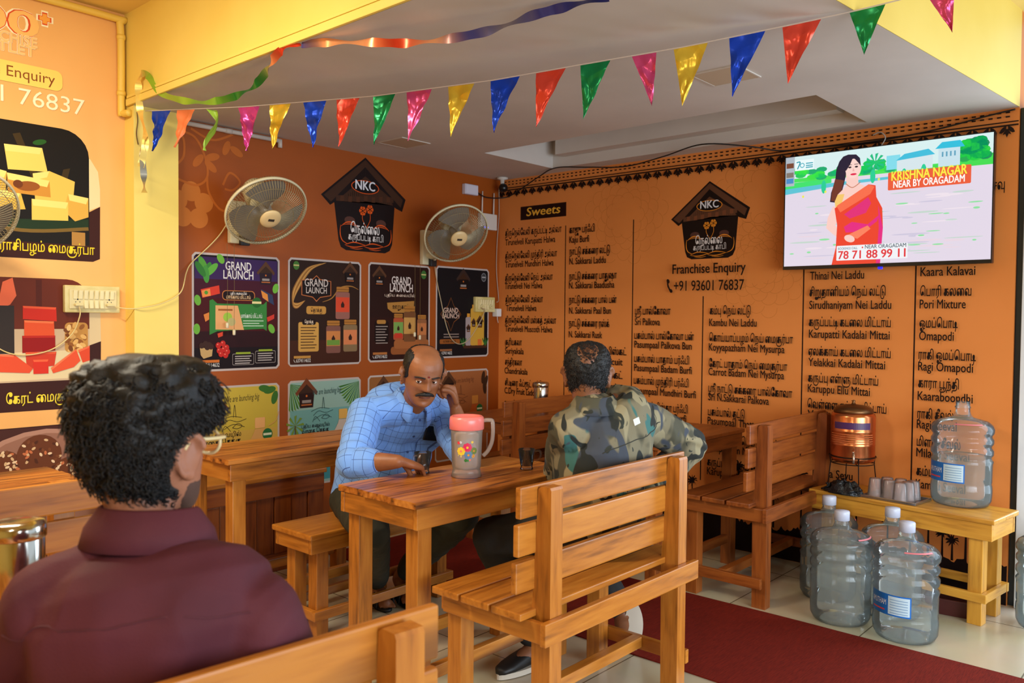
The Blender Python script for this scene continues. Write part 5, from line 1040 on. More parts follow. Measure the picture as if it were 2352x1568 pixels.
# 4: bottles on black
t, a = poster(3.844, PZ+0.014, PW, PH, 'grand launch poster with oil bottles on near black, beside the room corner', (16, 16, 20))
mini_house(a, 0.50, 0.87, 0.24, (20, 14, 14), (56, 40, 34)); a.ell(0.895, 0.905, 0.05, 0.05, (120, 120, 124)); a.ell(0.895, 0.905, 0.04, 0.04, (60, 64, 66)); a.rect(0.86, 0.898, 0.93, 0.912, (170, 170, 172))
a.poly([(0.27, 0.665), (0.33, 0.57), (0.41, 0.53), (0.46, 0.48), (0.41, 0.43), (0.33, 0.39), (0.27, 0.29), (0.21, 0.39), (0.13, 0.43), (0.08, 0.48), (0.13, 0.53), (0.21, 0.57)], (120, 72, 36)); a.poly([(0.27, 0.655), (0.325, 0.563), (0.40, 0.523), (0.45, 0.48), (0.40, 0.437), (0.325, 0.397), (0.27, 0.30), (0.215, 0.397), (0.14, 0.437), (0.09, 0.48), (0.14, 0.523), (0.215, 0.563)], (18, 14, 16))
a.text('GRAND', 0.27, 0.495, 0.05, (222, 190, 170), 0.14, bold=0.014, al='c'); a.text('LAUNCH', 0.27, 0.435, 0.05, (222, 190, 170), 0.16, bold=0.014, al='c')
for k in range(2): a.rect(0.14, 0.255-0.03*k, 0.42, 0.264-0.03*k, (160, 140, 130))
a.rect(0.07, 0.155, 0.44, 0.205, (150, 86, 36), 0.008); a.text(TA['sekku'], 0.25, 0.17, 0.026, (50, 24, 10), 0.12, True, 0.01, 'c')
a.rect(0.5, 0.10, 0.97, 0.16, (70, 40, 26), 0.012)
for x, w, h, c in ((0.60, 0.11, 0.32, (164, 150, 150)), (0.70, 0.12, 0.42, (206, 158, 60)), (0.82, 0.17, 0.44, (206, 160, 56))):
    a.rect(x-w/2, 0.13, x+w/2, 0.13+h, c, 0.014); a.rect(x-w/4, 0.13+h, x+w/4, 0.17+h, (216, 150, 50)); mini_house(a, x, 0.13+h*0.62, w*0.8)
for x in (0.50, 0.93): 
    for r in (-0.5, 0, 0.5): a.ell(x+r*0.06, 0.17, 0.012, 0.05, (50, 104, 44), -r)
a.rect(0.78, 0.13, 0.86, 0.20, (214, 110, 50))
phone_line(a, (150, 96, 60)); a.build('print', t)
# lower row
QZ, QH = 0.336, 0.628
def launch(a, ink, x=0.52, y=0.86):
    a.text('We are launching big', x, y, 0.050, ink, 0.205, shear=0.3, al='c', rot=0.03)
    for pts in ([(0.30, 0.70), (0.42, 0.73), (0.55, 0.715)], [(0.45, 0.72), (0.465, 0.83), (0.48, 0.72)], [(0.33, 0.66), (0.40, 0.70), (0.50, 0.68), (0.60, 0.70)], [(0.34, 0.62), (0.45, 0.66), (0.58, 0.63)], [(0.32, 0.60), (0.36, 0.65), (0.42, 0.60)], [(0.44, 0.63), (0.5, 0.665), (0.55, 0.64), (0.5, 0.62), (0.44, 0.63)]): a.curve(pts, 0.0032, ink)
def oil(a, x, body, cap):
    a.poly([(x-0.12, 0.0+0.03), (x+0.12, 0.03), (x+0.12, 0.50), (x+0.07, 0.57), (x+0.06, 0.60), (x-0.06, 0.60), (x-0.07, 0.57), (x-0.12, 0.50)], body)
    a.rect(x-0.06, 0.605, x+0.06, 0.70, cap, 0.006)
    a.rect(x-0.10, 0.20, x+0.10, 0.43, (30, 22, 18), 0.02); a.rect(x-0.09, 0.21, x+0.09, 0.42, body, 0.02); mini_house(a, x, 0.37, 0.12)
    a.ell(x+0.09, 0.545, 0.06, 0.052, (40, 110, 60)); a.rect(x+0.04, 0.535, x+0.14, 0.555, (220, 230, 200))
t, a = poster(2.104, QZ+0.004, PW, QH, 'yellow green launching poster with oil bottle and leaves, lower row', (200, 176, 64))
a.rect(0.03, 0.04, 0.975, 0.42, (206, 160, 90)); a.rect(0.03, 0.42, 0.975, 0.60, (204, 170, 76))
for x, y, r in ((0.88, 0.94, 0.2), (0.94, 0.87, 1.3), (0.82, 0.955, -0.2)): a.ell(x, y, 0.075, 0.032, (60, 112, 40), r)
mini_house(a, 0.26, 0.80, 0.26, (44, 22, 14), (112, 60, 30)); launch(a, (70, 60, 30), 0.56)
a.text(TA['puthiya'], 0.30, 0.555, 0.036, (50, 40, 20), 0.25, True, 0.01, 'c'); a.text(TA['sekku'], 0.30, 0.485, 0.05, (30, 24, 16), 0.25, True, 0.014, 'c')
for r in (-0.5, 0.2, 0.9): a.ell(0.40+r*0.05, 0.39, 0.016, 0.045, (60, 130, 50), -r)
oil(a, 0.76, (214, 164, 96), (232, 176, 110)); a.curve([(0.86, 0.62), (0.95, 0.66), (0.99, 0.74)], 0.004, (220, 170, 100))
a.build('print', t)
t, a = poster(2.684, QZ+0.010, PW, QH, 'pale teal launching poster with palm leaves and oil bottle, lower row', (150, 186, 176))
a.rect(0.03, 0.04, 0.975, 0.48, (70, 150, 160)); a.rect(0.03, 0.48, 0.975, 0.72, (116, 172, 170))
for cx, cy, sx in ((0.97, 0.96, -1), (0.03, 0.97, 1)):
    for k in range(12):
        an = -0.15-k*0.13
        a.poly([(cx, cy), (cx+sx*0.30*math.cos(an), cy+0.26*math.sin(an)), (cx+sx*0.27*math.cos(an-0.07), cy+0.24*math.sin(an-0.07))], ((52, 110, 36), (96, 144, 50))[k % 2])
mini_house(a, 0.24, 0.88, 0.27, (44, 20, 14), (120, 64, 34)); launch(a, (60, 92, 92))
for k in range(9):
    an = k*0.7; a.poly([(0.09, 0.58), (0.09+0.12*math.cos(an), 0.58+0.10*math.sin(an)), (0.09+0.11*math.cos(an+0.25), 0.58+0.09*math.sin(an+0.25))], (120, 150, 50))
a.rect(0.085, 0.04, 0.10, 0.58, (90, 80, 50))
a.text(TA['puthiya'], 0.36, 0.55, 0.03, (50, 70, 74), 0.20, True, 0.004, 'c'); a.text(TA['sekku'], 0.36, 0.485, 0.05, (30, 40, 44), 0.19, True, 0.012, 'c')
a.rect(0.18, 0.30, 0.52, 0.46, (34, 50, 122)); a.text(TA['thengai'], 0.35, 0.36, 0.06, (235, 238, 240), 0.15, True, 0.014, 'c')
oil(a, 0.74, (206, 190, 176), (228, 178, 90)); a.build('print', t)
t, a = poster(3.264, QZ+0.014, PW, QH, 'brown launching poster mostly behind the man in blue shirt, lower row', (150, 96, 50))
mini_house(a, 0.24, 0.86, 0.26); launch(a, (80, 50, 30)); oil(a, 0.74, (170, 110, 60), (190, 130, 70)); a.build('print', t)
t, a = poster(3.844, QZ+0.018, PW, QH, 'orange brown launching poster with oil bottle beside the room corner, lower row', (164, 98, 54))
for x, y, r in ((0.90, 0.90, 1.4), (0.95, 0.85, 1.2), (0.93, 0.78, 1.7)): a.ell(x, y, 0.09, 0.03, (62, 36, 20), r)
mini_house(a, 0.24, 0.86, 0.26); launch(a, (110, 60, 34)); oil(a, 0.74, (190, 92, 40), (206, 136, 60))
for x in (0.10, 0.16, 0.42): a.poly([(x-0.03, 0.38), (x, 0.46), (x+0.03, 0.38)], (70, 80, 40))
a.build('print', t)

# ---------------------------------------------------------------- big sweet pictures left of the pillar
def picture(z0, z1, label, x1=1.645, x0=0.25):
    w, h = x1-x0, z1-z0
    t = thing('sweet_picture', label, 'picture', (x0, 4.12, z0), 0, 'large sweet pictures on the left wall')
    a = FA((0, -0.0001, 0), (1, 0, 0), (0, 0, 1), step=0.00006)
    a.X = lambda x: x-x0
    a.Z = lambda z: z-z0
    return t, a
BR = (58, 22, 12)
def P2(a, pts): return [(a.X(x), a.Z(z)) for x, z in pts]
# 1: yellow blocks
t, a = picture(1.60, 2.215, 'dark picture of pale yellow sweet blocks with yellow caption, upper left')
a.poly(P2(a, [(0.25, 1.60), (1.61, 1.60), (1.642, 1.615), (1.644, 1.865), (1.595, 1.835), (0.25, 1.835)]), BR)
a.poly(P2(a, [(1.0, 2.20), (1.53, 2.12), (1.60, 2.085), (1.635, 2.03), (1.644, 1.95), (1.644, 1.866), (1.58, 1.835), (1.0, 1.8)]), (236, 214, 160))
a.rect(a.X(0.25), a.Z(1.60), a.X(1.595), a.Z(1.70), BR)
a.rect(a.X(0.25), a.Z(1.675), a.X(1.594), a.Z(2.208), (22, 16, 8), 0.12)
a.rect(a.X(0.25), a.Z(1.675), a.X(1.594), a.Z(1.9), (22, 16, 8))
for x, z, s in ((1.27, 2.15, 0.1), (1.48, 2.02, -0.06)): a.poly(P2(a, [(x, z), (x+0.03, z+0.01), (x+0.03+s, z-0.25), (x+s, z-0.24)]), (62, 46, 16))
a.ell(a.X(1.38), a.Z(2.13), 0.03, 0.012, (40, 90, 30), 0.3)
a.poly(P2(a, [(1.0, 1.80), (1.3, 1.775), (1.59, 1.80), (1.59, 1.75), (1.42, 1.725), (1.0, 1.75)]), (30, 50, 24))
a.curve([(a.X(1.0), a.Z(1.77)), (a.X(1.3), a.Z(1.725)), (a.X(1.59), a.Z(1.755))], 0.016, (120, 92, 36)); 
a.rect(a.X(1.515), a.Z(1.672), a.X(1.575), a.Z(1.735), (176, 128, 60))
def block(q, c, c2, dz=0.028):
    # q: four corners of the front face
    a.poly(P2(a, q), c); (x0, z0), (x1, z1) = q[0], q[1]
    a.poly(P2(a, [q[0], q[1], (q[1][0]+0.004, q[1][1]+0.004), (q[0][0]+0.004, q[0][1]+0.004)]), c2)
yb = [(240, 204, 96), (226, 180, 76), (250, 218, 120)]
for q, c in (([(1.19, 1.99), (1.245, 1.98), (1.24, 1.88), (1.17, 1.88)], (226, 176, 70)), ([(1.35, 1.985), (1.42, 2.005), (1.53, 1.97), (1.52, 1.86), (1.36, 1.865)], (236, 192, 86)), ([(1.15, 1.90), (1.30, 1.895), (1.32, 1.82), (1.17, 1.80)], (226, 180, 72)), ([(1.50, 1.91), (1.59, 1.90), (1.59, 1.81), (1.53, 1.785), (1.48, 1.83)], (220, 170, 70)),
             ([(1.245, 1.975), (1.42, 1.96), (1.425, 1.885), (1.25, 1.89)], (206, 142, 52)), ([(1.345, 1.87), (1.50, 1.87), (1.50, 1.785), (1.345, 1.775)], (240, 198, 90)), ([(1.235, 2.10), (1.39, 2.105), (1.412, 2.00), (1.25, 1.99)], (242, 206, 100))):
    a.poly(P2(a, q), c); mid = [((q[0][0]+q[-1][0])/2, (q[0][1]+q[-1][1])/2)]
    a.poly(P2(a, [q[0], q[1], (q[1][0]-0.01, q[1][1]-0.03), (q[0][0]+0.006, q[0][1]-0.03)]), (250, 220, 124))
a.ell(a.X(1.33), a.Z(1.925), 0.05, 0.022, (150, 84, 30), 0.1); a.ell(a.X(1.29), a.Z(1.93), 0.02, 0.018, (110, 56, 22))
a.text(TA['mysurpa'], a.X(1.617), a.Z(1.633), 0.062, (240, 206, 40), 0.40, True, 0.014, 'r')
a.build('print', t)
# 2: red blocks
t, a = picture(0.905, 1.52, 'picture of stacked red sweet blocks on a white plate, left of the pillar')
a.poly(P2(a, [(0.25, 0.915), (1.60, 0.905), (1.642, 0.93), (1.645, 1.22), (1.59, 1.2), (0.25, 1.1)]), BR)
a.poly(P2(a, [(1.3, 1.5), (1.52, 1.49), (1.6, 1.45), (1.642, 1.38), (1.645, 1.22), (1.588, 1.20)]), (220, 196, 150))
a.rect(a.X(0.25), a.Z(1.04), a.X(1.592), a.Z(1.512), (204, 176, 140), 0.10)
a.rect(a.X(0.25), a.Z(1.28), a.X(1.592), a.Z(1.512), (104, 40, 16), 0.10); a.rect(a.X(0.25), a.Z(1.28), a.X(1.592), a.Z(1.38), (104, 40, 16))
a.rect(a.X(1.36), a.Z(1.28), a.X(1.385), a.Z(1.505), (84, 30, 12))
a.poly(P2(a, [(0.9, 1.045), (1.592, 1.05), (1.592, 1.16), (1.50, 1.18), (1.1, 1.17), (0.9, 1.16)]), (226, 206, 160))
a.rect(a.X(1.482), a.Z(1.17), a.X(1.585), a.Z(1.31), (196, 140, 66), 0.02)
rng = random.Random(9)
for k in range(26): a.ell(a.X(rng.uniform(1.49, 1.578)), a.Z(rng.uniform(1.18, 1.30)), 0.016, 0.010, rng.choice([(226, 176, 100), (120, 66, 24), (236, 196, 130), (150, 90, 36)]), rng.uniform(0, 3), 8); a.k -= 0
a.poly(P2(a, [(1.20, 1.36), (1.225, 1.49), (1.265, 1.51), (1.28, 1.43), (1.255, 1.39)]), (236, 110, 70)); a.rect(a.X(1.2), a.Z(1.17), a.X(1.27), a.Z(1.385), (50, 40, 34))
for q, c, cr in (([(1.305, 1.385), (1.445, 1.38), (1.447, 1.315), (1.305, 1.325)], (206, 44, 24), (232, 90, 50)), ([(1.31, 1.32), (1.435, 1.315), (1.437, 1.25), (1.31, 1.25)], (226, 84, 40), (240, 120, 70)), ([(1.302, 1.25), (1.44, 1.25), (1.44, 1.18), (1.302, 1.172)], (150, 16, 10), (190, 40, 24)), ([(1.315, 1.175), (1.445, 1.175), (1.435, 1.11), (1.32, 1.10)], (206, 60, 34), (226, 90, 50)),
                 ([(1.2, 1.17), (1.27, 1.165), (1.345, 1.10), (1.33, 1.08), (1.2, 1.09)], (226, 80, 44), (240, 120, 76)), ([(1.42, 1.10), (1.53, 1.185), (1.55, 1.13), (1.52, 1.10), (1.43, 1.075)], (228, 84, 46), (240, 120, 76)), ([(1.54, 1.18), (1.592, 1.2), (1.592, 1.13), (1.56, 1.12)], (220, 74, 40), (236, 110, 70)), ([(1.345, 1.14), (1.41, 1.14), (1.41, 1.075), (1.347, 1.075)], (214, 50, 30), (236, 100, 60))):
    a.poly(P2(a, q), c); a.poly(P2(a, [q[0], q[1], (q[1][0]-0.004, q[1][1]-0.010), (q[0][0]+0.004, q[0][1]-0.010)]), cr)
a.text(TA['carrot'], a.X(1.56), a.Z(0.945), 0.062, (240, 214, 60), 0.325, True, 0.014, 'r')
a.build('print', t)
# 3: brown balls
t, a = picture(0.20, 0.835, 'picture of brown nut balls on a round plate, low on the left wall')
a.rect(a.X(0.25), a.Z(0.20), a.X(1.644), a.Z(0.835), BR, 0.05); a.rect(a.X(0.25), a.Z(0.26), a.X(1.6), a.Z(0.83), (70, 34, 26), 0.06)
a.ell(a.X(1.40), a.Z(0.55), 0.36, 0.27, (176, 130, 110)); a.ell(a.X(1.40), a.Z(0.55), 0.335, 0.25, (150, 104, 84))
for cx, cz, r in ((1.23, 0.67, 0.065), (1.37, 0.70, 0.095), (1.50, 0.60, 0.08), (1.30, 0.55, 0.08)):
    a.ell(a.X(cx), a.Z(cz), r, r, (104, 54, 26))
    for k in range(30):
        an = rng.uniform(0, 6.28); q = r*math.sqrt(rng.random())*0.92
        a.ell(a.X(cx+q*math.cos(an)), a.Z(cz+q*math.sin(an)), 0.010, 0.006, rng.choice([(80, 40, 20), (214, 176, 130), (196, 110, 66), (120, 66, 34), (232, 200, 160)]), rng.uniform(0, 3), 7)
a.build('print', t)
# 4: headline lettering printed on the wall
a = FA((0, 4.12, 0), (1, 0, 0), (0, 0, 1), step=0.00006)
for dx, c, b in ((0, (255, 244, 200), 0.075), (0, (226, 84, 40), 0.045), (0, (252, 196, 110), 0.022)): a.text('100', 1.382, 2.595, 0.155, c, 0.345+b*0.155*0.5, bold=b, al='r')
for s, c in ((0.036, (255, 244, 200)), (0.028, (226, 84, 40)), (0.022, (250, 170, 70))): a.rect(1.405-s, 2.692-s*0.4, 1.405+s, 2.692+s*0.4, c); a.rect(1.405-s*0.4, 2.692-s, 1.405+s*0.4, 2.692+s, c)
for b, c in ((0.06, (255, 244, 200)), (0.030, (240, 140, 90)), (0.010, (252, 206, 130))): a.text('FRANCHISE', 1.374, 2.552, 0.062, c, 0.30, bold=b, al='r'); a.text('OUTLET', 1.366, 2.508, 0.062, c, 0.26, bold=b, al='r')
a.rect(0.75, 2.376, 1.478, 2.468, (250, 216, 106), 0.03)
a.text('Franchise Enquiry', 1.446, 2.402, 0.068, (140, 76, 30), 0.47, al='r'); a.text('93601 76837', 1.575, 2.286, 0.105, (252, 240, 200), 0.60, al='r')
a.build('franchise_lettering', wl0)
# ---------------------------------------------------------------- benches and tables
def board(name, parent, x0, x1, y0, y1, z0, z1, ax, tone='pine', bev=0.003, M=None, label=None):
    cx, cy, cz = (x0+x1)/2, (y0+y1)/2, (z0+z1)/2
    o = MB().box(x0-cx, x1-cx, y0-cy, y1-cy, z0-cz, z1-cz, bev).build(name, wood(ax, tone), parent)
    o.location = (cx, cy, cz)
    if M: o.rotation_euler = M
    if label: o['label'] = label
    return o
BL, SEAT, BACK = 0.87, 0.50, 0.865
def make_bench(label, loc, rz=0.0, tone='pine', group='slatted back benches'):
    """bench with slatted back; local x along the bench, y=0 at the rear apron, +y towards the seat front"""
    t = thing('slatted_bench', label, 'bench', loc, rz, group)
    L = BL
    for i in range(3):
        y0 = 0.075+i*0.128
        board('seat_board', t, -0.025, L+0.025, y0, y0+0.116, SEAT-0.022, SEAT, 'x', tone, 0.004)
    # front legs
    for x in (0.03, L-0.09): board('leg', t, x, x+0.06, 0.37, 0.43, 0, SEAT-0.024, 'z', tone)
    # rear legs run up as tapered back posts
    for x in (0.045, L-0.105):
        m = MB(); w = 0.055
        prof = [(0.022, 0), (0.088, 0), (0.092, SEAT-0.02), (0.070, BACK-0.012), (0.060, BACK-0.004), (0.026, BACK-0.004), (0.022, BACK-0.012)]
        m.prism([(0, y-0.05, z) for y, z in prof], (w, 0, 0))
        o = m.build('back_post', wood('z', tone), t); o.location = (x, 0.05, 0)
    for i, (z0, z1) in enumerate(((0.774, 0.866), (0.664, 0.757), (0.556, 0.647))):
        d = 0.004*i
        board('back_slat', t, -0.03-0.004*i, L+0.02+0.003*i, 0.074+d, 0.094+d, z0, z1, 'x', tone, 0.005)
    board('apron', t, -0.002, L+0.002, 0.0, 0.021, SEAT-0.085, SEAT-0.018, 'x', tone)
    board('apron', t, 0.02, L-0.02, 0.43, 0.45, SEAT-0.085, SEAT-0.024, 'x', tone)
    for x in (0.008, L-0.028): board('apron', t, x, x+0.02, 0.022, 0.43, SEAT-0.085, SEAT-0.024, 'y', tone)
    for x in (0.008, L-0.028): board('stretcher', t, x, x+0.022, 0.03, 0.43, 0.10, 0.15, 'y', tone)
    board('stretcher', t, 0.032, L-0.03, 0.215, 0.255, 0.112, 0.152, 'x', tone)
    return t
def wavy_plank(x0, x1, y0, y1, z0, z1, seed, amp=0.006):
    m = MB(); n = 24; rings = []
    for i in range(n+1):
        x = x0+(x1-x0)*i/n
        a = amp*noise.noise(V((x*9+seed, seed, 0))); b = amp*noise.noise(V((x*9+seed, seed+7.3, 0)))
        c = 0.003
        rings.append([V((x, y0+a+c, z0)), V((x, y1+b-c, z0)), V((x, y1+b, z0+c)), V((x, y1+b, z1-c)), V((x, y1+b-c, z1)), V((x, y0+a+c, z1)), V((x, y0+a, z1-c)), V((x, y0+a, z0+c))])
    return m.loft(rings)
def make_table(label, loc, L=0.865, D=0.43, H=0.75, tone='pine', group='wooden cafe tables', rz=0.0, n=3):
    t = thing('wooden_table', label, 'table', loc, rz, group)
    g = 0.003; w = (D-g*(n-1))/n
    for i in range(n):
        m = wavy_plank(0.0+0.006*((i*7) % 3-1), L+0.006*((i*5) % 3-1), i*(w+g), i*(w+g)+w, H-0.022, H, 3.7*i+loc[0])
        m.build('top_board', wood('x', 'top' if tone == 'pine' else tone), t)
    for x in (0.03, L-0.095):
        for y in (0.03, D-0.09): board('leg', t, x, x+0.062, y, y+0.06, 0, H-0.024, 'z', tone)
    for y in (0.010, D-0.032): board('apron', t, 0.008, L-0.012, y, y+0.02, H-0.095, H-0.024, 'x', tone)
    for x in (0.010, L-0.034): board('apron', t, x, x+0.02, 0.031, D-0.033, H-0.095, H-0.024, 'y', tone)
    board('stretcher', t, 0.092, L-0.095, 0.045, 0.075, 0.12, 0.165, 'x', tone)
    board('stretcher', t, 0.092, L-0.095, D-0.075, D-0.045, 0.12, 0.165, 'x', tone)
    return t
def make_stool(label, cat, name, loc, L, D, H, tone='pine', rz=0.0, ap=0.06, lip=0.012, sz=0.12, splay=0.0):
    """backless bench: one top board, apron, four legs, low rails nailed outside the legs"""
    t = thing(name, label, cat, loc, rz)
    board('top_board', t, 0, L, 0, D, H-0.024, H, 'x', tone, 0.006)
    for x in (0.055, L-0.115):
        for y in (0.035, D-0.095): board('leg', t, x, x+0.06, y, y+0.06, 0, H-0.026, 'z', tone)
    for y in (lip, D-lip-0.02): board('apron', t, lip, L-lip, y, y+0.02, H-0.025-ap, H-0.025, 'x', tone)
    for x in (lip+0.001, L-lip-0.021): board('apron', t, x, x+0.02, lip+0.021, D-lip-0.021, H-0.025-ap, H-0.025, 'y', tone)
    for y in (0.012, D-0.034): board('stretcher', t, 0.03, L-0.03, y, y+0.022, sz-0.04, sz, 'x', tone)
    for x in (0.032, L-0.054): board('stretcher', t, x, x+0.022, 0.035, D-0.035, sz-0.04, sz, 'y', tone)
    return t
make_bench('slatted back bench in the centre under the man in leafy green shirt', (1.79, 1.455, 0), 0.0)
make_bench('nearest slatted back bench, cut by the bottom edge, behind the man in maroon', (0.055, 1.005, 0), -0.085)
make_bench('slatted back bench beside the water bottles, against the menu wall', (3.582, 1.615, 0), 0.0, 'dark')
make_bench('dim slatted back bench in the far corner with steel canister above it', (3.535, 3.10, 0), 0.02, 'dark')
make_bench('slatted back bench at the left edge, facing us beyond the man in maroon', (0.985, 2.625, 0), math.pi)
make_table('wooden table in the centre carrying the pink lidded jug and two coffees', (1.772, 1.98, 0), 0.868, 0.43)
make_table('empty long wooden table in front of the lower posters', (1.762, 3.13, 0), 0.90, 0.45)
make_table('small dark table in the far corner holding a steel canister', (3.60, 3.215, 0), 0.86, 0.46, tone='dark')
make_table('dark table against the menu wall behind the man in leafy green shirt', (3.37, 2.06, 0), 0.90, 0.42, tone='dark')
make_table('table at the left edge behind the left bench', (0.33, 3.10, 0), 0.86, 0.40)
make_table('table in front of the man in maroon, holding the nearest steel canister', (0.02, 1.50, 0), 0.80, 0.37)
make_stool('backless bench carrying the man in blue checked shirt', 'bench', 'backless_bench', (1.955, 2.835, 0), 0.86, 0.29, 0.45)
wb = make_stool('yellow side bench along the menu wall holding copper pot, cups and bottle', 'bench', 'side_bench', (4.36, 0.752, 0), 0.87, 0.31, 0.49, 'yellow', math.radians(82.7), 0.075, 0.012, 0.15)
# built-in wall seat with a boarded front under the lower posters
t = thing('boarded_bench', 'wooden bench with boarded front along the wall beneath the lower posters', 'bench', (1.55, 3.76, 0))
board('seat_board', t, 0, 1.15, 0, 0.255, 0.492, 0.516, 'x', 'pine', 0.005)
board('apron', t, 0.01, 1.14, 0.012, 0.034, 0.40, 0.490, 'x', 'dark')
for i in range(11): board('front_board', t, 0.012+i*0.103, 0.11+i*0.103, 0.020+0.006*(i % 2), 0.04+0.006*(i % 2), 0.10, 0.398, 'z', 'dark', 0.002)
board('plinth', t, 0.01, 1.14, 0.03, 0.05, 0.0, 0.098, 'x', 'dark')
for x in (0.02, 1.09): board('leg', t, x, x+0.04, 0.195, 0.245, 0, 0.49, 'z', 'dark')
# ---------------------------------------------------------------- television
TY0, TY1, TZ0, TZ1 = 0.897, 1.914, 1.630, 2.247
tv = thing('television', 'flat television on the menu wall showing a woman in red sari', 'television', (4.45, (TY0+TY1)/2, TZ0))
hw, hh = (TY1-TY0)/2, TZ1-TZ0
BEZ = flat((10, 12, 16), 0.3)
b = MB().box(-0.052, -0.012, -hw, hw, 0, hh, 0.004); b.build('casing', BEZ, tv)
MB().box(-0.011, 0.0295, -0.28, 0.28, 0.12, 0.42, 0.006).build('wall_bracket', flat((20, 20, 22)), tv)
bz = MB()
for q in ((-hw, hw, 0, 0.018), (-hw, hw, hh-0.004, hh), (-hw, -hw+0.005, 0.018, hh-0.004), (hw-0.005, hw, 0.018, hh-0.004)): bz.box(-0.0555, -0.0521, q[0], q[1], q[2], q[3], 0.001)
bz.build('bezel', flat((16, 22, 28), 0.25), tv)
W_, H_ = 2*hw-0.010, hh-0.022
a = FA((-0.0522, hw-0.005, 0.018), (0, -1, 0), (0, 0, 1), glow=1.0, w=W_, h=H_, step=0.00004, base=0.0001)
a.rect(0, 0, 1, 1, (226, 216, 232))
a.rect(0, 0.80, 1, 1.0, (216, 240, 240))
rng = random.Random(6)
for k in range(60): a.k = 3; a.ell(rng.uniform(0.1, 0.9), rng.uniform(0.02, 0.6), rng.uniform(0.02, 0.09), rng.uniform(0.004, 0.010), rng.choice([(206, 200, 222), (238, 226, 236), (196, 216, 206), (232, 214, 226)]))
for k in range(22): a.k = 4; a.ell(rng.uniform(0.04, 0.96), rng.uniform(0.04, 0.5), rng.uniform(0.008, 0.035), rng.uniform(0.004, 0.009), (140, 226, 160))
a.poly([(0.0, 0.72), (0.3, 0.73), (0.62, 0.735), (0.62, 0.715), (0.3, 0.70), (0, 0.66)], (90, 196, 214)); a.poly([(0, 0.76), (0.25, 0.77), (0.25, 0.73), (0, 0.71)], (60, 226, 110))
a.rect(0, 0.765, 1, 0.80, (70, 226, 90)); a.poly([(0.85, 0.8), (1, 0.84), (1, 0.75), (0.6, 0.755), (0.6, 0.77)], (60, 220, 80))
for k in range(40): a.k = 9; a.ell(rng.uniform(0.03, 0.55), rng.uniform(0.79, 0.87), 0.03, 0.025, rng.choice([(30, 200, 90), (60, 226, 70), (20, 170, 110)]), n=10)
for k in range(30): a.k = 10; a.ell(rng.uniform(0.87, 0.969), rng.uniform(0.82, 0.962), 0.03, 0.035, rng.choice([(20, 170, 80), (40, 206, 70), (10, 140, 90)]), n=10)
for k in range(10): an = k*0.63; a.k = 11; a.poly([(0.47, 0.86), (0.47+0.05*math.cos(an), 0.87+0.08*math.sin(an)), (0.47+0.045*math.cos(an+0.3), 0.87+0.07*math.sin(an+0.3))], (20, 190, 130))
a.rect(0.525, 0.79, 0.59, 0.91, (130, 220, 236)); a.poly([(0.575, 0.77), (0.74, 0.77), (0.74, 0.88), (0.575, 0.86)], (214, 230, 236)); a.poly([(0.57, 0.86), (0.61, 0.91), (0.72, 0.93), (0.75, 0.88)], (60, 190, 220))
a.rect(0.765, 0.77, 0.86, 0.92, (200, 226, 236)); a.poly([(0.75, 0.92), (0.78, 0.97), (0.86, 0.97), (0.88, 0.915)], (40, 190, 220))
for k in range(4): a.rect(0.78+0.018*k, 0.85, 0.787+0.018*k, 0.89, (90, 160, 190))
for x, z in ((0.61, 0.73), (0.70, 0.75), (0.46, 0.75), (0.21, 0.70)): a.ell(x, z, 0.013, 0.06, (30, 206, 150), n=12)
for x, z in ((0.10, 0.63), (0.22, 0.655), (0.78, 0.72), (0.49, 0.72)): a.ell(x, z, 0.006, 0.012, (236, 236, 90), n=10)
# channel strip and station mark
a.rect(0.0, 0.735, 0.05, 1.0, (176, 186, 196)); 
for z, c in ((0.90, (120, 70, 50)), (0.815, (130, 120, 110)), (0.76, (70, 140, 200))): a.rect(0.005, z, 0.045, z+0.045, c)
a.rect(0.052, 0.87, 0.155, 0.965, (236, 250, 250)); a.curve([(0.06, 0.945), (0.08, 0.945), (0.066, 0.885)], 0.006, (10, 150, 170)); a.ell(0.092, 0.915, 0.013, 0.022, (30, 170, 190)); a.ell(0.092, 0.915, 0.009, 0.015, (236, 250, 250))
for z in (0.925, 0.905, 0.888): a.rect(0.112, z, 0.15, z+0.009, (20, 160, 180))
# woman in red sari (generic)
SK, SA, SR, SP = (250, 206, 196), (236, 66, 44), (248, 110, 76), (230, 40, 130)
a.poly([(0.31, 0.95), (0.335, 0.962), (0.375, 0.955), (0.395, 0.92), (0.395, 0.85), (0.33, 0.82), (0.315, 0.70), (0.30, 0.60), (0.275, 0.55), (0.245, 0.56), (0.25, 0.64), (0.27, 0.74), (0.275, 0.84), (0.29, 0.91)], (34, 26, 52))
a.poly([(0.27, 0.76), (0.315, 0.74), (0.30, 0.62), (0.275, 0.56), (0.25, 0.57), (0.255, 0.66)], (110, 52, 40))
a.poly([(0.325, 0.80), (0.385, 0.80), (0.39, 0.70), (0.44, 0.66), (0.43, 0.55), (0.29, 0.52), (0.285, 0.62), (0.33, 0.69)], SK)
a.poly([(0.285, 0.62), (0.32, 0.62), (0.30, 0.50), (0.275, 0.49), (0.27, 0.56)], (246, 200, 110))
a.poly([(0.262, 0.52), (0.29, 0.50), (0.295, 0.42), (0.275, 0.35), (0.31, 0.28), (0.335, 0.24), (0.32, 0.20), (0.265, 0.27), (0.228, 0.33), (0.235, 0.42)], SK)
a.poly([(0.27, 0.50), (0.44, 0.685), (0.475, 0.67), (0.48, 0.57), (0.51, 0.47), (0.515, 0.30), (0.505, 0.0), (0.26, 0.0), (0.28, 0.15), (0.285, 0.35)], SA)
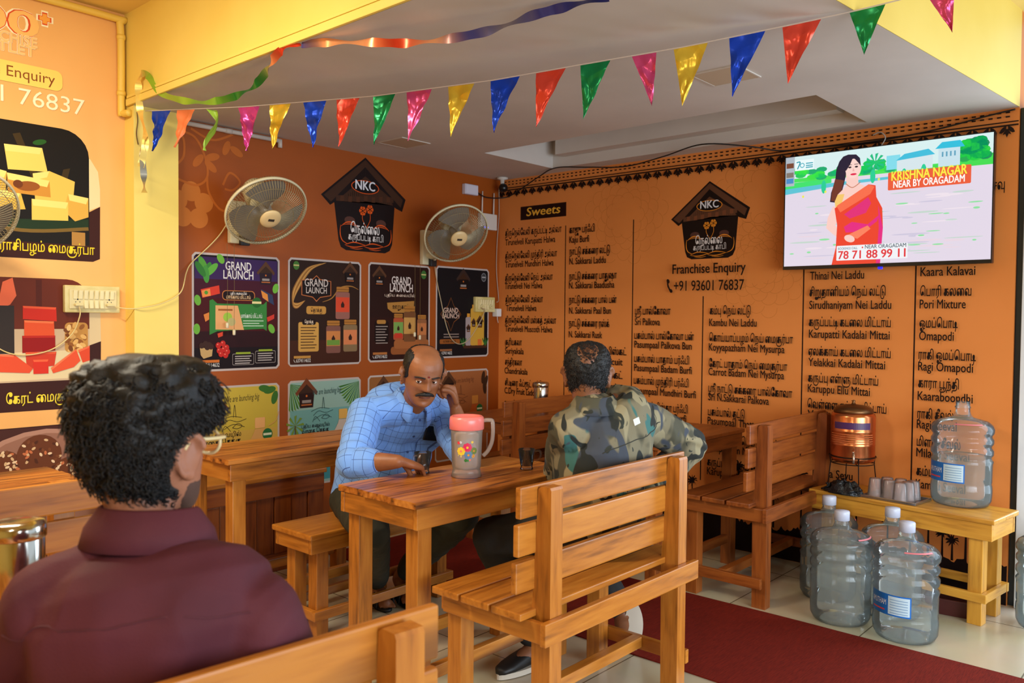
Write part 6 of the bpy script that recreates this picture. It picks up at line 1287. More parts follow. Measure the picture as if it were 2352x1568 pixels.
a.poly([(0.28, 0.52), (0.44, 0.685), (0.47, 0.66), (0.45, 0.60), (0.30, 0.46)], SR); a.poly([(0.32, 0.44), (0.44, 0.575), (0.455, 0.52), (0.43, 0.44), (0.35, 0.40)], (226, 44, 120)); a.poly([(0.32, 0.33), (0.36, 0.37), (0.44, 0.34), (0.50, 0.42), (0.485, 0.36), (0.42, 0.28), (0.33, 0.28)], SP)
a.poly([(0.33, 0.25), (0.44, 0.33), (0.455, 0.30), (0.39, 0.22)], (250, 130, 96)); a.ell(0.35, 0.225, 0.028, 0.03, SK, -0.4); a.poly([(0.49, 0.5), (0.515, 0.3), (0.505, 0.0), (0.485, 0.0), (0.495, 0.3)], SP)
a.ell(0.362, 0.835, 0.04, 0.085, (252, 214, 204)); a.poly([(0.32, 0.90), (0.36, 0.93), (0.345, 0.87), (0.325, 0.82), (0.315, 0.84)], (34, 26, 52)); a.poly([(0.36, 0.935), (0.395, 0.92), (0.40, 0.85), (0.385, 0.885)], (34, 26, 52))
for x in (0.345, 0.378): a.ell(x, 0.848, 0.008, 0.008, (40, 26, 40)); a.rect(x-0.011, 0.868, x+0.010, 0.873, (60, 36, 50))
a.ell(0.364, 0.785, 0.016, 0.009, (226, 40, 80)); a.poly([(0.362, 0.84), (0.370, 0.81), (0.358, 0.812)], (236, 180, 170)); a.curve([(0.325, 0.71), (0.36, 0.67), (0.40, 0.71)], 0.004, (196, 120, 90))
# captions
a.rect(0.535, 0.615, 0.91, 0.765, (236, 92, 56), 0.006); a.text('KRISHNA NAGAR', 0.722, 0.695, 0.066, (250, 236, 70), 0.345, bold=0.035, al='c'); a.text('NEAR BY ORAGADAM', 0.722, 0.632, 0.050, (255, 250, 245), 0.325, bold=0.032, al='c')
a.rect(0.285, 0.035, 0.635, 0.165, (240, 242, 246), 0.004); a.text('NEAR ORAGADAM', 0.628, 0.130, 0.028, (20, 70, 90), 0.20, bold=0.012, al='r'); a.text('BOOKINGS CALL', 0.293, 0.130, 0.018, (20, 100, 130), 0.10, bold=0.006); a.ell(0.417, 0.142, 0.004, 0.008, (230, 60, 60), n=8)
a.text('78 71 88 99 11', 0.460, 0.048, 0.060, (226, 50, 60), 0.335, bold=0.03, al='c')
a.build('screen', tv)
MB().box(-0.05, -0.03, -0.012, 0.008, -0.012, 0.001, 0.003).build('indicator_light', glow((20, 30, 255), 2.0), tv, label='blue glowing indicator light')

# ---------------------------------------------------------------- fans
CREAMP = noisy('cream_plastic', (206, 196, 160), (222, 212, 176), 8.0, 0.35, 0.0)
WIRE = flat((150, 134, 96), 0.4, 0.3)
def axis_matrix(n):
    n = V(n).normalized(); x = n.cross(V((0, 0, 1))).normalized(); y = n.cross(x)
    return Matrix(((x.x, y.x, n.x), (x.y, y.y, n.y), (x.z, y.z, n.z))).to_4x4()
FANM = {}
def make_fan(label, plate, centre, n, strings, sw=1):
    """plate: wall position; centre: middle of the cage; n: blowing direction"""
    t = thing('wall_fan', label, 'fan', (plate[0], 4.12, plate[2]), 0, 'wall fans')
    p = MB().box(-0.048, 0.048, -0.036, -0.001, -0.115, 0.115, 0.008); p.build('wall_plate', CREAMP, t)
    q = MB().box(0.0, 0.055, -0.062, -0.0365, -0.125, -0.045, 0.006); q.build('control_panel', flat((28, 28, 30)), t)
    q = MB().lathe([(0.012, 0), (0.012, 0.012), (0.009, 0.016)], 16, (0.026, -0.062, -0.075), M=Matrix.Rotation(math.pi/2, 4, 'X')); q.build('knob', CREAMP, t, True)
    org = V((plate[0], 4.12, plate[2])); c = V(centre)-org; n = V(n).normalized()
    arm = MB().tube(spline([(0, -0.03, -0.05), (0, -0.10, -0.06), tuple(c*0.5+V((0, -0.02, -0.05))), tuple(c-n*0.13)], 6), 0.02, 12); arm.build('arm', CREAMP, t, True)
    A = Matrix.Translation(c) @ axis_matrix(n)
    if not FANM:
        m = MB().lathe([(0.03, -0.215), (0.058, -0.205), (0.068, -0.18), (0.07, -0.10), (0.062, -0.075), (0.05, -0.06)], 28); FANM['motor'] = m.mesh('motor', CREAMP, True)
        w = MB()
        for k in range(88):
            an = 2*math.pi*k/88; cs, sn = math.cos(an), math.sin(an); rr = 0.0011
            prof = [(0.052, 0.062), (0.09, 0.064), (0.14, 0.058), (0.18, 0.044), (0.203, 0.022), (0.208, 0.002)]
            w.tube([(r*cs, r*sn, z) for r, z in prof], rr, 3)
            prof = [(0.06, -0.075), (0.11, -0.078), (0.16, -0.066), (0.195, -0.036), (0.208, -0.002)]
            w.tube([(r*cs, r*sn, z) for r, z in prof], rr, 3)
        for r, z in ((0.12, 0.0615), (0.175, 0.046), (0.13, -0.075)): w.tube([(r*math.cos(k*math.pi/24), r*math.sin(k*math.pi/24), z) for k in range(48)], 0.0013, 5, closed=True)
        FANM['cage'] = w.mesh('cage', WIRE)
        r_ = MB(); r_.loft([[V(((0.208+a)*math.cos(k*math.pi/32), (0.208+a)*math.sin(k*math.pi/32), z)) for a, z in ((-0.004, -0.008), (0.004, -0.008), (0.006, 0), (0.004, 0.008), (-0.004, 0.008))] for k in range(64)], False, True)
        FANM['rim'] = r_.mesh('rim', CREAMP, True)
        hb = MB().lathe([(0.0005, 0.03), (0.02, 0.028), (0.03, 0.02), (0.032, -0.03), (0.03, -0.05)], 20); FANM['hub'] = hb.mesh('hub', flat((150, 148, 146), 0.4), True)
        bl = MB(); vs = []; nu, nv = 12, 8
        for i in range(nu+1):
            s = i/nu; r = 0.03+0.155*s
            for j in range(nv+1):
                u = j/nv-0.5; wdt = 0.5+0.75*math.sin(math.pi*min(1, s*0.62+0.12)); sk = 0.5*s
                ang = u*wdt*1.15+sk; z = 0.035*u*(1.0-0.35*s)*1.6
                vs.append((r*math.cos(ang), r*math.sin(ang), z))
        fs = [(i*(nv+1)+j, (i+1)*(nv+1)+j, (i+1)*(nv+1)+j+1, i*(nv+1)+j+1) for i in range(nu) for j in range(nv)]
        k0 = len(vs); bl.add(vs+[(x, y, z-0.002) for x, y, z in vs], fs+[tuple(i+k0 for i in reversed(f)) for f in fs])
        FANM['blade'] = bl.mesh('blade', flat((120, 112, 100), 0.35), True)
        cp = MB().lathe([(0.001, 0.074), (0.03, 0.073), (0.05, 0.069), (0.056, 0.062), (0.054, 0.058)], 32); FANM['centre_cap'] = cp.mesh('centre_cap', flat((226, 196, 140), 0.35), True)
        em = MB().box(-0.016, 0.016, -0.007, 0.007, 0.073, 0.0752); FANM['badge'] = em.mesh('badge', flat((60, 50, 40)))
    for k in ('motor', 'cage', 'rim', 'hub', 'centre_cap', 'badge'):
        o = bpy.data.objects.new(k, FANM[k]); COL.objects.link(o); o.parent = t; o.matrix_local = A
    for k in range(3):
        o = bpy.data.objects.new('blade', FANM['blade']); COL.objects.link(o); o.parent = t; o.matrix_local = A @ Matrix.Rotation(k*2*math.pi/3+0.4, 4, 'Z')
    for dx, z1 in strings:
        zz = z1-plate[2]
        s = MB().tube([(dx, -0.05, -0.12), (dx+0.002, -0.05, (zz-0.12)/2), (dx, -0.05, zz)], 0.0011, 5).build('pull_cord', flat((110, 90, 50)), t)
        MB().lathe([(0.003, 0.012), (0.008, 0.008), (0.008, -0.014), (0.006, -0.018)], 12, (dx, -0.05, zz)).build('cord_end', flat((226, 214, 180)), s, True)
    return t
make_fan('cream wall fan nearest the pillar, above the purple and red poster', (2.352, 4.12, 1.855), (2.322, 3.76, 1.885), (-0.08, -0.80, -0.76), ((-0.075, 1.300), (-0.035, 1.262)))
make_fan('cream wall fan near the corner with the router behind it', (3.74, 4.12, 1.815), (3.69, 3.77, 1.885), (-0.30, -0.74, -0.60), ((-0.13, 1.240), (-0.085, 1.220)))
make_fan('cream wall fan at the left edge over the picture of yellow sweets', (0.99, 4.12, 1.75), (0.97, 3.76, 1.74), (0.05, -0.80, -0.62), ())

# ---------------------------------------------------------------- switches, router, boxes, cables
def switchboard(x0, x1, z0, z1, label, cols, lo):
    t = thing('switchboard', label, 'switchboard', ((x0+x1)/2, 4.12, z0)); w = x1-x0; h = z1-z0
    g = noisy('aged_ivory_plastic', (206, 190, 120), (226, 212, 150), 14.0, 0.45, 0.0)
    MB().box(-w/2, w/2, -0.030, -0.001, 0, h, 0.006).build('back_box', g, t)
    MB().box(-w/2+0.018, w/2-0.018, -0.036, -0.0305, 0.018, h-0.018, 0.003).build('face_plate', flat((222, 206, 150), 0.4), t)
    n = cols; px = (w-0.06)/n
    for k in range(n):
        x = -w/2+0.03+px*(k+0.5)
        M = Matrix.Translation((x, -0.037, h*0.66)) @ Matrix.Rotation(0.12, 4, 'X')
        MB().box(-px*0.36, px*0.36, -0.006, 0.0, -h*0.16, h*0.16, 0.0015, M=M).build('rocker_switch', flat((236, 222, 170), 0.35), t)
        if k not in lo:
            M = Matrix.Translation((x, -0.037, h*0.30)) @ Matrix.Rotation(-0.12, 4, 'X')
            MB().box(-px*0.36, px*0.36, -0.006, 0.0, -h*0.15, h*0.15, 0.0015, M=M).build('rocker_switch', flat((236, 222, 170), 0.35), t)
    for k in lo[::2]:
        x = -w/2+0.03+px*(k+1.0)
        m = MB()
        for dx, dz, r in ((0, 0.016, 0.0035), (-0.009, 0.004, 0.0022), (0.009, 0.004, 0.0022)): m.lathe([(r, 0), (r, 0.001)], 10, (x+dx, -0.0362, h*0.36+dz), M=Matrix.Rotation(math.pi/2, 4, 'X'))
        m.build('socket_hole', flat((20, 16, 12)), t)
        MB().box(x-0.018, x+0.018, -0.062, -0.0365, h*0.24, h*0.32, 0.005).build('plug', flat((230, 216, 160), 0.4), t)
    return t
switchboard(1.473, 1.724, 1.357, 1.485, 'ivory switchboard on the left wall overlapping the red sweets picture', 8, [0, 1, 6, 7])
switchboard(4.205, 4.405, 1.392, 1.500, 'grimy ivory switchboard with adaptor near the room corner', 6, [0, 1, 4, 5])
WH = flat((214, 206, 196), 0.4)
t = thing('wifi_router', 'white router with blue lights and two aerials in the corner', 'router', (4.33, 4.12, 1.985))
MB().box(-0.085, 0.085, -0.035, -0.002, 0, 0.115, 0.006).build('casing', WH, t)
for x in (-0.06, 0.06): MB().tube([(x, -0.02, 0.10), (x+0.004, -0.02, 0.27)], [0.006, 0.0045], 8).build('aerial', WH, t, True)
m = MB()
for x in (-0.055, -0.035, -0.02): m.box(x, x+0.010, -0.0365, -0.0345, 0.012, 0.017)
m.build('status_lights', glow((30, 60, 255), 3.0), t, label='blue glowing status lights')
t = thing('junction_box', 'small white junction box under the ceiling by the corner', 'box', (4.15, 4.12, 2.215))
MB().box(-0.066, 0.066, -0.035, -0.001, 0, 0.072, 0.006).build('casing', flat((206, 204, 220), 0.4), t)
MB().box(-0.060, 0.060, -0.039, -0.0352, 0.006, 0.066, 0.003).build('lid', flat((214, 212, 226), 0.4), t)
t = thing('plug_adaptor', 'white charger cube plugged in beside the corner switchboard', 'adaptor', (4.43, 4.12, 1.36))
MB().box(-0.024, 0.024, -0.05, -0.002, 0, 0.058, 0.005).build('casing', flat((226, 224, 220), 0.35), t)
MB().tube([(0, -0.03, 0.002), (0.002, -0.03, -0.02), (0.015, -0.025, -0.045)], 0.0025, 6).build('cable', WH, t)
t = thing('security_camera', 'small black and white security camera on the ceiling corner', 'camera', (4.395, 4.02, 2.36))
MB().lathe([(0.04, -0.001), (0.04, -0.012), (0.016, -0.018), (0.014, -0.05)], 20).build('mount', WH, t, True)
MB().ball((0, -0.01, -0.075), 0.033).build('camera_ball', flat((14, 14, 16), 0.25), t, True)
def cable(name, label, pts, r, c, cat='cable', step=8):
    return tag(MB().tube(spline(pts, step), r, 6).build(name, flat(c, 0.5), smooth=True), label, cat)
cable('black_cable', 'black cable looping under the ceiling from the junction box to the television', [(4.19, 4.085, 2.245), (4.30, 4.09, 2.215), (4.45, 4.05, 2.225), (4.463, 3.95, 2.255), (4.42, 3.70, 2.335), (4.30, 3.45, 2.352), (4.32, 3.20, 2.33), (4.38, 2.95, 2.315), (4.34, 2.65, 2.335), (4.25, 2.34, 2.352), (4.36, 2.10, 2.325), (4.455, 1.97, 2.30), (4.462, 1.80, 2.295), (4.462, 1.50, 2.285), (4.46, 1.2, 2.30), (4.462, 0.95, 2.335), (4.465, 0.83, 2.35)], 0.0042, (14, 12, 12))
cable('white_cable', 'thin white cable curling up above the television', [(4.425, 1.42, 2.246), (4.435, 1.40, 2.29), (4.45, 1.43, 2.325), (4.46, 1.47, 2.318)], 0.0028, (190, 190, 186))
cable('fan_cable', 'loose pale wire from the switchboard across the pillar to the fan', [(1.69, 4.055, 1.385), (1.74, 4.03, 1.378), (1.80, 4.005, 1.385), (1.90, 4.005, 1.41), (1.99, 4.01, 1.465), (2.06, 4.09, 1.57), (2.10, 4.108, 1.625), (2.20, 4.11, 1.72), (2.262, 4.108, 1.79), (2.31, 4.105, 1.87), (2.318, 4.10, 1.90)], 0.003, (228, 206, 140))
cable('fan_cable', 'pale wire sagging left from the switchboard over the red sweets picture', [(1.525, 4.06, 1.385), (1.53, 4.07, 1.34), (1.505, 4.10, 1.255), (1.42, 4.11, 1.185), (1.30, 4.112, 1.163), (1.20, 4.112, 1.20), (1.08, 4.11, 1.33), (1.01, 4.10, 1.60), (0.995, 4.08, 1.66)], 0.003, (228, 206, 140))
cable('fan_cable', 'pale wire looping from the corner fan down to the corner switchboard', [(3.80, 4.09, 1.72), (3.84, 4.108, 1.60), (3.885, 4.112, 1.46), (3.93, 4.112, 1.31), (3.985, 4.112, 1.205), (4.06, 4.112, 1.165), (4.15, 4.112, 1.19), (4.23, 4.112, 1.27), (4.285, 4.10, 1.36), (4.275, 4.07, 1.405), (4.235, 4.06, 1.42)], 0.003, (196, 176, 140))
cable('white_cable', 'white cable running down the room corner to the switchboard', [(4.455, 4.108, 2.30), (4.458, 4.108, 2.10), (4.440, 4.108, 1.90), (4.436, 4.108, 1.70), (4.455, 4.105, 1.52), (4.43, 4.08, 1.475), (4.39, 4.06, 1.465)], 0.0028, (190, 176, 160))
tag(MB().tube(spline([(1.775, 4.012, 2.325), (1.778, 4.012, 2.28), (1.772, 4.012, 2.22), (1.780, 4.012, 2.17)], 6), 0.003, 5).build('hanging_wire', flat((110, 84, 40))), 'short knotted wire hanging at the top of the yellow pillar', 'wire')

# ---------------------------------------------------------------- bunting
A0, B0 = V((1.80, 3.98, 0)), V((2.75, 0.99, 0))
UD = (B0-A0).normalized(); ND = V((-UD.y, UD.x, 0))
def zs(s): # string height along the line
    P = [(0.0, 2.330), (0.6, 2.292), (1.3, 2.270), (1.85, 2.276), (2.25, 2.296), (2.6, 2.312), (3.0, 2.344), (3.137, 2.357), (3.5, 2.40), (4.2, 2.47)]
    for (a, za), (b_, zb) in zip(P, P[1:]):
        if a <= s <= b_: return za+(zb-za)*(s-a)/(b_-a)
    return P[-1][1]
def on_line(s, off=0.0, z=None):
    p = A0+UD*s+ND*off; return V((p.x, p.y, zs(s) if z is None else z))
def foil(name, c, shine=True):
    k = 'foil_'+name
    if k in MATS: return MATS[k]
    m, N, L, b = newmat(k)
    b.inputs['Base Color'].default_value = rgb(c); b.inputs['Metallic'].default_value = 0.5 if shine else 0.0; b.inputs['Roughness'].default_value = 0.25 if shine else 0.42
    tc = N.new('ShaderNodeTexCoord'); n = N.new('ShaderNodeTexVoronoi'); n.inputs['Scale'].default_value = 16
    L.new(tc.outputs['Object'], n.inputs['Vector'])
    bp = N.new('ShaderNodeBump'); bp.inputs['Strength'].default_value = 0.35 if shine else 0.12; bp.inputs['Distance'].default_value = 0.02
    L.new(n.outputs['Distance'], bp.inputs['Height']); L.new(bp.outputs[0], b.inputs['Normal'])
    MATS[k] = m; return m
FC = {'blue': (20, 70, 206), 'orange': (244, 130, 76), 'lime': (160, 196, 60), 'magenta': (206, 70, 150), 'yellow': (232, 196, 60), 'red': (230, 76, 56), 'green': (10, 136, 76), 'pink': (214, 76, 130)}
bt = thing('bunting_string', 'white string holding the pennants across under the ceiling', 'string', tuple(on_line(0.0)))
sb = MB(); sb.tube([on_line(0.02*k*2, 0.0)-on_line(0) for k in range(0, 102)], 0.0022, 5); sb.build('string', flat((206, 190, 176), 0.6), bt)
PEN = [(0.044, 0.164, 0.043, 2.135, 'blue', 'with crumpled middle at the left end, over the pillar'), (0.205, 0.315, 0.195, 2.140, 'orange', 'second from the left end, crumpled'), (0.385, 0.425, 0.425, 2.105, 'lime', 'narrow and twisted, third from the left end'),
       (0.575, 0.698, 0.631, 2.091, 'magenta', 'crinkled, above the first wall fan'), (0.755, 0.872, 0.770, 2.090, 'yellow', 'dull, between magenta and blue pennants on the left'), (0.940, 1.062, 0.985, 2.083, 'blue', 'above the large dark house logo, to its left'),
       (1.115, 1.232, 1.122, 2.075, 'red', 'above the large dark house logo'), (1.300, 1.408, 1.303, 2.069, 'green', 'left one, next to the red pennant over the house logo'), (1.462, 1.580, 1.475, 2.070, 'pink', 'left one, between green and yellow pennants'),
       (1.655, 1.772, 1.672, 2.070, 'yellow', 'in the middle of the string'), (1.843, 1.967, 1.858, 2.073, 'blue', 'in the middle of the string beside the ceiling tray'), (2.035, 2.155, 2.035, 2.082, 'red', 'in the middle of the string beside the green one'),
       (2.213, 2.329, 2.224, 2.095, 'green', 'with bright fold, in front of the ceiling tray'), (2.410, 2.500, 2.486, 2.115, 'pink', 'with torn tip, before the ceiling tray'), (2.562, 2.682, 2.597, 2.102, 'yellow', 'bright gold, toward the right end'),
       (2.755, 2.875, 2.770, 2.118, 'blue', 'shining, above the television side'), (2.930, 3.052, 2.951, 2.144, 'red', 'large coral one at the right, above the television'), (3.139, 3.245, 3.185, 2.215, 'green', 'against the yellow beam at the upper right'),
       (3.36, 3.44, 3.438, 2.255, 'pink', 'cut by the top edge at the upper right')]
rng = random.Random(12)
for i, (s0, s1, st, zt, c, how) in enumerate(PEN):
    z0, z1 = zs(s0)-0.003, zs(s1)-0.003
    org = on_line((s0+s1)/2)
    m = MB(); n = 16; k_ = 8; vs = []
    crinkle = 0.010 if i in (0, 1, 3) else 0.006
    for a_ in range(n+1):
        v = a_/n
        for b_ in range(k_+1):
            u = b_/k_
            s = (s0+(s1-s0)*u)*(1-v)+st*v; z = (z0+(z1-z0)*u)*(1-v)+zt*v
            off = crinkle*noise.noise(V((u*3.1+i*7, v*4.3, i)))*2*min(1, v*4)+0.010*math.sin(v*2.6+i)*v
            if i == 2: s += 0.02*math.sin(v*5); off += 0.03*math.sin(v*4+u*2)
            if i == 13 and 0.82 < v < 0.92: s += 0.0
            p = on_line(s, off, z)-org; vs.append(p)
    fs = [(a_*(k_+1)+b_, (a_+1)*(k_+1)+b_, (a_+1)*(k_+1)+b_+1, a_*(k_+1)+b_+1) for a_ in range(n) for b_ in range(k_)]
    m.keepn = True
    m.add(vs, fs); q = m.build('pennant_flag', foil(c, FC[c], c not in ('orange', 'lime')), None, True, loc=org)
    tag(q, '%s foil pennant, %s' % (c, how), 'pennant', 'foil pennants on the string')
# rainbow foil ribbon
m_, N, L, b = newmat('rainbow_foil')
at = N.new('ShaderNodeAttribute'); at.attribute_name = 'Tint'; L.new(at.outputs['Color'], b.inputs['Base Color']); b.inputs['Metallic'].default_value = 0.45; b.inputs['Roughness'].default_value = 0.3
def ribbon(name, label, pts, cols, w=0.032, twist=1.6, step=10):
    Q = spline(pts, step); vs = []; n = len(Q); cl = []
    for i, p in enumerate(Q):
        t = (Q[min(i+1, n-1)]-Q[max(i-1, 0)]).normalized(); a0 = 0.9*math.sin(twist*i/step*2)
        x = t.cross(V((0.75, 0.66, 0)))
        if x.length < 0.1: x = t.orthogonal()
        x.normalize(); y = t.cross(x); d = x*math.cos(a0)+y*math.sin(a0)
        vs += [p-d*w/2, p+d*w/2]
        f = i/(n-1)*(len(cols)-1); k = min(int(f), len(cols)-2); f -= k
        cl.append(tuple(cols[k][j]*(1-f)+cols[k+1][j]*f for j in range(3)))
    m = MB(); m.keepn = True; m.add(vs, [(2*i, 2*i+2, 2*i+3, 2*i+1) for i in range(n-1)])
    o = m.build(name, m_, None, True)
    ca = o.data.color_attributes.new('Tint', 'FLOAT_COLOR', 'POINT')
    for i, c in enumerate(cl):
        for k in (0, 1): ca.data[2*i+k].color = rgb(c)
    return tag(o, label, 'ribbon')
YL, GR, DG, OR_, RD, PR = (236, 206, 110), (150, 196, 60), (20, 110, 40), (248, 170, 110), (206, 56, 30), (60, 60, 130)
ribbon('foil_ribbon', 'rainbow foil ribbon hanging in loops below the yellow beam', [(1.755, 3.93, 2.05), (1.765, 3.90, 2.18), (1.75, 3.925, 2.32), (1.742, 3.92, 2.44), (1.744, 3.885, 2.478), (1.746, 3.83, 2.455), (1.76, 3.72, 2.36), (1.78, 3.50, 2.29), (1.80, 3.30, 2.265), (1.81, 3.12, 2.265), (1.80, 2.98, 2.285), (1.785, 2.88, 2.315), (1.76, 2.80, 2.335), (1.755, 2.72, 2.355), (1.765, 2.64, 2.365)], [YL, YL, YL, YL, GR, GR, GR, DG, DG, OR_, RD, RD])
ribbon('foil_ribbon', 'orange to blue foil ribbon swagged under the ceiling beside the beam', [(1.77, 2.63, 2.356), (1.80, 2.50, 2.340), (1.85, 2.32, 2.315), (1.90, 2.18, 2.295), (1.95, 2.02, 2.29), (2.0, 1.88, 2.30), (2.04, 1.74, 2.325), (2.08, 1.62, 2.338), (2.12, 1.50, 2.350)], [PR, OR_, OR_, RD, OR_, PR, (150, 140, 150), PR, PR, (30, 40, 110)])
ribbon('foil_ribbon', 'loose pale foil ribbon end hanging down over the yellow pillar', [(1.765, 3.90, 2.20), (1.76, 3.92, 2.12), (1.765, 3.92, 2.0), (1.772, 3.93, 1.93)], [YL, (200, 180, 130), (120, 130, 140), YL], 0.03)

# ---------------------------------------------------------------- water bottles
SHELL = clear('bottle_plastic', (0.975, 0.99, 0.995), 0.13, (226, 236, 238), 0.06)
WATER = clear('bottled_water', (0.96, 0.98, 0.98), 0.20, (214, 224, 214), 0.04)
CAPM = flat((186, 190, 208), 0.4)
BPROF = [(0.02, 0.004), (0.10, 0.0), (0.122, 0.006), (0.134, 0.03), (0.136, 0.075), (0.134, 0.10), (0.131, 0.107), (0.134, 0.115), (0.135, 0.20), (0.138, 0.212), (0.130, 0.222), (0.129, 0.232), (0.138, 0.244), (0.138, 0.262), (0.129, 0.274), (0.129, 0.284), (0.138, 0.296), (0.138, 0.312), (0.130, 0.324), (0.130, 0.332), (0.139, 0.344), (0.140, 0.362), (0.132, 0.380), (0.112, 0.396), (0.07, 0.407), (0.045, 0.413), (0.036, 0.424), (0.031, 0.44), (0.030, 0.475)]
BPROF = [(r*0.96 if r > 0.05 else r, z) for r, z in BPROF]
def prof_r(z):
    for (r0, a), (r1, b_) in zip(BPROF[1:], BPROF[2:]):
        if a <= z <= b_: return r0+(r1-r0)*(z-a)/(b_-a)
    return 0.13
def make_bottle(label, loc, rz, fill, capped=True, lab=None, group='large clear water bottles'):
    t = thing('water_bottle', label, 'water bottle', loc, rz, group)
    MB().lathe(BPROF, 48, cap=False).build('shell', SHELL, t, True)
    if fill:
        pr = [(r-0.004, z+0.004) for r, z in BPROF if z < fill-0.01]+[(prof_r(fill)-0.004, fill)]
        MB().lathe(pr, 48).build('water', WATER, t, True)
    if capped: 
        MB().lathe([(0.0305, 0.452), (0.0328, 0.453), (0.0328, 0.490), (0.031, 0.494), (0.004, 0.497)], 32).build('cap', CAPM, t, True)
    else:
        MB().lathe([(0.030, 0.455), (0.0335, 0.457), (0.0335, 0.463), (0.030, 0.465), (0.031, 0.488), (0.029, 0.488)], 32, cap=False).build('neck_ring', SHELL, t, True)
    if lab is not None:
        m = MB(); m.keepn = True
        def arc(a0, a1, z0, z1, c, dr, sl=0.0):
            n = 14; vs = []
            for i in range(n+1):
                a = a0+(a1-a0)*i/n; r = 0.1308+dr; dz = sl*(a-lab)
                vs += [(r*math.cos(a), r*math.sin(a), z0+dz), (r*math.cos(a), r*math.sin(a), z1+dz)]
            m.add(vs, [(2*i, 2*i+2, 2*i+3, 2*i+1) for i in range(n)], flat(c, 0.4))
        a0, a1 = lab-0.72, lab+0.72
        arc(a0, a1, 0.118, 0.206, (24, 110, 200), 0.0); arc(lab+0.02, a1-0.04, 0.124, 0.200, (196, 222, 236), 0.0003); arc(a0+0.06, lab-0.10, 0.134, 0.140, (220, 70, 80), 0.0003)
        for k in range(6): arc(lab+0.08, a1-0.1, 0.130+0.011*k, 0.133+0.011*k, (120, 160, 196), 0.0006)
        vs, fs = txt2d('AMUTHAM'); x1 = max(v[0] for v in vs); sc = 0.62/x1
        m.add([(0.1314*math.cos(a0+0.05+x*sc), 0.1314*math.sin(a0+0.05+x*sc), 0.158+y*0.034) for x, y in vs], fs, flat((236, 244, 250), 0.4))
        m.build('label', None, t)
    # printed line on the shoulder
    m = MB(); m.keepn = True; n = 16; vs = []
    for i in range(n+1):
        a = 3.2+1.0*i/n; vs += [(0.1235*math.cos(a), 0.1235*math.sin(a), 0.387), (0.1180*math.cos(a), 0.1180*math.sin(a), 0.392)]
    m.add(vs, [(2*i, 2*i+2, 2*i+3, 2*i+1) for i in range(n)]); m.build('shoulder_print', flat((206, 110, 116)), t)
    return t
make_bottle('capped water bottle with blue label, nearest to the red carpet, right one', (3.745, 1.058, 0), 0.15, 0.13, lab=2.72)
make_bottle('capped water bottle without label, front left of the four on the floor', (3.758, 1.338, 0), 0.9, 0.335)
make_bottle('capped water bottle at the back left, partly under the dark bench end', (4.035, 1.50, 0), 1.7, 0.30)
make_bottle('capped water bottle at the back right, under the yellow side bench', (3.985, 1.19, 0), 2.6, 0.25)
make_bottle('open half full water bottle standing on the yellow side bench', (4.315, 0.985, 0.49), -0.1, 0.232, capped=False, lab=2.85)
make_bottle('bluish water bottle on the floor at the right edge of the doorway', (4.275, 0.612, 0), 0.4, 0.36)

# ---------------------------------------------------------------- copper pot, cups, tray, bag
COP = noisy('copper', (196, 112, 66), (214, 134, 84), 6.0, 0.24, 0.0, metal=0.95)
COPD = noisy('tarnished_copper', (92, 64, 40), (120, 84, 52), 8.0, 0.4, 0.0, metal=0.9)
t = thing('copper_water_pot', 'copper water dispenser on wire stand at left of the yellow side bench', 'water dispenser', (4.345, 1.50, 0.49))
MB().lathe([(0.01, 0.135), (0.085, 0.135), (0.105, 0.145), (0.108, 0.16), (0.108, 0.225), (0.1095, 0.228), (0.108, 0.231), (0.108, 0.295), (0.1095, 0.298), (0.108, 0.301), (0.108, 0.372), (0.104, 0.385), (0.094, 0.390)], 48).build('pot', COP, t, True)
MB().lathe([(0.094, 0.388), (0.097, 0.394), (0.096, 0.404), (0.085, 0.418), (0.06, 0.426), (0.012, 0.432), (0.006, 0.444), (0.011, 0.450), (0.002, 0.454)], 40).build('lid', COPD, t, True)
m = MB(); m.keepn = True; vs = []
for i in range(21):
    a = 2.55+1.75*i/20; vs += [(0.1088*math.cos(a), 0.1088*math.sin(a), 0.312), (0.1088*math.cos(a), 0.1088*math.sin(a), 0.346)]
m.add(vs, [(2*i, 2*i+2, 2*i+3, 2*i+1) for i in range(20)]); m.build('label', flat((70, 34, 84), 0.4), t, label='purple label band')
m = MB()
for i in range(60):
    for j in range(5):
        a = 2.3+2.2*i/60+(0.018 if j % 2 else 0); z = 0.240+0.011*j; m.ball((0.108*math.cos(a), 0.108*math.sin(a), z), (0.0026, 0.0026, 0.003), nu=6, nv=4)
m.build('hammered_band', COP, t, True)
d = V((-0.93, -0.36, 0)).normalized()
tp = MB().tube([d*0.105+V((0, 0, 0.176)), d*0.135+V((0, 0, 0.176))], 0.007, 10).tube([d*0.135+V((0, 0, 0.196)), d*0.137+V((0, 0, 0.17)), d*0.142+V((0, 0, 0.145))], 0.0065, 10)
tp.box(-0.012, 0.012, -0.004, 0.004, 0.198, 0.206, 0.002, M=Matrix.Translation(d*0.135)); tp.build('tap', flat((190, 170, 150), 0.2, 0.9), t, True)
st = MB()
for z, r in ((0.165, 0.113), (0.13, 0.105)): st.tube([(r*math.cos(k*math.pi/16), r*math.sin(k*math.pi/16), z) for k in range(32)], 0.0026, 6, closed=True)
for k in range(4):
    a = k*math.pi/2+0.6; st.tube([(0.113*math.cos(a), 0.113*math.sin(a), 0.168), (0.108*math.cos(a), 0.108*math.sin(a), 0.13), (0.122*math.cos(a), 0.122*math.sin(a), 0.002)], 0.0026, 6)
    st.tube([(0.107*math.cos(a), 0.107*math.sin(a), 0.13), (-0.107*math.cos(a), -0.107*math.sin(a), 0.13)], 0.0022, 6)
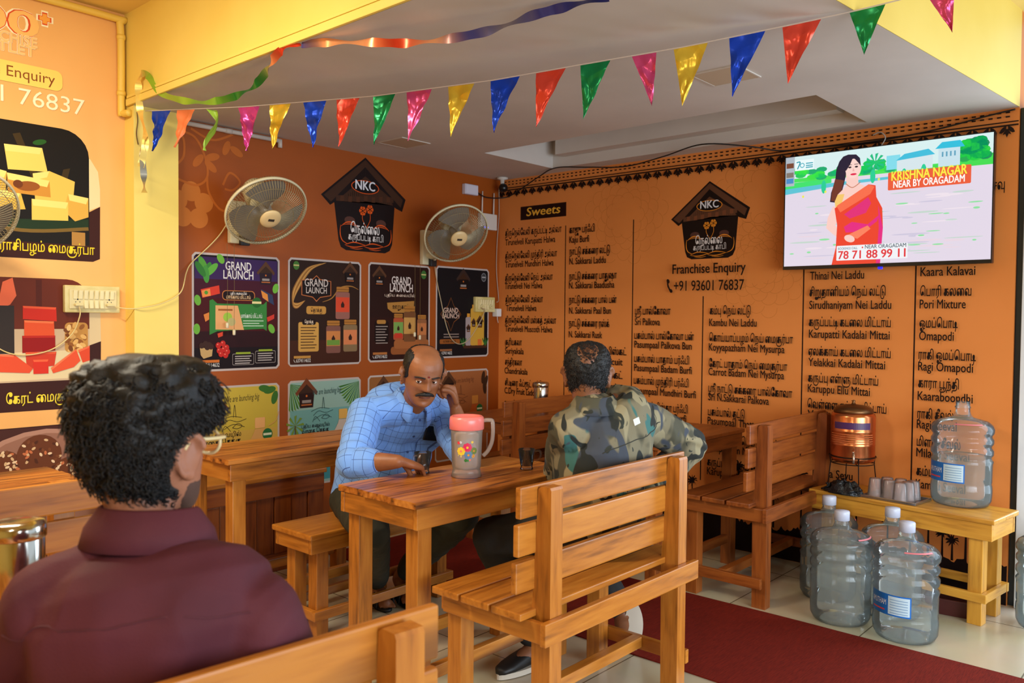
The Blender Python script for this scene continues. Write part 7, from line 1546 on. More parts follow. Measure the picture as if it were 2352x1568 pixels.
st.build('wire_stand', flat((24, 22, 22), 0.4, 0.6), t)
t = thing('black_bag', 'crumpled black plastic bag in front of the copper pot', 'bag', (4.165, 1.475, 0.49), math.radians(80))
m = MB(); nu, nv = 40, 14
rings = []
for i in range(nv+1):
    a = math.pi*0.5*i/nv; rr = math.cos(a); zz = math.sin(a)
    ring = []
    for j in range(nu):
        th_ = 2*math.pi*j/nu; k = 1+0.34*noise.noise(V((math.cos(th_)*2.4, math.sin(th_)*2.4, i*0.35)))
        ring.append(V((0.095*k*rr*math.cos(th_), 0.05*k*rr*math.sin(th_), 0.001+0.055*zz*(1+0.6*noise.noise(V((math.cos(th_)*1.7+5, math.sin(th_)*3, i*0.4)))))))
    rings.append(ring)
m.loft(rings); m.build('bag_body', noisy('black_plastic', (10, 14, 16), (22, 28, 32), 20, 0.25, 0.6), t, True)
m = MB()
for k in range(7): m.tube(spline([(0.02+0.01*k, -0.035+0.011*k, 0.045), (0.07, -0.04+0.012*k, 0.03), (0.105, -0.04+0.012*k, 0.004+0.001*k)], 4), 0.005, 6)
m.build('gathered_folds', MATS['black_plastic'], t, True)
# tray and cups
rzt = math.radians(-7)
t = thing('steel_tray', 'flat steel tray on the yellow side bench under the cups', 'tray', (4.21, 1.245, 0.49), rzt)
STEEL = flat((170, 168, 164), 0.18, 0.95)
m = MB().box(-0.085, 0.085, -0.125, 0.125, 0.0005, 0.003); 
for q in ((-0.092, -0.085, -0.132, 0.132), (0.085, 0.092, -0.132, 0.132), (-0.085, 0.085, -0.132, -0.125), (-0.085, 0.085, 0.125, 0.132)): m.box(q[0], q[1], q[2], q[3], 0.0005, 0.014, 0.002)
m.build('tray_body', STEEL, t)
CUP = clear('frosted_cup', (0.98, 0.96, 0.96), 0.26, (240, 230, 230), 0.12)
first = None
for k, (dx, dy, lab) in enumerate(((-0.035, 0.085, 'upturned translucent cup standing apart at the left of the tray'), (0.03, 0.055, 'upturned translucent cup at back left of the tray group'), (0.045, -0.005, 'upturned translucent cup at back centre of the tray group'), (0.04, -0.065, 'upturned translucent cup at back right of the tray group'), (-0.03, 0.018, 'upturned translucent cup in the middle of the tray group'), (-0.055, -0.045, 'upturned translucent cup at the front corner of the tray'), (-0.005, -0.06, 'upturned translucent cup just behind the front corner cup'))):
    p = Matrix.Rotation(rzt, 4, 'Z') @ V((dx, dy, 0)); loc = (4.21+p.x, 1.245+p.y, 0.4935)
    if first is None:
        first = MB().lathe([(0.035, 0.0), (0.0365, 0.003), (0.035, 0.004), (0.027, 0.086), (0.024, 0.090), (0.002, 0.090), (0.002, 0.088), (0.023, 0.0875), (0.0258, 0.084), (0.0335, 0.004)], 28, cap=False).build('drinking_cup', CUP, None, True); first.location = loc; o = first
    else: o = first.copy(); COL.objects.link(o); o.location = loc
    tag(o, lab, 'cup', 'upturned cups on the tray')
t = thing('floor_basin', 'dark red plastic box on the floor under the yellow side bench', 'box', (4.20, 0.98, 0), 0.12)
MB().loft([[V((sx*w, sy*l, z)) for sx, sy in ((-1, -1), (1, -1), (1, 1), (-1, 1))] for w, l, z in ((0.055, 0.10, 0.001), (0.062, 0.112, 0.07), (0.068, 0.118, 0.07), (0.068, 0.118, 0.076), (0.058, 0.108, 0.076), (0.05, 0.095, 0.008))]).build('box_body', flat((74, 24, 22), 0.5), t)

# ---------------------------------------------------------------- jug, coffees and canisters
t = thing('water_jug', 'frosted water jug with pink lid and flower print on the centre table', 'jug', (2.202, 2.185, 0.75), 0.0, None)
JP = clear('frosted_jug', (0.99, 0.98, 0.96), 0.34, (255, 240, 224), 0.15)
MB().lathe([(0.052, 0.001), (0.058, 0.003), (0.054, 0.022), (0.0515, 0.03), (0.055, 0.042), (0.060, 0.165), (0.062, 0.185), (0.0595, 0.185), (0.0575, 0.165), (0.053, 0.044), (0.05, 0.032), (0.002, 0.030)], 40, cap=False).build('body', JP, t, True)
MB().lathe([(0.002, 0.033), (0.0515, 0.033), (0.0525, 0.045), (0.0565, 0.155), (0.002, 0.155)], 40).build('water', clear('jug_water', (0.9, 0.88, 0.86), 0.13, (226, 216, 220), 0.05), t, True)
PK = flat((244, 128, 120), 0.3)
MB().lathe([(0.0635, 0.180), (0.0655, 0.182), (0.0655, 0.216), (0.063, 0.226), (0.057, 0.231), (0.050, 0.228), (0.048, 0.219), (0.004, 0.217)], 40).build('lid', PK, t, True)
hv = V((0.70, -0.71, 0)).normalized()
m = MB(); hp = [hv*0.058+V((0, 0, 0.212)), hv*0.085+V((0, 0, 0.214)), hv*0.098+V((0, 0, 0.205)), hv*0.097+V((0, 0, 0.14)), hv*0.082+V((0, 0, 0.10)), hv*0.062+V((0, 0, 0.078))]
m.tube(spline(hp, 4), 0.008, 8); m.build('handle', JP, t, True)
m = MB(); m.keepn = True
def jarc(cx, cz, r, c, n=12, dr=0.0):
    # disc on the jug side; cx = angle offset in metres along the wall
    a0 = math.atan2(-0.72, -0.70)
    vs = []
    for k in range(n):
        px, pz = cx+r*math.cos(2*math.pi*k/n), cz+r*math.sin(2*math.pi*k/n)
        R0 = 0.0552+(pz-0.042)*0.0405+0.0006+dr; an = a0+px/0.058
        vs.append((R0*math.cos(an), R0*math.sin(an), pz))
    m.add(vs, [tuple(range(n))], flat(c, 0.4))
def flower(cx, cz, r, c, core):
    for k in range(8): jarc(cx+r*0.62*math.cos(k*0.785), cz+r*0.62*math.sin(k*0.785), r*0.36, c, 9)
    jarc(cx, cz, r*0.45, c, 10, 0.0002); jarc(cx, cz, r*0.26, core, 9, 0.0005)
flower(0.002, 0.118, 0.018, (222, 40, 90), (240, 190, 50)); flower(-0.022, 0.104, 0.017, (240, 206, 60), (236, 120, 120)); flower(0.006, 0.090, 0.017, (96, 136, 176), (240, 150, 40)); flower(0.027, 0.105, 0.014, (116, 136, 60), (236, 150, 40)); flower(0.025, 0.086, 0.007, (236, 170, 60), (210, 90, 40))
for x, z, r, c in ((-0.031, 0.135, 0.006, (226, 60, 70)), (-0.023, 0.137, 0.005, (206, 206, 214)), (0.02, 0.138, 0.005, (236, 196, 60)), (-0.004, 0.070, 0.006, (50, 120, 50)), (0.004, 0.069, 0.004, (60, 140, 60)), (0.012, 0.072, 0.004, (236, 130, 110)), (-0.033, 0.088, 0.003, (200, 190, 110)), (-0.022, 0.084, 0.003, (230, 210, 120))): jarc(x, z, r, c, 9)
m.build('flower_print', None, t)
GLASS = clear('cup_glass', (0.93, 0.93, 0.93), 0.04, (230, 225, 215), 0.03)
COFFEE = noisy('milky_coffee', (98, 50, 22), (112, 60, 28), 20, 0.3)
def coffee(label, loc, hdir):
    t = thing('coffee_glass', label, 'coffee cup', loc, 0, 'glasses of coffee')
    MB().lathe([(0.004, 0.001), (0.024, 0.001), (0.027, 0.004), (0.024, 0.010), (0.024, 0.014), (0.034, 0.082), (0.0325, 0.082), (0.0225, 0.016), (0.004, 0.013)], 32, cap=False).build('glass', GLASS, t, True)
    MB().lathe([(0.002, 0.0155), (0.0215, 0.0165), (0.0296, 0.068), (0.002, 0.068)], 32).build('coffee', COFFEE, t, True)
    MB().lathe([(0.0296, 0.0683), (0.0301, 0.073), (0.002, 0.0735)], 32).build('foam', noisy('coffee_foam', (176, 120, 66), (206, 156, 100), 60, 0.6), t, True)
    h = V(hdir).normalized()
    MB().tube(spline([h*0.031+V((0, 0, 0.073)), h*0.052+V((0, 0, 0.074)), h*0.056+V((0, 0, 0.055)), h*0.042+V((0, 0, 0.036)), h*0.027+V((0, 0, 0.030))], 4), 0.004, 8).build('handle', GLASS, t, True)
    return t
coffee('glass cup of coffee held by the man in blue shirt', (2.128, 2.348, 0.75), (-0.9, -0.15, 0))
coffee('glass cup of coffee right of the jug with handle facing right', (2.47, 2.115, 0.75), (0.72, -0.69, 0))
STL = flat((196, 190, 180), 0.16, 1.0)
def canister(label, loc):
    t = thing('steel_canister', label, 'canister', loc, 0, 'steel water canisters')
    MB().lathe([(0.002, 0.001), (0.046, 0.001), (0.048, 0.004), (0.048, 0.168), (0.046, 0.172), (0.002, 0.172)], 36).build('body', STL, t, True)
    MB().lathe([(0.0495, 0.160), (0.051, 0.162), (0.051, 0.184), (0.046, 0.192), (0.03, 0.196), (0.002, 0.197)], 36).build('lid', STL, t, True)
    return t
canister('steel canister with domed lid at the left edge, beside the man in maroon', (0.555, 1.79, 0.75))
canister('steel canister on the far corner table behind the bench back', (4.06, 3.36, 0.75))
# lamp that lights the left side, on the high ceiling above the frame
t = thing('ceiling_tube_light', 'tube light on the high ceiling above the left wall', 'lamp', (0.35, 2.75, 2.81), 0.0)
MB().box(-0.62, 0.62, -0.03, 0.03, -0.045, -0.001, 0.006).build('fitting', flat((230, 230, 225)), t)
MB().tube([(-0.58, 0, -0.065), (0.58, 0, -0.065)], 0.014, 12).build('tube', glow((255, 236, 196), 3.0), t, True)
area('tube_light_glow', (0.35, 2.75, 2.72), (0.6, 3.0, 0.0), 1.15, 0.08, 66, (1.0, 0.90, 0.70))
dup(t, (-0.9, 0.2, 2.81), math.pi/2, 'unseen tube light added above the front of the shop in place of spot lamps')
area('tube_light_glow', (-0.9, 0.2, 2.72), (0.6, 0.9, 0.0), 0.08, 1.15, 34, (1.0, 0.88, 0.70))  # added tube replaces ceiling spot lamps and brightens the menu wall
# ---------------------------------------------------------------- people
def skin(name, c1, c2, rough=0.45):
    m = noisy(name, c1, c2, 14.0, rough, 0.06, lo=0.3, hi=0.7, spec=0.45, bscale=120)
    m.node_tree.nodes['Principled BSDF'].inputs['Subsurface Weight'].default_value = 0.06
    m.node_tree.nodes['Principled BSDF'].inputs['Subsurface Radius'].default_value = (0.02, 0.008, 0.004)
    return m
def fuse(name, mb, voxel, mat, parent=None, smooth=3, fac=0.5):
    """one continuous surface from overlapping shapes"""
    o = bpy.data.objects.new('fuse', mb.mesh('fuse')); COL.objects.link(o)
    r = o.modifiers.new('r', 'REMESH'); r.mode = 'VOXEL'; r.voxel_size = voxel
    if smooth:
        s = o.modifiers.new('s', 'SMOOTH'); s.factor = fac; s.iterations = smooth
    bpy.context.view_layer.update()
    dg = bpy.context.evaluated_depsgraph_get()
    me = bpy.data.meshes.new_from_object(o.evaluated_get(dg)); old = o.data
    bpy.data.objects.remove(o); bpy.data.meshes.remove(old)
    me.name = name; me.materials.clear()
    if mat: me.materials.append(mat)
    for p in me.polygons: p.use_smooth = True
    n = bpy.data.objects.new(name, me); COL.objects.link(n)
    if parent: n.parent = parent
    return n
def ellring(c, ax, ay, n=28, e=2.0):
    r = []
    for j in range(n):
        a = 2*math.pi*j/n; cx, sx = math.cos(a), math.sin(a)
        r.append(c+ax*(math.copysign(abs(cx)**(2/e), cx))+ay*(math.copysign(abs(sx)**(2/e), sx)))
    return r
HEAD_T = [(0.000, 0.066, 0.000, 0.020), (0.006, 0.076, -0.006, 0.032), (0.018, 0.082, -0.014, 0.045), (0.034, 0.083, -0.026, 0.055), (0.052, 0.083, -0.048, 0.062), (0.072, 0.084, -0.068, 0.067), (0.092, 0.083, -0.080, 0.070), (0.112, 0.082, -0.088, 0.071), (0.132, 0.085, -0.094, 0.0735), (0.152, 0.086, -0.097, 0.075), (0.172, 0.082, -0.096, 0.0745), (0.190, 0.073, -0.090, 0.070), (0.206, 0.058, -0.077, 0.061), (0.219, 0.037, -0.058, 0.046), (0.228, 0.013, -0.034, 0.026), (0.2315, -0.004, -0.018, 0.009)]
def head_at(z):
    for a, b in zip(HEAD_T, HEAD_T[1:]):
        if a[0] <= z <= b[0]:
            t = (z-a[0])/(b[0]-a[0]); return [a[i]*(1-t)+b[i]*t for i in (1, 2, 3)]
    return HEAD_T[-1][1:] if z > 0.2 else HEAD_T[0][1:]
def G(x, z, cx, cz, sx, sz): return math.exp(-((x-cx)/sx)**2-((z-cz)/sz)**2)
def face_push(x, z):
    d = 0.0
    # nose: ridge widening to the tip
    if z < 0.148:
        k = max(0, min(1, (0.150-z)/0.052)); d += 0.023*k*math.exp(-(x/(0.0075+0.0065*k))**2)*(1 if z > 0.090 else math.exp(-((z-0.090)/0.0065)**2))
    for s in (-1, 1):
        d += 0.006*G(x, z, s*0.013, 0.092, 0.007, 0.007)         # nostril wings
        d -= 0.0125*G(x, z, s*0.031, 0.1215, 0.0155, 0.0095)      # eye sockets
        d += 0.0045*G(x, z, s*0.044, 0.098, 0.02, 0.014)         # cheekbones
        d += 0.005*G(x, z, s*0.028, 0.140, 0.02, 0.007)          # brow ridge
        d -= 0.004*G(x, z, s*0.030, 0.066, 0.013, 0.018)         # cheek hollows
    d += 0.0065*G(x, z, 0, 0.0605, 0.022, 0.0045)+0.006*G(x, z, 0, 0.0500, 0.019, 0.0045)  # lips
    d -= 0.004*G(x, z, 0, 0.0553, 0.021, 0.0022)-0.0
    d += 0.006*G(x, z, 0, 0.019, 0.018, 0.012)-0.003*G(x, z, 0, 0.037, 0.02, 0.006)        # chin
    return d
def head_surface(inflate=0.0, nz=72, na=72):
    """rings of points from chin to crown; face to +y, z from 0 (chin) to 0.2315 (crown)"""
    rings = []
    for i in range(nz+1):
        z = 0.2315*i/nz; fr, bk, hw = head_at(z); cy, d = (fr+bk)/2, (fr-bk)/2
        ring = []
        for j in range(na):
            a = 2*math.pi*j/na; x = hw*math.copysign(abs(math.cos(a))**0.93, math.cos(a)); y = cy+d*math.copysign(abs(math.sin(a))**0.93, math.sin(a))
            f = max(0, math.sin(a))
            if f > 0: y += face_push(x, z)*min(1, f*2.2)
            p = V((x, y, z))
            if inflate:
                n = V((x/max(hw, .01), (y-cy)/max(d, .01), (z-0.12)/0.115)).normalized(); p = p+n*inflate
            ring.append(p)
        rings.append(ring)
    return rings
def ear(mb, s, M):
    e = MB()
    e.ball((0, 0, 0), (0.006, 0.018, 0.030), nu=14, nv=10)
    rim = [(0.008*s, -0.017*math.cos(a), 0.029*math.sin(a)+0.002) for a in [x*0.27-1.5 for x in range(17)]]
    e.tube(rim, 0.0052, 8)
    e.ball((0, 0.004, -0.026), (0.006, 0.010, 0.010), nu=10, nv=8)
    A = M @ Matrix.Translation((s*0.0775, -0.006, 0.106)) @ Matrix.Rotation(-s*0.62, 4, 'Z') @ Matrix.Rotation(-0.15, 4, 'X') @ Matrix.Scale(1.14, 4)
    mb.merge(e, A)
def head_matrix(pos, fwd, up):
    """pos = chin level point on the head axis"""
    f = V(fwd).normalized(); u = V(up); u = (u-f*u.dot(f)).normalized(); r = f.cross(u)
    return Matrix(((r.x, f.x, u.x, pos[0]), (r.y, f.y, u.y, pos[1]), (r.z, f.z, u.z, pos[2]), (0, 0, 0, 1)))
def add_head(mb, M, neck):
    mb.loft([[M @ p for p in r] for r in head_surface()])
    for s in (-1, 1): ear(mb, s, M)
    mb.limb([M @ V((0, -0.028, 0.085)), M @ V((0, -0.022, 0.03)), neck], [0.056, 0.054, 0.052], 18)
def hair_cap(name, M, parent, mat, mask, thick=0.012, seed=0, lump=0.004, freq=60):
    """hair shell where mask(x, y, z, ang) > 0"""
    A = head_surface(0.0, 60, 72); B = MB(); B.keepn = True; vs = []; mk = []
    nz = len(A)-1; na = 72
    for i, r in enumerate(A):
        z = 0.2315*i/nz; fr, bk, hw = head_at(z); cy, d = (fr+bk)/2, (fr-bk)/2
        for j, p in enumerate(r):
            n = V((p.x/max(hw, .01), (p.y-cy)/max(d, .01), (z-0.12)/0.115)).normalized()
            m = mask(p.x, p.y, p.z, 2*math.pi*j/na)
            k = max(0.0, min(1.9, m))
            h = -0.002+(thick+lump*(noise.noise(p*freq+V((seed, 0, 0)))*1.4))*k
            vs.append(M @ (p+n*h)); mk.append(m)
    fs = []
    for i in range(nz):
        for j in range(na):
            q = (i*na+j, i*na+(j+1) % na, (i+1)*na+(j+1) % na, (i+1)*na+j)
            if max(mk[k] for k in q) > 0: fs.append(q)
    top = tuple(nz*na+j for j in range(na))
    if max(mk[k] for k in top) > 0: fs.append(top)
    B.add(vs, fs); return B.build(name, mat, parent, True)
def curls(name, M, parent, mat, mask, n, length, rad, curl, seed, thick=0.012, droop=0.3):
    rng = random.Random(seed); B = MB(); cnt = 0; tries = 0
    while cnt < n and tries < n*12:
        tries += 1
        z = 0.2315*rng.random()**0.8; a = rng.uniform(0, 2*math.pi); fr, bk, hw = head_at(z); cy, d = (fr+bk)/2, (fr-bk)/2
        p = V((hw*math.cos(a), cy+d*math.sin(a), z)); k = mask(p.x, p.y, p.z, a)
        if k <= 0.15: continue
        nrm = V((p.x/max(hw, .01), (p.y-cy)/max(d, .01), (z-0.12)/0.115)).normalized()
        k = min(1.5, k); L_ = length*k*rng.uniform(0.6, 1.15)
        t1 = nrm.orthogonal().normalized(); t1 = Matrix.Rotation(rng.uniform(0, 6.28), 3, nrm) @ t1; t2 = nrm.cross(t1)
        base = p+nrm*(thick*k*rng.uniform(0.2, 0.9)); ph = rng.uniform(0, 6.28); pts = []
        lean = (t1*rng.uniform(-1, 1)+V((0, 0, -droop))).normalized()*0.8
        for i in range(8):
            u = i/7; r = curl*(0.4+0.6*u)
            pts.append(M @ (base+(nrm*0.6+lean*0.6)*L_*u+t1*r*math.cos(ph+u*7)+t2*r*math.sin(ph+u*7)-nrm*L_*0.35*u*u))
        B.tube(pts, [rad*(1-0.5*i/7) for i in range(8)], 4); cnt += 1
    return B.build(name, mat, parent, True)
def finger(mb, base, d, n, lens, bends, r):
    """chain of segments; d = direction, n = palm normal (curl towards it)"""
    p = V(base); d = V(d).normalized(); n = V(n); n = (n-d*n.dot(d)).normalized(); pts = [p.copy()]
    for L_, b in zip(lens, bends):
        ax = d.cross(n).normalized(); Rm = Matrix.Rotation(b, 3, ax); d = Rm @ d; n = Rm @ n
        p = p+d*L_; pts.append(p.copy())
    mb.limb(pts, [r, r*0.98, r*0.90, r*0.80][:len(pts)], 10, 3)
    return pts
def hand(mb, wrist, d, n, side, bends, thumb, spread=0.05, sc=1.0):
    """d wrist->knuckles, n palm normal, side +1/-1: which way the thumb lies along d x n"""
    d = V(d).normalized(); n = V(n); n = (n-d*n.dot(d)).normalized(); x = d.cross(n)*side; w = V(wrist)
    rings = []
    for t, hw, th in ((-0.012, 0.024, 0.019), (0.012, 0.029, 0.018), (0.04, 0.038, 0.0165), (0.07, 0.041, 0.0145), (0.09, 0.040, 0.0125), (0.098, 0.034, 0.009)):
        rings.append(ellring(w+d*t*sc, x*hw*sc, n*th*sc, 20, 2.5))
    mb.loft(rings)
    info = []
    for i, (off, ln) in enumerate(((0.030, 0.96), (0.010, 1.06), (-0.011, 1.0), (-0.030, 0.80))):
        dd = (d+x*(off*spread*22)).normalized()
        b = bends[i] if isinstance(bends[0], (tuple, list)) else bends
        info.append(finger(mb, w+d*0.085*sc+x*off*sc, dd, n, [0.044*ln*sc, 0.027*ln*sc, 0.022*ln*sc], b, (0.0098-0.0007*i)*sc))
    tb, td, bb = thumb
    info.append(finger(mb, w+d*0.022*sc+x*0.028*sc+n*0.004, (d*td[0]+x*td[1]+n*td[2]), n, [0.042*sc, 0.032*sc, 0.026*sc], bb, 0.0118*sc))
    return info
def torso_rings(hips, waist, chest, neck, lat_h, lat_s, fwd, inf=0.0, shoulder=0.19, n=36, belly=0.0, top=True):
    """elliptic sections up the spine"""
    P = [V(hips), V(waist), V(chest), V(neck)]; out = []
    lat_h, lat_s, fwd = V(lat_h).normalized(), V(lat_s).normalized(), V(fwd).normalized()
    prof = [(0.0, 0.150, 0.105, 0), (0.12, 0.165, 0.118, 0), (0.25, 0.155, 0.115, 0.3), (0.40, 0.150, 0.110, 1.0), (0.55, 0.155, 0.112, 0.6), (0.70, 0.166, 0.116, 0), (0.82, 0.160, 0.108, 0), (0.90, 0.132, 0.092, 0), (0.955, 0.096, 0.072, 0), (1.0, 0.068, 0.060, 0)]
    for t, hw, dp, be in prof:
        k = t*3; i = min(int(k), 2); u = k-i; p0 = P[max(i-1, 0)]; p1 = P[i]; p2 = P[i+1]; p3 = P[min(i+2, 3)]
        c = 0.5*((2*p1)+(p2-p0)*u+(2*p0-5*p1+4*p2-p3)*u*u+(3*p1-p0-3*p2+p3)*u**3)
        tg = ((p2-p0)+(2*p0-5*p1+4*p2-p3)*2*u+(3*p1-p0-3*p2+p3)*3*u*u).normalized()
        lat = (lat_h*(1-t)+lat_s*t); lat = (lat-tg*lat.dot(tg)).normalized(); fw = tg.cross(lat)
        if fw.dot(fwd) < 0: fw = -fw
        hw2 = hw*(shoulder/0.19)+inf; dp2 = dp+inf+belly*be
        out.append(ellring(c+fw*belly*be*0.6, lat*hw2, fw*dp2, n, 2.3))
    return out
def arm_shapes(mb, sh, el, wr, inf=0.0, sleeve=None, r=(0.058, 0.050, 0.043, 0.040, 0.030)):
    sh, el, wr = V(sh), V(el), V(wr)
    if sleeve is None:
        mb.limb([sh, sh*0.5+el*0.5, el], [r[0]+inf, r[1]+inf, r[2]+inf], 18); mb.limb([el, el*0.65+wr*0.35, wr], [r[2]+inf, r[3]+inf+0.002, r[4]*0.86+inf], 18)
    else:
        end = el+(wr-el)*sleeve
        mb.limb([sh, sh*0.5+el*0.5, el], [r[0]+inf, r[1]+inf+0.008, r[2]+inf+0.008], 18); mb.limb([el, el*0.5+end*0.5, end], [r[2]+inf+0.008, r[3]+inf+0.008, r[3]+inf+0.004], 18)
def yoke(mb, neck, shL, shR, inf=0.0):
    n = V(neck)
    for s in (shL, shR):
        s = V(s); a = n+(s-n)*0.12; a.z = n.z-0.030; b_ = (n+s)/2; b_.z = n.z*0.45+s.z*0.55-0.012
        mb.limb([a, b_, s], [0.050+inf, 0.052+inf, 0.056+inf], 16)
def leg_shapes(mb, hip, knee, ankle, inf=0.0, cut=1.0):
    hip, knee, ankle = V(hip), V(knee), V(ankle); end = knee+(ankle-knee)*cut
    mb.limb([hip, hip*0.5+knee*0.5, knee], [0.088+inf, 0.074+inf, 0.056+inf], 18)
    mb.limb([knee, knee*0.6+ankle*0.4, end], [0.056+inf, 0.053+inf, (0.036 if cut == 1.0 else 0.044)+inf], 18)
def foot_shape(mb, ankle, toe, heel_back=0.05, r=0.034):
    a, t = V(ankle), V(toe); d = (t-a); d.z = 0; d.normalize(); hp = a-d*heel_back; hp.z = max(0.03, min(a.z, hp.z)-0.03)
    mb.limb([a, a*0.5+hp*0.5, hp], [0.034, 0.034, 0.030], 14); mb.limb([hp, (hp+t)/2+V((0, 0, 0.004)), t], [0.032, 0.036, 0.026], 14)
def sandal_or_shoe(): pass
def wrinkle(o, amp, scale, dirs=(1, 1, 1), seed=0.0, folds=()):
    me = o.data; nrm = [v.normal.copy() for v in me.vertices]
    for v, n in zip(me.vertices, nrm):
        p = v.co; q = V((p.x*dirs[0], p.y*dirs[1], p.z*dirs[2]))*scale
        h = noise.noise(q+V((seed, 0, 0)))+0.5*noise.noise(q*2.1+V((0, seed, 0)))
        h = -abs(h)*1.6+0.35
        d = amp*h
        for c, r, ax, fq, am in folds:
            w = math.exp(-((p-V(c)).length/r)**2); d += am*w*math.sin(fq*(p-V(c)).dot(V(ax).normalized())+2*noise.noise(p*9))
        v.co = p+n*d
    me.update()
def cloth_uv(o, segs):
    """store along/around coordinates of the nearest limb so woven checks follow the cloth; segs: (a, b, reference direction, radius)"""
    me = o.data; S = []
    for a, b, rf, rad in segs:
        a, b = V(a), V(b); t = (b-a); L_ = t.length; t = t/L_; rf = V(rf); x = (rf-t*rf.dot(t)).normalized(); S.append((a, t, L_, x, t.cross(x), rad))
    at = me.attributes.new('weave', 'FLOAT_VECTOR', 'POINT')
    for i, v in enumerate(me.vertices):
        best = None
        for k, (a, t, L_, x, y, rad) in enumerate(S):
            u = max(0, min(L_, (v.co-a).dot(t))); d = (v.co-(a+t*u)).length/rad
            if best is None or d < best[0]: best = (d, k)
        a, t, L_, x, y, rad = S[best[1]]; q = v.co-a
        at.data[i].vector = (math.atan2(q.dot(y), q.dot(x))*rad, q.dot(t), best[1])
def check_mat():
    m, N, L, b = newmat('blue_check_cloth')
    at = N.new('ShaderNodeAttribute'); at.attribute_name = 'weave'; sp = N.new('ShaderNodeSeparateXYZ'); L.new(at.outputs['Vector'], sp.inputs[0])
    def line(out, period, width, off=0.0):
        m1 = N.new('ShaderNodeMath'); m1.operation = 'MULTIPLY_ADD'; m1.inputs[1].default_value = 1/period; m1.inputs[2].default_value = off; L.new(out, m1.inputs[0])
        m2 = N.new('ShaderNodeMath'); m2.operation = 'FRACT'; L.new(m1.outputs[0], m2.inputs[0])
        m3 = N.new('ShaderNodeMath'); m3.operation = 'LESS_THAN'; m3.inputs[1].default_value = width/period; L.new(m2.outputs[0], m3.inputs[0]); return m3.outputs[0]
    a1 = line(sp.outputs[0], 0.036, 0.0019, 50); a2 = line(sp.outputs[1], 0.036, 0.0019, 50)
    mx = N.new('ShaderNodeMath'); mx.operation = 'MAXIMUM'; L.new(a1, mx.inputs[0]); L.new(a2, mx.inputs[1])
    c = N.new('ShaderNodeMix'); c.data_type = 'RGBA'; c.inputs['A'].default_value = rgb((112, 160, 234)); c.inputs['B'].default_value = rgb((52, 84, 150)); L.new(mx.outputs[0], c.inputs['Factor']); L.new(c.outputs['Result'], b.inputs['Base Color'])
    b.inputs['Roughness'].default_value = 0.75; b.inputs['Sheen Weight'].default_value = 0.15
    return m
def camo_mat():
    m, N, L, b = newmat('leafy_green_cloth')
    tc = N.new('ShaderNodeTexCoord'); 
    def shape(scale, lo, hi, seed, stretch):
        mp = N.new('ShaderNodeMapping'); mp.inputs['Location'].default_value = (seed, seed*1.7, seed*0.3); mp.inputs['Scale'].default_value = stretch; mp.inputs['Rotation'].default_value = (0.2*seed, 0.5, 0.3*seed); L.new(tc.outputs['Object'], mp.inputs[0])
        n = N.new('ShaderNodeTexNoise'); n.inputs['Scale'].default_value = scale; n.inputs['Detail'].default_value = 1.2; n.inputs['Distortion'].default_value = 0.9; L.new(mp.outputs[0], n.inputs['Vector'])
        r = N.new('ShaderNodeValToRGB'); r.color_ramp.elements[0].position = lo; r.color_ramp.elements[1].position = hi; L.new(n.outputs['Fac'], r.inputs[0]); return r.outputs[0]
    def mixc(a, col, fac):
        x = N.new('ShaderNodeMix'); x.data_type = 'RGBA'; x.inputs['B'].default_value = rgb(col); L.new(fac, x.inputs['Factor'])
        if isinstance(a, tuple): x.inputs['A'].default_value = rgb(a)
        else: L.new(a, x.inputs['A'])
        return x.outputs['Result']
    c = mixc((116, 108, 84), (72, 70, 54), shape(9, 0.48, 0.53, 1.0, (1, 1, 0.6)))
    c = mixc(c, (142, 132, 102), shape(10, 0.55, 0.58, 3.3, (1, 1, 0.55)))
    c = mixc(c, (52, 102, 98), shape(8, 0.585, 0.61, 7.1, (1, 1, 0.6)))
    c = mixc(c, (60, 66, 76), shape(9, 0.59, 0.62, 11.3, (1, 1, 0.5)))
    c = mixc(c, (28, 32, 28), shape(12, 0.60, 0.625, 17.9, (1, 1, 0.6)))
    c = mixc(c, (40, 44, 36), shape(22, 0.66, 0.69, 23.0, (1, 1, 0.8)))
    L.new(c, b.inputs['Base Color']); b.inputs['Roughness'].default_value = 0.85
    return m
HAIR = noisy('black_hair', (9, 8, 8), (20, 17, 16), 60, 0.45, 0.4, spec=0.5)
HAIRC = noisy('black_curly_hair', (8, 8, 10), (18, 16, 18), 60, 0.5, 0.2, spec=0.45)
EYEW = flat((216, 206, 196), 0.2); IRIS = flat((24, 14, 10), 0.15)
def eyes(M, parent, gaze=(0, 1, 0)):
    g = V(gaze).normalized()
    for s in (-1, 1):
        c = V((s*0.031, 0.0655, 0.1210))
        e = MB().ball(M @ c, 0.0118, nu=20, nv=14).build('eye', EYEW, parent, True)
        q = g.to_track_quat('Z', 'Y').to_matrix().to_4x4()
        i = MB().lathe([(0.0055, 0.0106), (0.0045, 0.0113), (0.001, 0.0120)], 16, M=M @ Matrix.Translation(c) @ q).build('iris', IRIS, e, True)
        l = MB(); na_, ne_ = 20, 6
        for lo, hi, tilt in ((0.10, 1.5, 0.16), (-1.5, -0.40, 0.0)):
            Rt = Matrix.Rotation(tilt, 3, 'X'); rings = []
            for i2 in range(ne_+1):
                el = lo+(hi-lo)*i2/ne_
                rings.append([M @ (c+Rt @ V((0.0127*math.cos(el)*math.cos(2*math.pi*k/na_), 0.0127*math.cos(el)*math.sin(2*math.pi*k/na_), 0.0127*math.sin(el)))) for k in range(na_)])
            l.loft(rings, False)
        l.build('eyelid', parent.data.materials[0] if parent.data else None, parent, True)
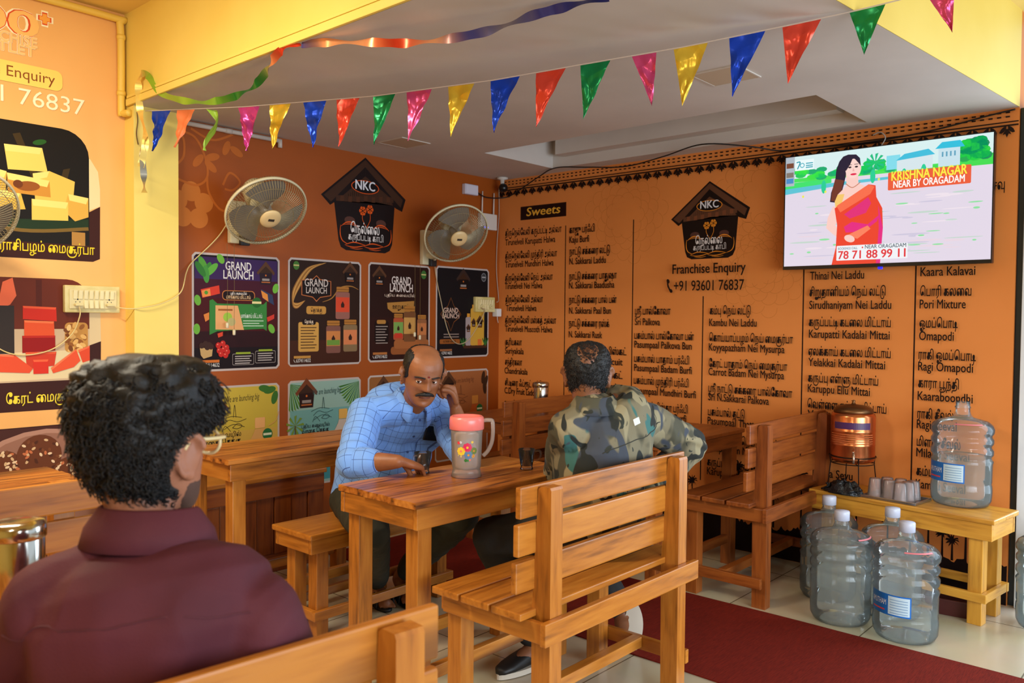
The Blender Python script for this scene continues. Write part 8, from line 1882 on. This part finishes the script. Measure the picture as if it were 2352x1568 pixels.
def tube_part(name, pts, rad, mat, parent, n=10, label=None): return MB().tube(spline(pts, 6), rad, n).build(name, mat, parent, True, label)

# ======================= man in the blue checked shirt
SK1 = skin('brown_skin', (134, 82, 50), (156, 98, 62), 0.48)
hip = V((2.34, 2.93, 0.545)); waist = V((2.34, 2.90, 0.70)); chest = V((2.33, 2.74, 0.90)); neck = V((2.285, 2.585, 1.010))
ls = V((1, -0.10, -0.20)); lh = V((1, 0, 0)); fw = V((-0.1, -1, 0))
shR, elR, wrR = V((2.095, 2.655, 0.955)), V((1.925, 2.52, 0.795)), V((2.000, 2.345, 0.812))
shL, elL, wrL = V((2.475, 2.615, 0.925)), V((2.360, 2.345, 0.792)), V((2.350, 2.395, 0.975))
Mh = head_matrix((2.238, 2.50, 1.014), (-0.47, -0.88, -0.42), (-0.02, -0.16, 1))
mb = MB()
mb.loft(torso_rings(hip, waist, chest, neck+V((0, 0, -0.05)), lh, ls, fw, -0.012, belly=0.06))
add_head(mb, Mh, neck+V((0.0, 0.012, -0.045))); yoke(mb, neck, shL, shR, -0.026)
arm_shapes(mb, shR, elR, wrR); arm_shapes(mb, shL, elL, wrL)
kR, aR, kL, aL = V((2.02, 2.52, 0.515)), V((2.46, 3.03, 0.10)), V((2.415, 2.42, 0.515)), V((2.60, 3.02, 0.10))
leg_shapes(mb, hip+V((-0.10, 0, -0.005)), kR, aR); leg_shapes(mb, hip+V((0.10, 0, -0.005)), kL, aL)
tR, tL = V((2.425, 2.925, 0.032)), V((2.525, 2.88, 0.036))
foot_shape(mb, aR, tR); foot_shape(mb, aL, tL)
for t_, a_ in ((tR, aR), (tL, aL)):
    d_ = (t_-a_); d_.z = 0; d_.normalize(); s_ = V((-d_.y, d_.x, 0))
    for k in range(5): mb.limb([t_-d_*0.005+s_*(0.026-0.0125*k), t_+d_*(0.030-0.005*k)+s_*(0.030-0.014*k)-V((0, 0, 0.010))], [0.011, 0.009-0.0006*k], 8, 2)
# right hand: closes round the cup handle; left hand: loose fist against the cheek
hand(mb, wrR+V((0.012, -0.003, 0.0)), (0.80, -0.05, -0.28), (0.30, 0.10, -0.9), 1, [(0.55, 0.9, 0.55), (0.65, 0.95, 0.6), (0.72, 1.0, 0.6), (0.75, 1.0, 0.6)], (0, (0.85, -0.25, 0.35), (0.1, 0.25, 0.2)), sc=0.98)
HL = hand(mb, wrL+V((-0.003, 0.004, 0.010)), (-0.20, 0.12, 0.95), (-0.93, 0.22, -0.2), 1, [(1.15, 1.35, 0.9), (1.2, 1.4, 0.9), (1.2, 1.4, 0.9), (1.15, 1.35, 0.9)], (0, (0.95, 0.25, 0.12), (0.15, 0.5, 0.4)), sc=0.96)
man = fuse('person', mb, 0.0042, SK1, None, 2, 0.4)
tag(man, 'seated man in blue checked shirt with moustache, leaning one hand on his cheek', 'person')
# facial features
eyes(Mh, man, (0.35, 0.9, 0.05))
for s in (-1, 1):
    tube_part('eyebrow', [Mh @ V((s*x, y, z)) for x, y, z in ((0.013, 0.0900, 0.1410), (0.026, 0.0895, 0.1440), (0.040, 0.081, 0.1430), (0.052, 0.068, 0.1370))], [0.0015]+[0.0029]*8+[0.0029]*8+[0.0012]*2, HAIR, man, 8)
mo = MB()
for s in (-1, 1):
    P_ = spline([Mh @ V((s*x, y, z)) for x, y, z in ((0.0, 0.0925, 0.0745), (0.012, 0.0925, 0.0735), (0.026, 0.0855, 0.0685), (0.036, 0.0765, 0.0595))], 6)
    mo.tube(P_, [0.0095-0.0055*i/(len(P_)-1) for i in range(len(P_))], 10)
mo.build('moustache', HAIR, man, True)
mo = MB().tube(spline([Mh @ V((x, y, 0.0555)) for x, y in ((-0.022, 0.0815), (-0.010, 0.0868), (0, 0.0885), (0.010, 0.0868), (0.022, 0.0815))], 5), [0.0012]+[0.0028]*19+[0.0012], 8); mo.build('lips', skin('lip_skin', (104, 50, 40), (118, 60, 48), 0.4), man, True)
m_ = MB(); m_.lathe([(0.0045, 0.0), (0.004, 0.0012), (0.001, 0.0018)], 10, M=Mh @ Matrix.Translation((0, 0.0915, 0.149)) @ Matrix.Rotation(-math.pi/2, 4, 'X')); m_.build('forehead_mark', flat((120, 26, 14), 0.7), man)
def bald(x, y, z, a):
    side = abs(x)/0.075
    hl = 0.155-0.5*max(0, y)                     # hairline drops towards the back
    m = 0.0
    w = 0.006*noise.noise(V((x*90, y*90, z*90)))
    if y < 0.034 and z > 0.088+max(0, y+0.01)*0.8: m = min(1, (0.036-y)/0.012)*min(1, (z-0.088)/0.02)
    if z > 0.150 and abs(x) < 0.053+w and y > -0.050+w: m = 0
    elif z > 0.150 and abs(x) < 0.060 and y > -0.058: m *= 0.5
    if z < 0.135 and abs(x) > 0.055 and -0.024 < y < 0.008: m = 0
    return m
hair_cap('hair', Mh, man, HAIR, bald, 0.007, 3, 0.002, 110)
curls('hair_strands', Mh, man, HAIR, bald, 1300, 0.012, 0.0006, 0.0012, 5, 0.007, 1.6)
# shirt
CHK = check_mat()
mb = MB(); mb.loft(torso_rings(hip+V((0, 0, -0.03)), waist, chest, neck+V((0, 0.005, -0.020)), lh, ls, fw, 0.020, 0.195, belly=0.10))
yoke(mb, neck, shL, shR, 0.018); arm_shapes(mb, shR, elR, wrR, 0.012, 0.36); arm_shapes(mb, shL, elL, wrL, 0.012, 0.14)
sh_ = fuse('shirt', mb, 0.006, CHK, man, 5, 0.5)
wrinkle(sh_, 0.007, 9, (1, 1, 0.6), 2.0, (((2.20, 2.68, 0.86), 0.12, (0.8, 0.1, 0.6), 70, 0.005), ((1.95, 2.52, 0.82), 0.09, (0.5, 0.6, 0.6), 110, 0.004), ((2.30, 2.80, 0.72), 0.14, (0.2, 0.1, 1), 60, 0.006), ((2.42, 2.55, 0.84), 0.1, (0.6, 0.6, 0.4), 80, 0.005)))
cloth_uv(sh_, [(hip, neck, (0, 1, 0.2), 0.16), (shR, elR, (0, 1, 0), 0.062), (elR, wrR, (0, 1, 0), 0.056), (shL, elL, (0, 1, 0), 0.062), (elL, wrL, (0, 1, 0), 0.056)])
def collar(parent, mat, neck, fwd, lat, r=(0.074, 0.070), h=0.045, flare=0.026, tip=0.03, up=(0, 0, 1), opening=0.5):
    """shirt collar: a band round the neck folded over outwards, open at the front, with pointed tips"""
    f, l, u = V(fwd).normalized(), V(lat).normalized(), V(up).normalized(); B = MB(); n = 44; rings = []
    for i in range(n+1):
        a = opening+(2*math.pi-2*opening)*i/n; c, s_ = math.cos(a), math.sin(a); front = max(0, c)
        e = max(0, 1-min(i, n-i)/9.0)                        # towards the two tips
        out = f*c+l*s_
        base = neck+f*(r[1]*c)+l*(r[0]*s_)-u*(0.020*front)
        top = base+u*h-out*0.004-u*(0.014*front)
        k = [base, base+u*h*0.5-out*0.002, top-out*0.001, top+u*0.003+out*0.003, top+out*0.007, base+u*h*0.35+out*(flare*0.62+0.004), base-u*(0.012+tip*e)+out*(flare+0.008*e), base-u*(0.013+tip*e)+out*(flare-0.003+0.008*e), base+u*h*0.3+out*(flare*0.45)]
        rings.append(k)
    B.loft(rings)
    return B.build('collar', mat, parent, True)
co = collar(man, CHK, neck+V((-0.004, -0.004, -0.012)), (-0.35, -1, -0.30), ls, (0.072, 0.070), 0.040, 0.024, 0.045, up=(-0.1, -0.30, 1), opening=0.40)
cloth_uv(co, [(neck, neck+V((0, -0.05, 0.2)), (0, 1, 0), 0.07)])
# trousers, sandals
TRS = noisy('olive_trousers', (34, 34, 20), (44, 42, 26), 6, 0.85, 0.1)
mb = MB(); mb.loft([ellring(hip+V((0, 0.0, z)), V((0.165+i, 0, 0)), V((0, 0.125+i, 0)), 28, 2.4) for z, i in ((-0.075, -0.03), (-0.03, 0.005), (0.06, 0.0), (0.13, -0.004))])
leg_shapes(mb, hip+V((-0.10, 0, -0.005)), kR, aR, 0.014, 0.88); leg_shapes(mb, hip+V((0.10, 0, -0.005)), kL, aL, 0.014, 0.86)
tr = fuse('trousers', mb, 0.008, TRS, man, 4, 0.5); wrinkle(tr, 0.007, 10, (1, 1, 1), 5.0)
BLK = flat((20, 17, 14), 0.5)
def sandal(a_, t_, parent):
    d_ = (t_-a_); d_.z = 0; d_.normalize(); s_ = V((-d_.y, d_.x, 0)); c = (a_-d_*0.065); c.z = 0
    L_ = (t_-c).dot(d_)+0.04; B = MB(); P_ = []
    for k in range(24):
        a = 2*math.pi*k/24; x = math.cos(a); w = 0.036+0.009*x; P_.append(c+d_*(L_/2*(1+x))+s_*(w*math.sin(a))+V((0, 0, 0.001)))
    B.prism(P_, (0, 0, 0.012)); 
    for u in (0.52, 0.62, 0.72, 0.80): 
        q = c+d_*L_*u; B.tube(spline([q+s_*0.043+V((0, 0, 0.012)), q+s_*0.034+V((0, 0, 0.060)), q+V((0, 0, 0.074-0.028*(u-0.5)/0.3)), q-s_*0.034+V((0, 0, 0.060)), q-s_*0.043+V((0, 0, 0.012))], 4), 0.005, 6)
    return B.build('sandal', BLK, parent, True)
sandal(aR, tR, man); sandal(aL, tL, man)
# breast pocket, buttons, ring
def near_shirt(o, p):
    ok, loc, nr, idx = o.closest_point_on_mesh(V(p)); return loc, nr
def on_shirt(o, p, d):
    ok, loc, nr, idx = o.ray_cast(V(p), V(d).normalized())
    return (loc, nr) if ok else (V(p), -V(d))
lat = ls.normalized()
pk = MB(); pk.keepn = True; g = []
pc = V((2.385, 2.555, 0.868)); dn = V((0.0, 0.25, -0.95)).normalized()
for i in range(9):
    for j in range(9):
        q = pc+lat*(-0.052+0.104*i/8)+dn*(0.125*j/8); l_, n_ = near_shirt(sh_, q); e_ = min(i, 8-i, 8-j)/2; g.append(l_+n_*(0.003+0.006*min(1, e_)))
pk.add(g, [(i*9+j, (i+1)*9+j, (i+1)*9+j+1, i*9+j+1) for i in range(8) for j in range(8)])
po = pk.build('pocket', CHK, man, True); cloth_uv(po, [(hip, neck, (0, 1, 0.2), 0.16)])
for k in range(5):
    q = neck*(1-(0.22+0.16*k))+hip*(0.22+0.16*k); l_, n_ = on_shirt(sh_, q+V((-0.02, -0.35, 0.05)), V((0.02, 0.35, -0.05)))
    B = MB().lathe([(0.0055, 0), (0.0055, 0.002), (0.001, 0.0024)], 12, l_+n_*0.001, M=n_.to_track_quat('Z', 'Y').to_matrix().to_4x4()); B.build('button', flat((60, 84, 140), 0.3), man)
p0 = HL[2][0]*0.55+HL[2][1]*0.45; ax = (HL[2][1]-HL[2][0]).normalized()
rg = MB(); x_ = ax.orthogonal().normalized(); y_ = ax.cross(x_); rg.tube([p0+x_*0.0103*math.cos(k*0.3307)+y_*0.0103*math.sin(k*0.3307) for k in range(19)], 0.0019, 6, closed=True); rg.build('ring', flat((230, 190, 90), 0.2, 1.0), man, True)
# phone held by the pocket: its own thing
l_, n_ = near_shirt(sh_, pc)
ph = thing('mobile_phone', 'black phone sticking out of the blue shirt pocket', 'phone', l_+n_*0.003-lat*0.006)
z_ = -dn; x_ = lat; x_ = (x_-z_*x_.dot(z_)).normalized(); y_ = z_.cross(x_)
Mp = Matrix(((x_.x, y_.x, z_.x, 0), (x_.y, y_.y, z_.y, 0), (x_.z, y_.z, z_.z, 0), (0, 0, 0, 1))) @ Matrix.Rotation(0.12, 4, 'Y')
MB().box(-0.036, 0.036, -0.004, 0.004, -0.040, 0.024, 0.0035, M=Mp).build('casing', flat((16, 18, 16), 0.3), ph)
MB().box(-0.031, -0.010, -0.0065, -0.0042, -0.004, 0.019, 0.001, M=Mp).build('lens_bump', flat((8, 8, 10), 0.15), ph)

# ======================= man in the leafy green shirt, seen from behind
SK2 = skin('tan_skin', (120, 74, 46), (140, 88, 56), 0.45)
hip = V((2.45, 1.745, 0.60)); waist = V((2.45, 1.745, 0.76)); chest = V((2.475, 1.722, 0.92)); neck = V((2.405, 1.740, 1.045))
lh = V((1, -0.12, 0)); ls = V((1, -0.22, 0.12)); fw = V((0.2, 1, 0))
shL, elL, wrL = V((2.315, 1.785, 0.955)), V((2.50, 1.97, 0.755)), V((2.60, 2.06, 0.68))
shR, elR, wrR = V((2.635, 1.690, 0.975)), V((2.905, 1.630, 0.855)), V((2.73, 1.740, 0.67))
Mh = head_matrix((2.428, 1.790, 1.032), (0.80, 0.60, -0.02), (0.02, 0.02, 1))
mb = MB(); mb.loft(torso_rings(hip, waist, chest, neck+V((0, 0, -0.05)), lh, ls, fw, -0.012, belly=0.02)); add_head(mb, Mh, neck+V((0, -0.01, -0.045))); yoke(mb, neck, shL, shR, -0.026)
arm_shapes(mb, shL, elL, wrL); arm_shapes(mb, shR, elR, wrR)
kL, aL, kR, aR = V((2.235, 2.09, 0.535)), V((2.43, 2.03, 0.095)), V((2.66, 2.07, 0.53)), V((2.735, 1.83, 0.175))
leg_shapes(mb, hip+V((-0.10, 0.01, -0.01)), kL, aL); leg_shapes(mb, hip+V((0.10, 0.0, -0.01)), kR, aR)
foot_shape(mb, aL, V((2.335, 2.035, 0.040)), 0.03, 0.03); mb.limb([aR, V((2.742, 1.835, 0.13)), V((2.765, 1.845, 0.09))], [0.033, 0.032, 0.026], 14)
hand(mb, wrR+V((-0.005, 0.005, -0.005)), (-0.55, 0.55, -0.5), (-0.4, -0.2, -0.9), -1, [(0.25, 0.35, 0.25)]*4, (0, (0.8, 0.5, 0.2), (0.1, 0.2, 0.15)))
hand(mb, wrL+V((0.006, 0.006, 0.0)), (0.75, 0.6, 0.05), (0.1, 0.2, -0.95), 1, [(0.3, 0.5, 0.3)]*4, (0, (0.8, -0.5, 0.2), (0.1, 0.2, 0.15)))
man = fuse('person', mb, 0.0055, SK2, None, 2, 0.4)
tag(man, 'man in leafy green patterned shirt seen from behind with bald spot, on the centre bench', 'person')
eyes(Mh, man)
def spot(x, y, z, a):
    m = 0.0
    if y < 0.045 and z > 0.045+max(0, y+0.02)*1.1: m = min(1, (z-0.045-max(0, y+0.02)*1.1)/0.02)
    if y >= 0.045 and z > 0.170: m = min(1, (z-0.170)/0.02)*0.9
    d = math.hypot(x/0.036, math.hypot(y+0.058, z-0.190)/0.046)+0.22*noise.noise(V((x*110, y*110, z*110)))
    if d < 1: m = 0.0
    elif d < 1.5: m *= (d-1)/0.5
    if abs(x) > 0.06 and -0.03 < y < 0.03 and z < 0.135: m = 0
    return m
hair_cap('hair', Mh, man, HAIR, spot, 0.010, 5, 0.004, 90)
curls('hair_strands', Mh, man, HAIR, lambda x, y, z, a: spot(x, y, z, a) or (0.45 if z > 0.15 and y < 0.02 else 0), 3600, 0.020, 0.0008, 0.0030, 8, 0.011, 0.9)
CAMO = camo_mat()
mb = MB(); mb.loft(torso_rings(hip+V((0, 0, -0.05)), waist, chest, neck+V((0, -0.004, -0.022)), lh, ls, fw, 0.020, 0.20, belly=0.03))
yoke(mb, neck, shL, shR, 0.018); arm_shapes(mb, shL, elL, wrL, 0.014, 0.92); arm_shapes(mb, shR, elR, wrR, 0.016, 0.90)
sh_ = fuse('shirt', mb, 0.006, CAMO, man, 5, 0.5)
wrinkle(sh_, 0.008, 8, (1, 1, 0.55), 9.0, (((2.86, 1.60, 0.85), 0.09, (0.3, 0.2, 1), 120, 0.005), ((2.50, 1.56, 0.90), 0.12, (1, 0, 0.6), 60, 0.005), ((2.25, 1.60, 0.80), 0.14, (0.6, 0, 0.8), 55, 0.006)))
collar(man, CAMO, neck+V((0, 0.0, -0.012)), (0.4, 0.9, 0.10), (0.9, -0.4, 0.05), (0.070, 0.068), 0.044, 0.028, 0.04, up=(0.02, 0.12, 1))
l_, n_ = near_shirt(sh_, V((2.455, 1.60, 0.990)))
q = n_.to_track_quat('Z', 'Y').to_matrix().to_4x4(); MB().box(-0.014, 0.014, -0.012, 0.012, -0.001, 0.0025, 0.001, M=Matrix.Translation(l_) @ q @ Matrix.Rotation(0.3, 4, 'Z')).build('size_sticker', flat((206, 206, 200), 0.4), man)
ym = MB(); pts = []
for i in range(25):
    l_, n_ = near_shirt(sh_, V((2.265+0.38*i/24, 1.60, 0.885+0.085*i/24))); pts.append(l_+n_*0.001)
ym.tube(pts, 0.0018, 6); ym.build('yoke_seam', flat((48, 48, 40), 0.8), man)
DRK = noisy('black_trousers', (15, 14, 13), (24, 22, 20), 6, 0.8, 0.1)
mb = MB(); mb.loft([ellring(hip+V((0, 0.0, z)), V((0.17+i, -0.02, 0)), V((0.015, 0.13+i, 0)), 28, 2.4) for z, i in ((-0.085, -0.03), (-0.04, 0.005), (0.06, 0.0), (0.12, -0.006))])
leg_shapes(mb, hip+V((-0.10, 0.01, -0.01)), kL, aL, 0.014, 0.90); leg_shapes(mb, hip+V((0.10, 0.0, -0.01)), kR, aR, 0.014, 0.90)
tr = fuse('trousers', mb, 0.008, DRK, man, 4, 0.5); wrinkle(tr, 0.007, 10, (1, 1, 1), 6.0)
def shoe(heel, toe, up, parent, W=0.046):
    """slip-on: dark upper and pale sole; heel/toe lie on the underside"""
    h, t = V(heel), V(toe); d = (t-h); L_ = d.length; d.normalize(); u = V(up); u = (u-d*u.dot(d)).normalized(); s = d.cross(u)
    so = MB(); P_ = []
    for k in range(32):
        a = 2*math.pi*k/32; x = math.cos(a); w = W*(0.86+0.16*math.sin((x+1)*1.7)-0.06*x); P_.append(h+d*(L_/2*(1+x))+s*(w*math.sin(a)))
    so.prism(P_, u*0.020); o1 = so.build('shoe_sole', flat((196, 184, 166), 0.6), parent)
    up_ = MB(); rings = []
    for t_, w, hh in ((0.01, 0.026, 0.045), (0.08, 0.036, 0.062), (0.25, 0.038, 0.060), (0.45, 0.040, 0.056), (0.62, 0.042, 0.046), (0.8, 0.040, 0.034), (0.93, 0.030, 0.026), (0.99, 0.012, 0.020)):
        rings.append(ellring(h+d*L_*t_+u*(0.019+hh*0.42), s*w, u*hh*0.55, 20, 2.4))
    up_.loft(rings); up_.build('shoe_upper', flat((22, 19, 17), 0.5), parent, True)
shoe((2.50, 2.035, 0.004), (2.232, 2.045, 0.003), (0, 0, 1), man)
shoe((2.722, 1.775, 0.238), (2.812, 1.815, 0.004), (0.45, 0.85, 0.3), man, 0.040)

# ======================= man in the maroon shirt, nearest, seen from behind
SK3 = skin('light_brown_skin', (160, 104, 78), (180, 120, 92), 0.5)
hip = V((0.57, 1.275, 0.60)); waist = V((0.57, 1.265, 0.73)); chest = V((0.578, 1.245, 0.87)); neck = V((0.588, 1.282, 1.005))
ls = V((0.70, -0.71, -0.02)); lh = V((0.80, -0.60, 0)); fw = V((0.70, 0.71, 0))
Mh = head_matrix((0.602, 1.318, 1.018), (0.90, 0.43, -0.04), (0.0, 0.02, 1))
lat = ls.normalized()
shL, shR = V((0.462, 1.340, 0.905)), V((0.680, 1.128, 0.878))
elL, wrL = V((0.41, 1.47, 0.73)), V((0.56, 1.62, 0.785))
elR, wrR = V((0.765, 1.120, 0.70)), V((0.79, 1.34, 0.69))
mb = MB(); mb.loft(torso_rings(hip, waist, chest, neck+V((0, 0, -0.05)), lh, ls, fw, -0.012, shoulder=0.175)); add_head(mb, Mh, neck+V((-0.005, -0.01, -0.045))); yoke(mb, neck, shL, shR, -0.026)
arm_shapes(mb, shL, elL, wrL); arm_shapes(mb, shR, elR, wrR)
kL, aL, kR, aR = V((0.55, 1.66, 0.53)), V((0.56, 1.72, 0.10)), V((0.83, 1.56, 0.53)), V((0.86, 1.64, 0.10))
leg_shapes(mb, hip+V((-0.06, 0.07, -0.01)), kL, aL); leg_shapes(mb, hip+V((0.09, -0.02, -0.01)), kR, aR)
foot_shape(mb, aL, V((0.60, 1.87, 0.035))); foot_shape(mb, aR, V((0.93, 1.78, 0.035)))
hand(mb, wrL, (0.6, 0.8, -0.05), (0, 0, -1), 1, [(0.2, 0.3, 0.2)]*4, (0, (0.8, 0.5, 0.2), (0.1, 0.2, 0.15)))
hand(mb, wrR, (-0.1, 0.9, -0.25), (-0.2, 0, -1), -1, [(0.3, 0.4, 0.3)]*4, (0, (0.8, 0.5, 0.2), (0.1, 0.2, 0.15)))
man = fuse('person', mb, 0.0045, SK3, None, 2, 0.4)
tag(man, 'curly haired man in maroon shirt and glasses seen from behind, nearest the camera', 'person')
eyes(Mh, man)
def curly(x, y, z, a):
    if y > 0.052: return min(1, (z-0.158)/0.02) if z > 0.158 else 0
    lim = -0.004 if y < -0.02 else -0.004+(y+0.02)*2.4
    m = min(1, (z-lim)/0.025) if z > lim else 0
    e = math.hypot((y-0.0)/0.040, (z-0.095)/0.050)
    if abs(x) > 0.045 and e < 0.8: m = 0
    elif abs(x) > 0.045 and e < 1.4: m *= (e-0.8)/0.6
    if 0.02 < y <= 0.052 and z < 0.15: m *= 0.35 if z < 0.10 else 0.6
    return m*(0.50+0.50*min(1, max(0, (z-0.03)/0.10))+0.75*max(0, min(1, (z-0.14)/0.08)))
hair_cap('hair', Mh, man, HAIRC, curly, 0.030, 11, 0.008, 70)
curls('hair_curls', Mh, man, HAIRC, curly, 6500, 0.040, 0.0014, 0.0065, 21, 0.032, 0.7)
# short beard on the jaw
def beard(x, y, z, a):
    if z < 0.074 and y > 0.0 and not (abs(x) < 0.02 and 0.045 < z < 0.07): return min(1, (0.074-z)/0.02)*min(1, y/0.015)
    return 0.0
hair_cap('beard', Mh, man, flat((84, 58, 48), 0.75), beard, 0.0028, 2, 0.0004, 140)
gl = thing('eyeglasses', 'pale cream framed glasses on the man in maroon', 'glasses', Mh @ V((0, 0.09, 0.12)))
inv = Matrix.Translation(-(Mh @ V((0, 0.09, 0.12)))) @ Mh
GF = flat((236, 214, 160), 0.3)
g1 = MB()
for s in (-1, 1):
    g1.tube([inv @ V((s*0.034+0.026*math.cos(k*0.2618), 0.104-0.006*abs(math.cos(k*0.2618)), 0.118+0.021*math.sin(k*0.2618))) for k in range(24)], 0.0028, 8, closed=True)
g1.tube(spline([inv @ V((-0.009, 0.106, 0.124)), inv @ V((0, 0.109, 0.127)), inv @ V((0.009, 0.106, 0.124))], 4), 0.0026, 8); g1.build('frame', GF, gl, True)
for s in (-1, 1):
    tube_part('temple_arm', [inv @ V((s*0.059, 0.098, 0.128)), inv @ V((s*0.077, 0.085, 0.128)), inv @ V((s*0.082, 0.035, 0.130)), inv @ V((s*0.080, -0.002, 0.132)), inv @ V((s*0.078, -0.018, 0.118))], 0.0032, GF, gl, 8)
    lm = MB(); lm.add([inv @ V((s*0.034+0.025*math.cos(k*0.2618), 0.1035-0.006*abs(math.cos(k*0.2618)), 0.118+0.020*math.sin(k*0.2618))) for k in range(24)], [tuple(range(24))]); lm.build('lens', clear('spectacle_lens', (0.96, 0.96, 0.95), 0.02, (230, 230, 230), 0.02), gl)
MAR = noisy('maroon_cloth', (80, 33, 44), (94, 42, 52), 5, 0.75, 0.08, bscale=260, spec=0.3)
mb = MB(); mb.loft(torso_rings(hip+V((0, 0, -0.06)), waist, chest, neck+V((-0.004, -0.004, -0.024)), lh, ls, fw, 0.018, 0.185, belly=0.0))
yoke(mb, neck, shL, shR, 0.018); arm_shapes(mb, shL, elL, wrL, 0.012, 0.5); arm_shapes(mb, shR, elR, wrR, 0.012, 0.5)
sh_ = fuse('shirt', mb, 0.0055, MAR, man, 6, 0.5)
wrinkle(sh_, 0.006, 7, (1, 1, 0.8), 14.0, (((0.43, 1.24, 0.78), 0.13, (0.75, -0.4, 0.9), 48, 0.008), ((0.60, 1.10, 0.83), 0.12, (0.6, -0.6, -0.8), 55, 0.006), ((0.78, 1.09, 0.76), 0.09, (0.3, -0.3, 1), 75, 0.006)))
collar(man, MAR, neck+V((-0.002, 0.0, -0.004)), (0.70, 0.71, -0.1), ls, (0.074, 0.070), 0.046, 0.030, 0.05, up=(0.03, 0.05, 1), opening=0.35)
ym = MB(); pts = []
for i in range(33):
    p = V((0.395+0.245*i/32, 1.33-0.25*i/32, 0.885+0.030*i/32)); l_, n_ = near_shirt(sh_, p); pts.append(l_+n_*0.0004)
ym.tube(pts, 0.0014, 6); ym.build('yoke_seam', flat((84, 34, 46), 0.8), man)
TR3 = noisy('dark_denim', (26, 28, 38), (36, 38, 50), 8, 0.8, 0.1)
mb = MB(); mb.loft([ellring(hip+V((0, 0.0, z)), lh.normalized()*(0.165+i), fw.normalized()*(0.13+i), 28, 2.4) for z, i in ((-0.085, -0.03), (-0.04, 0.005), (0.06, 0.0), (0.12, -0.006))])
leg_shapes(mb, hip+V((-0.06, 0.07, -0.01)), kL, aL, 0.014, 0.92); leg_shapes(mb, hip+V((0.09, -0.02, -0.01)), kR, aR, 0.014, 0.92)
fuse('trousers', mb, 0.009, TR3, man, 4, 0.5)
shoe((0.535, 1.66, 0.004), (0.61, 1.93, 0.003), (0, 0, 1), man); shoe((0.83, 1.59, 0.004), (0.945, 1.84, 0.003), (0, 0, 1), man)
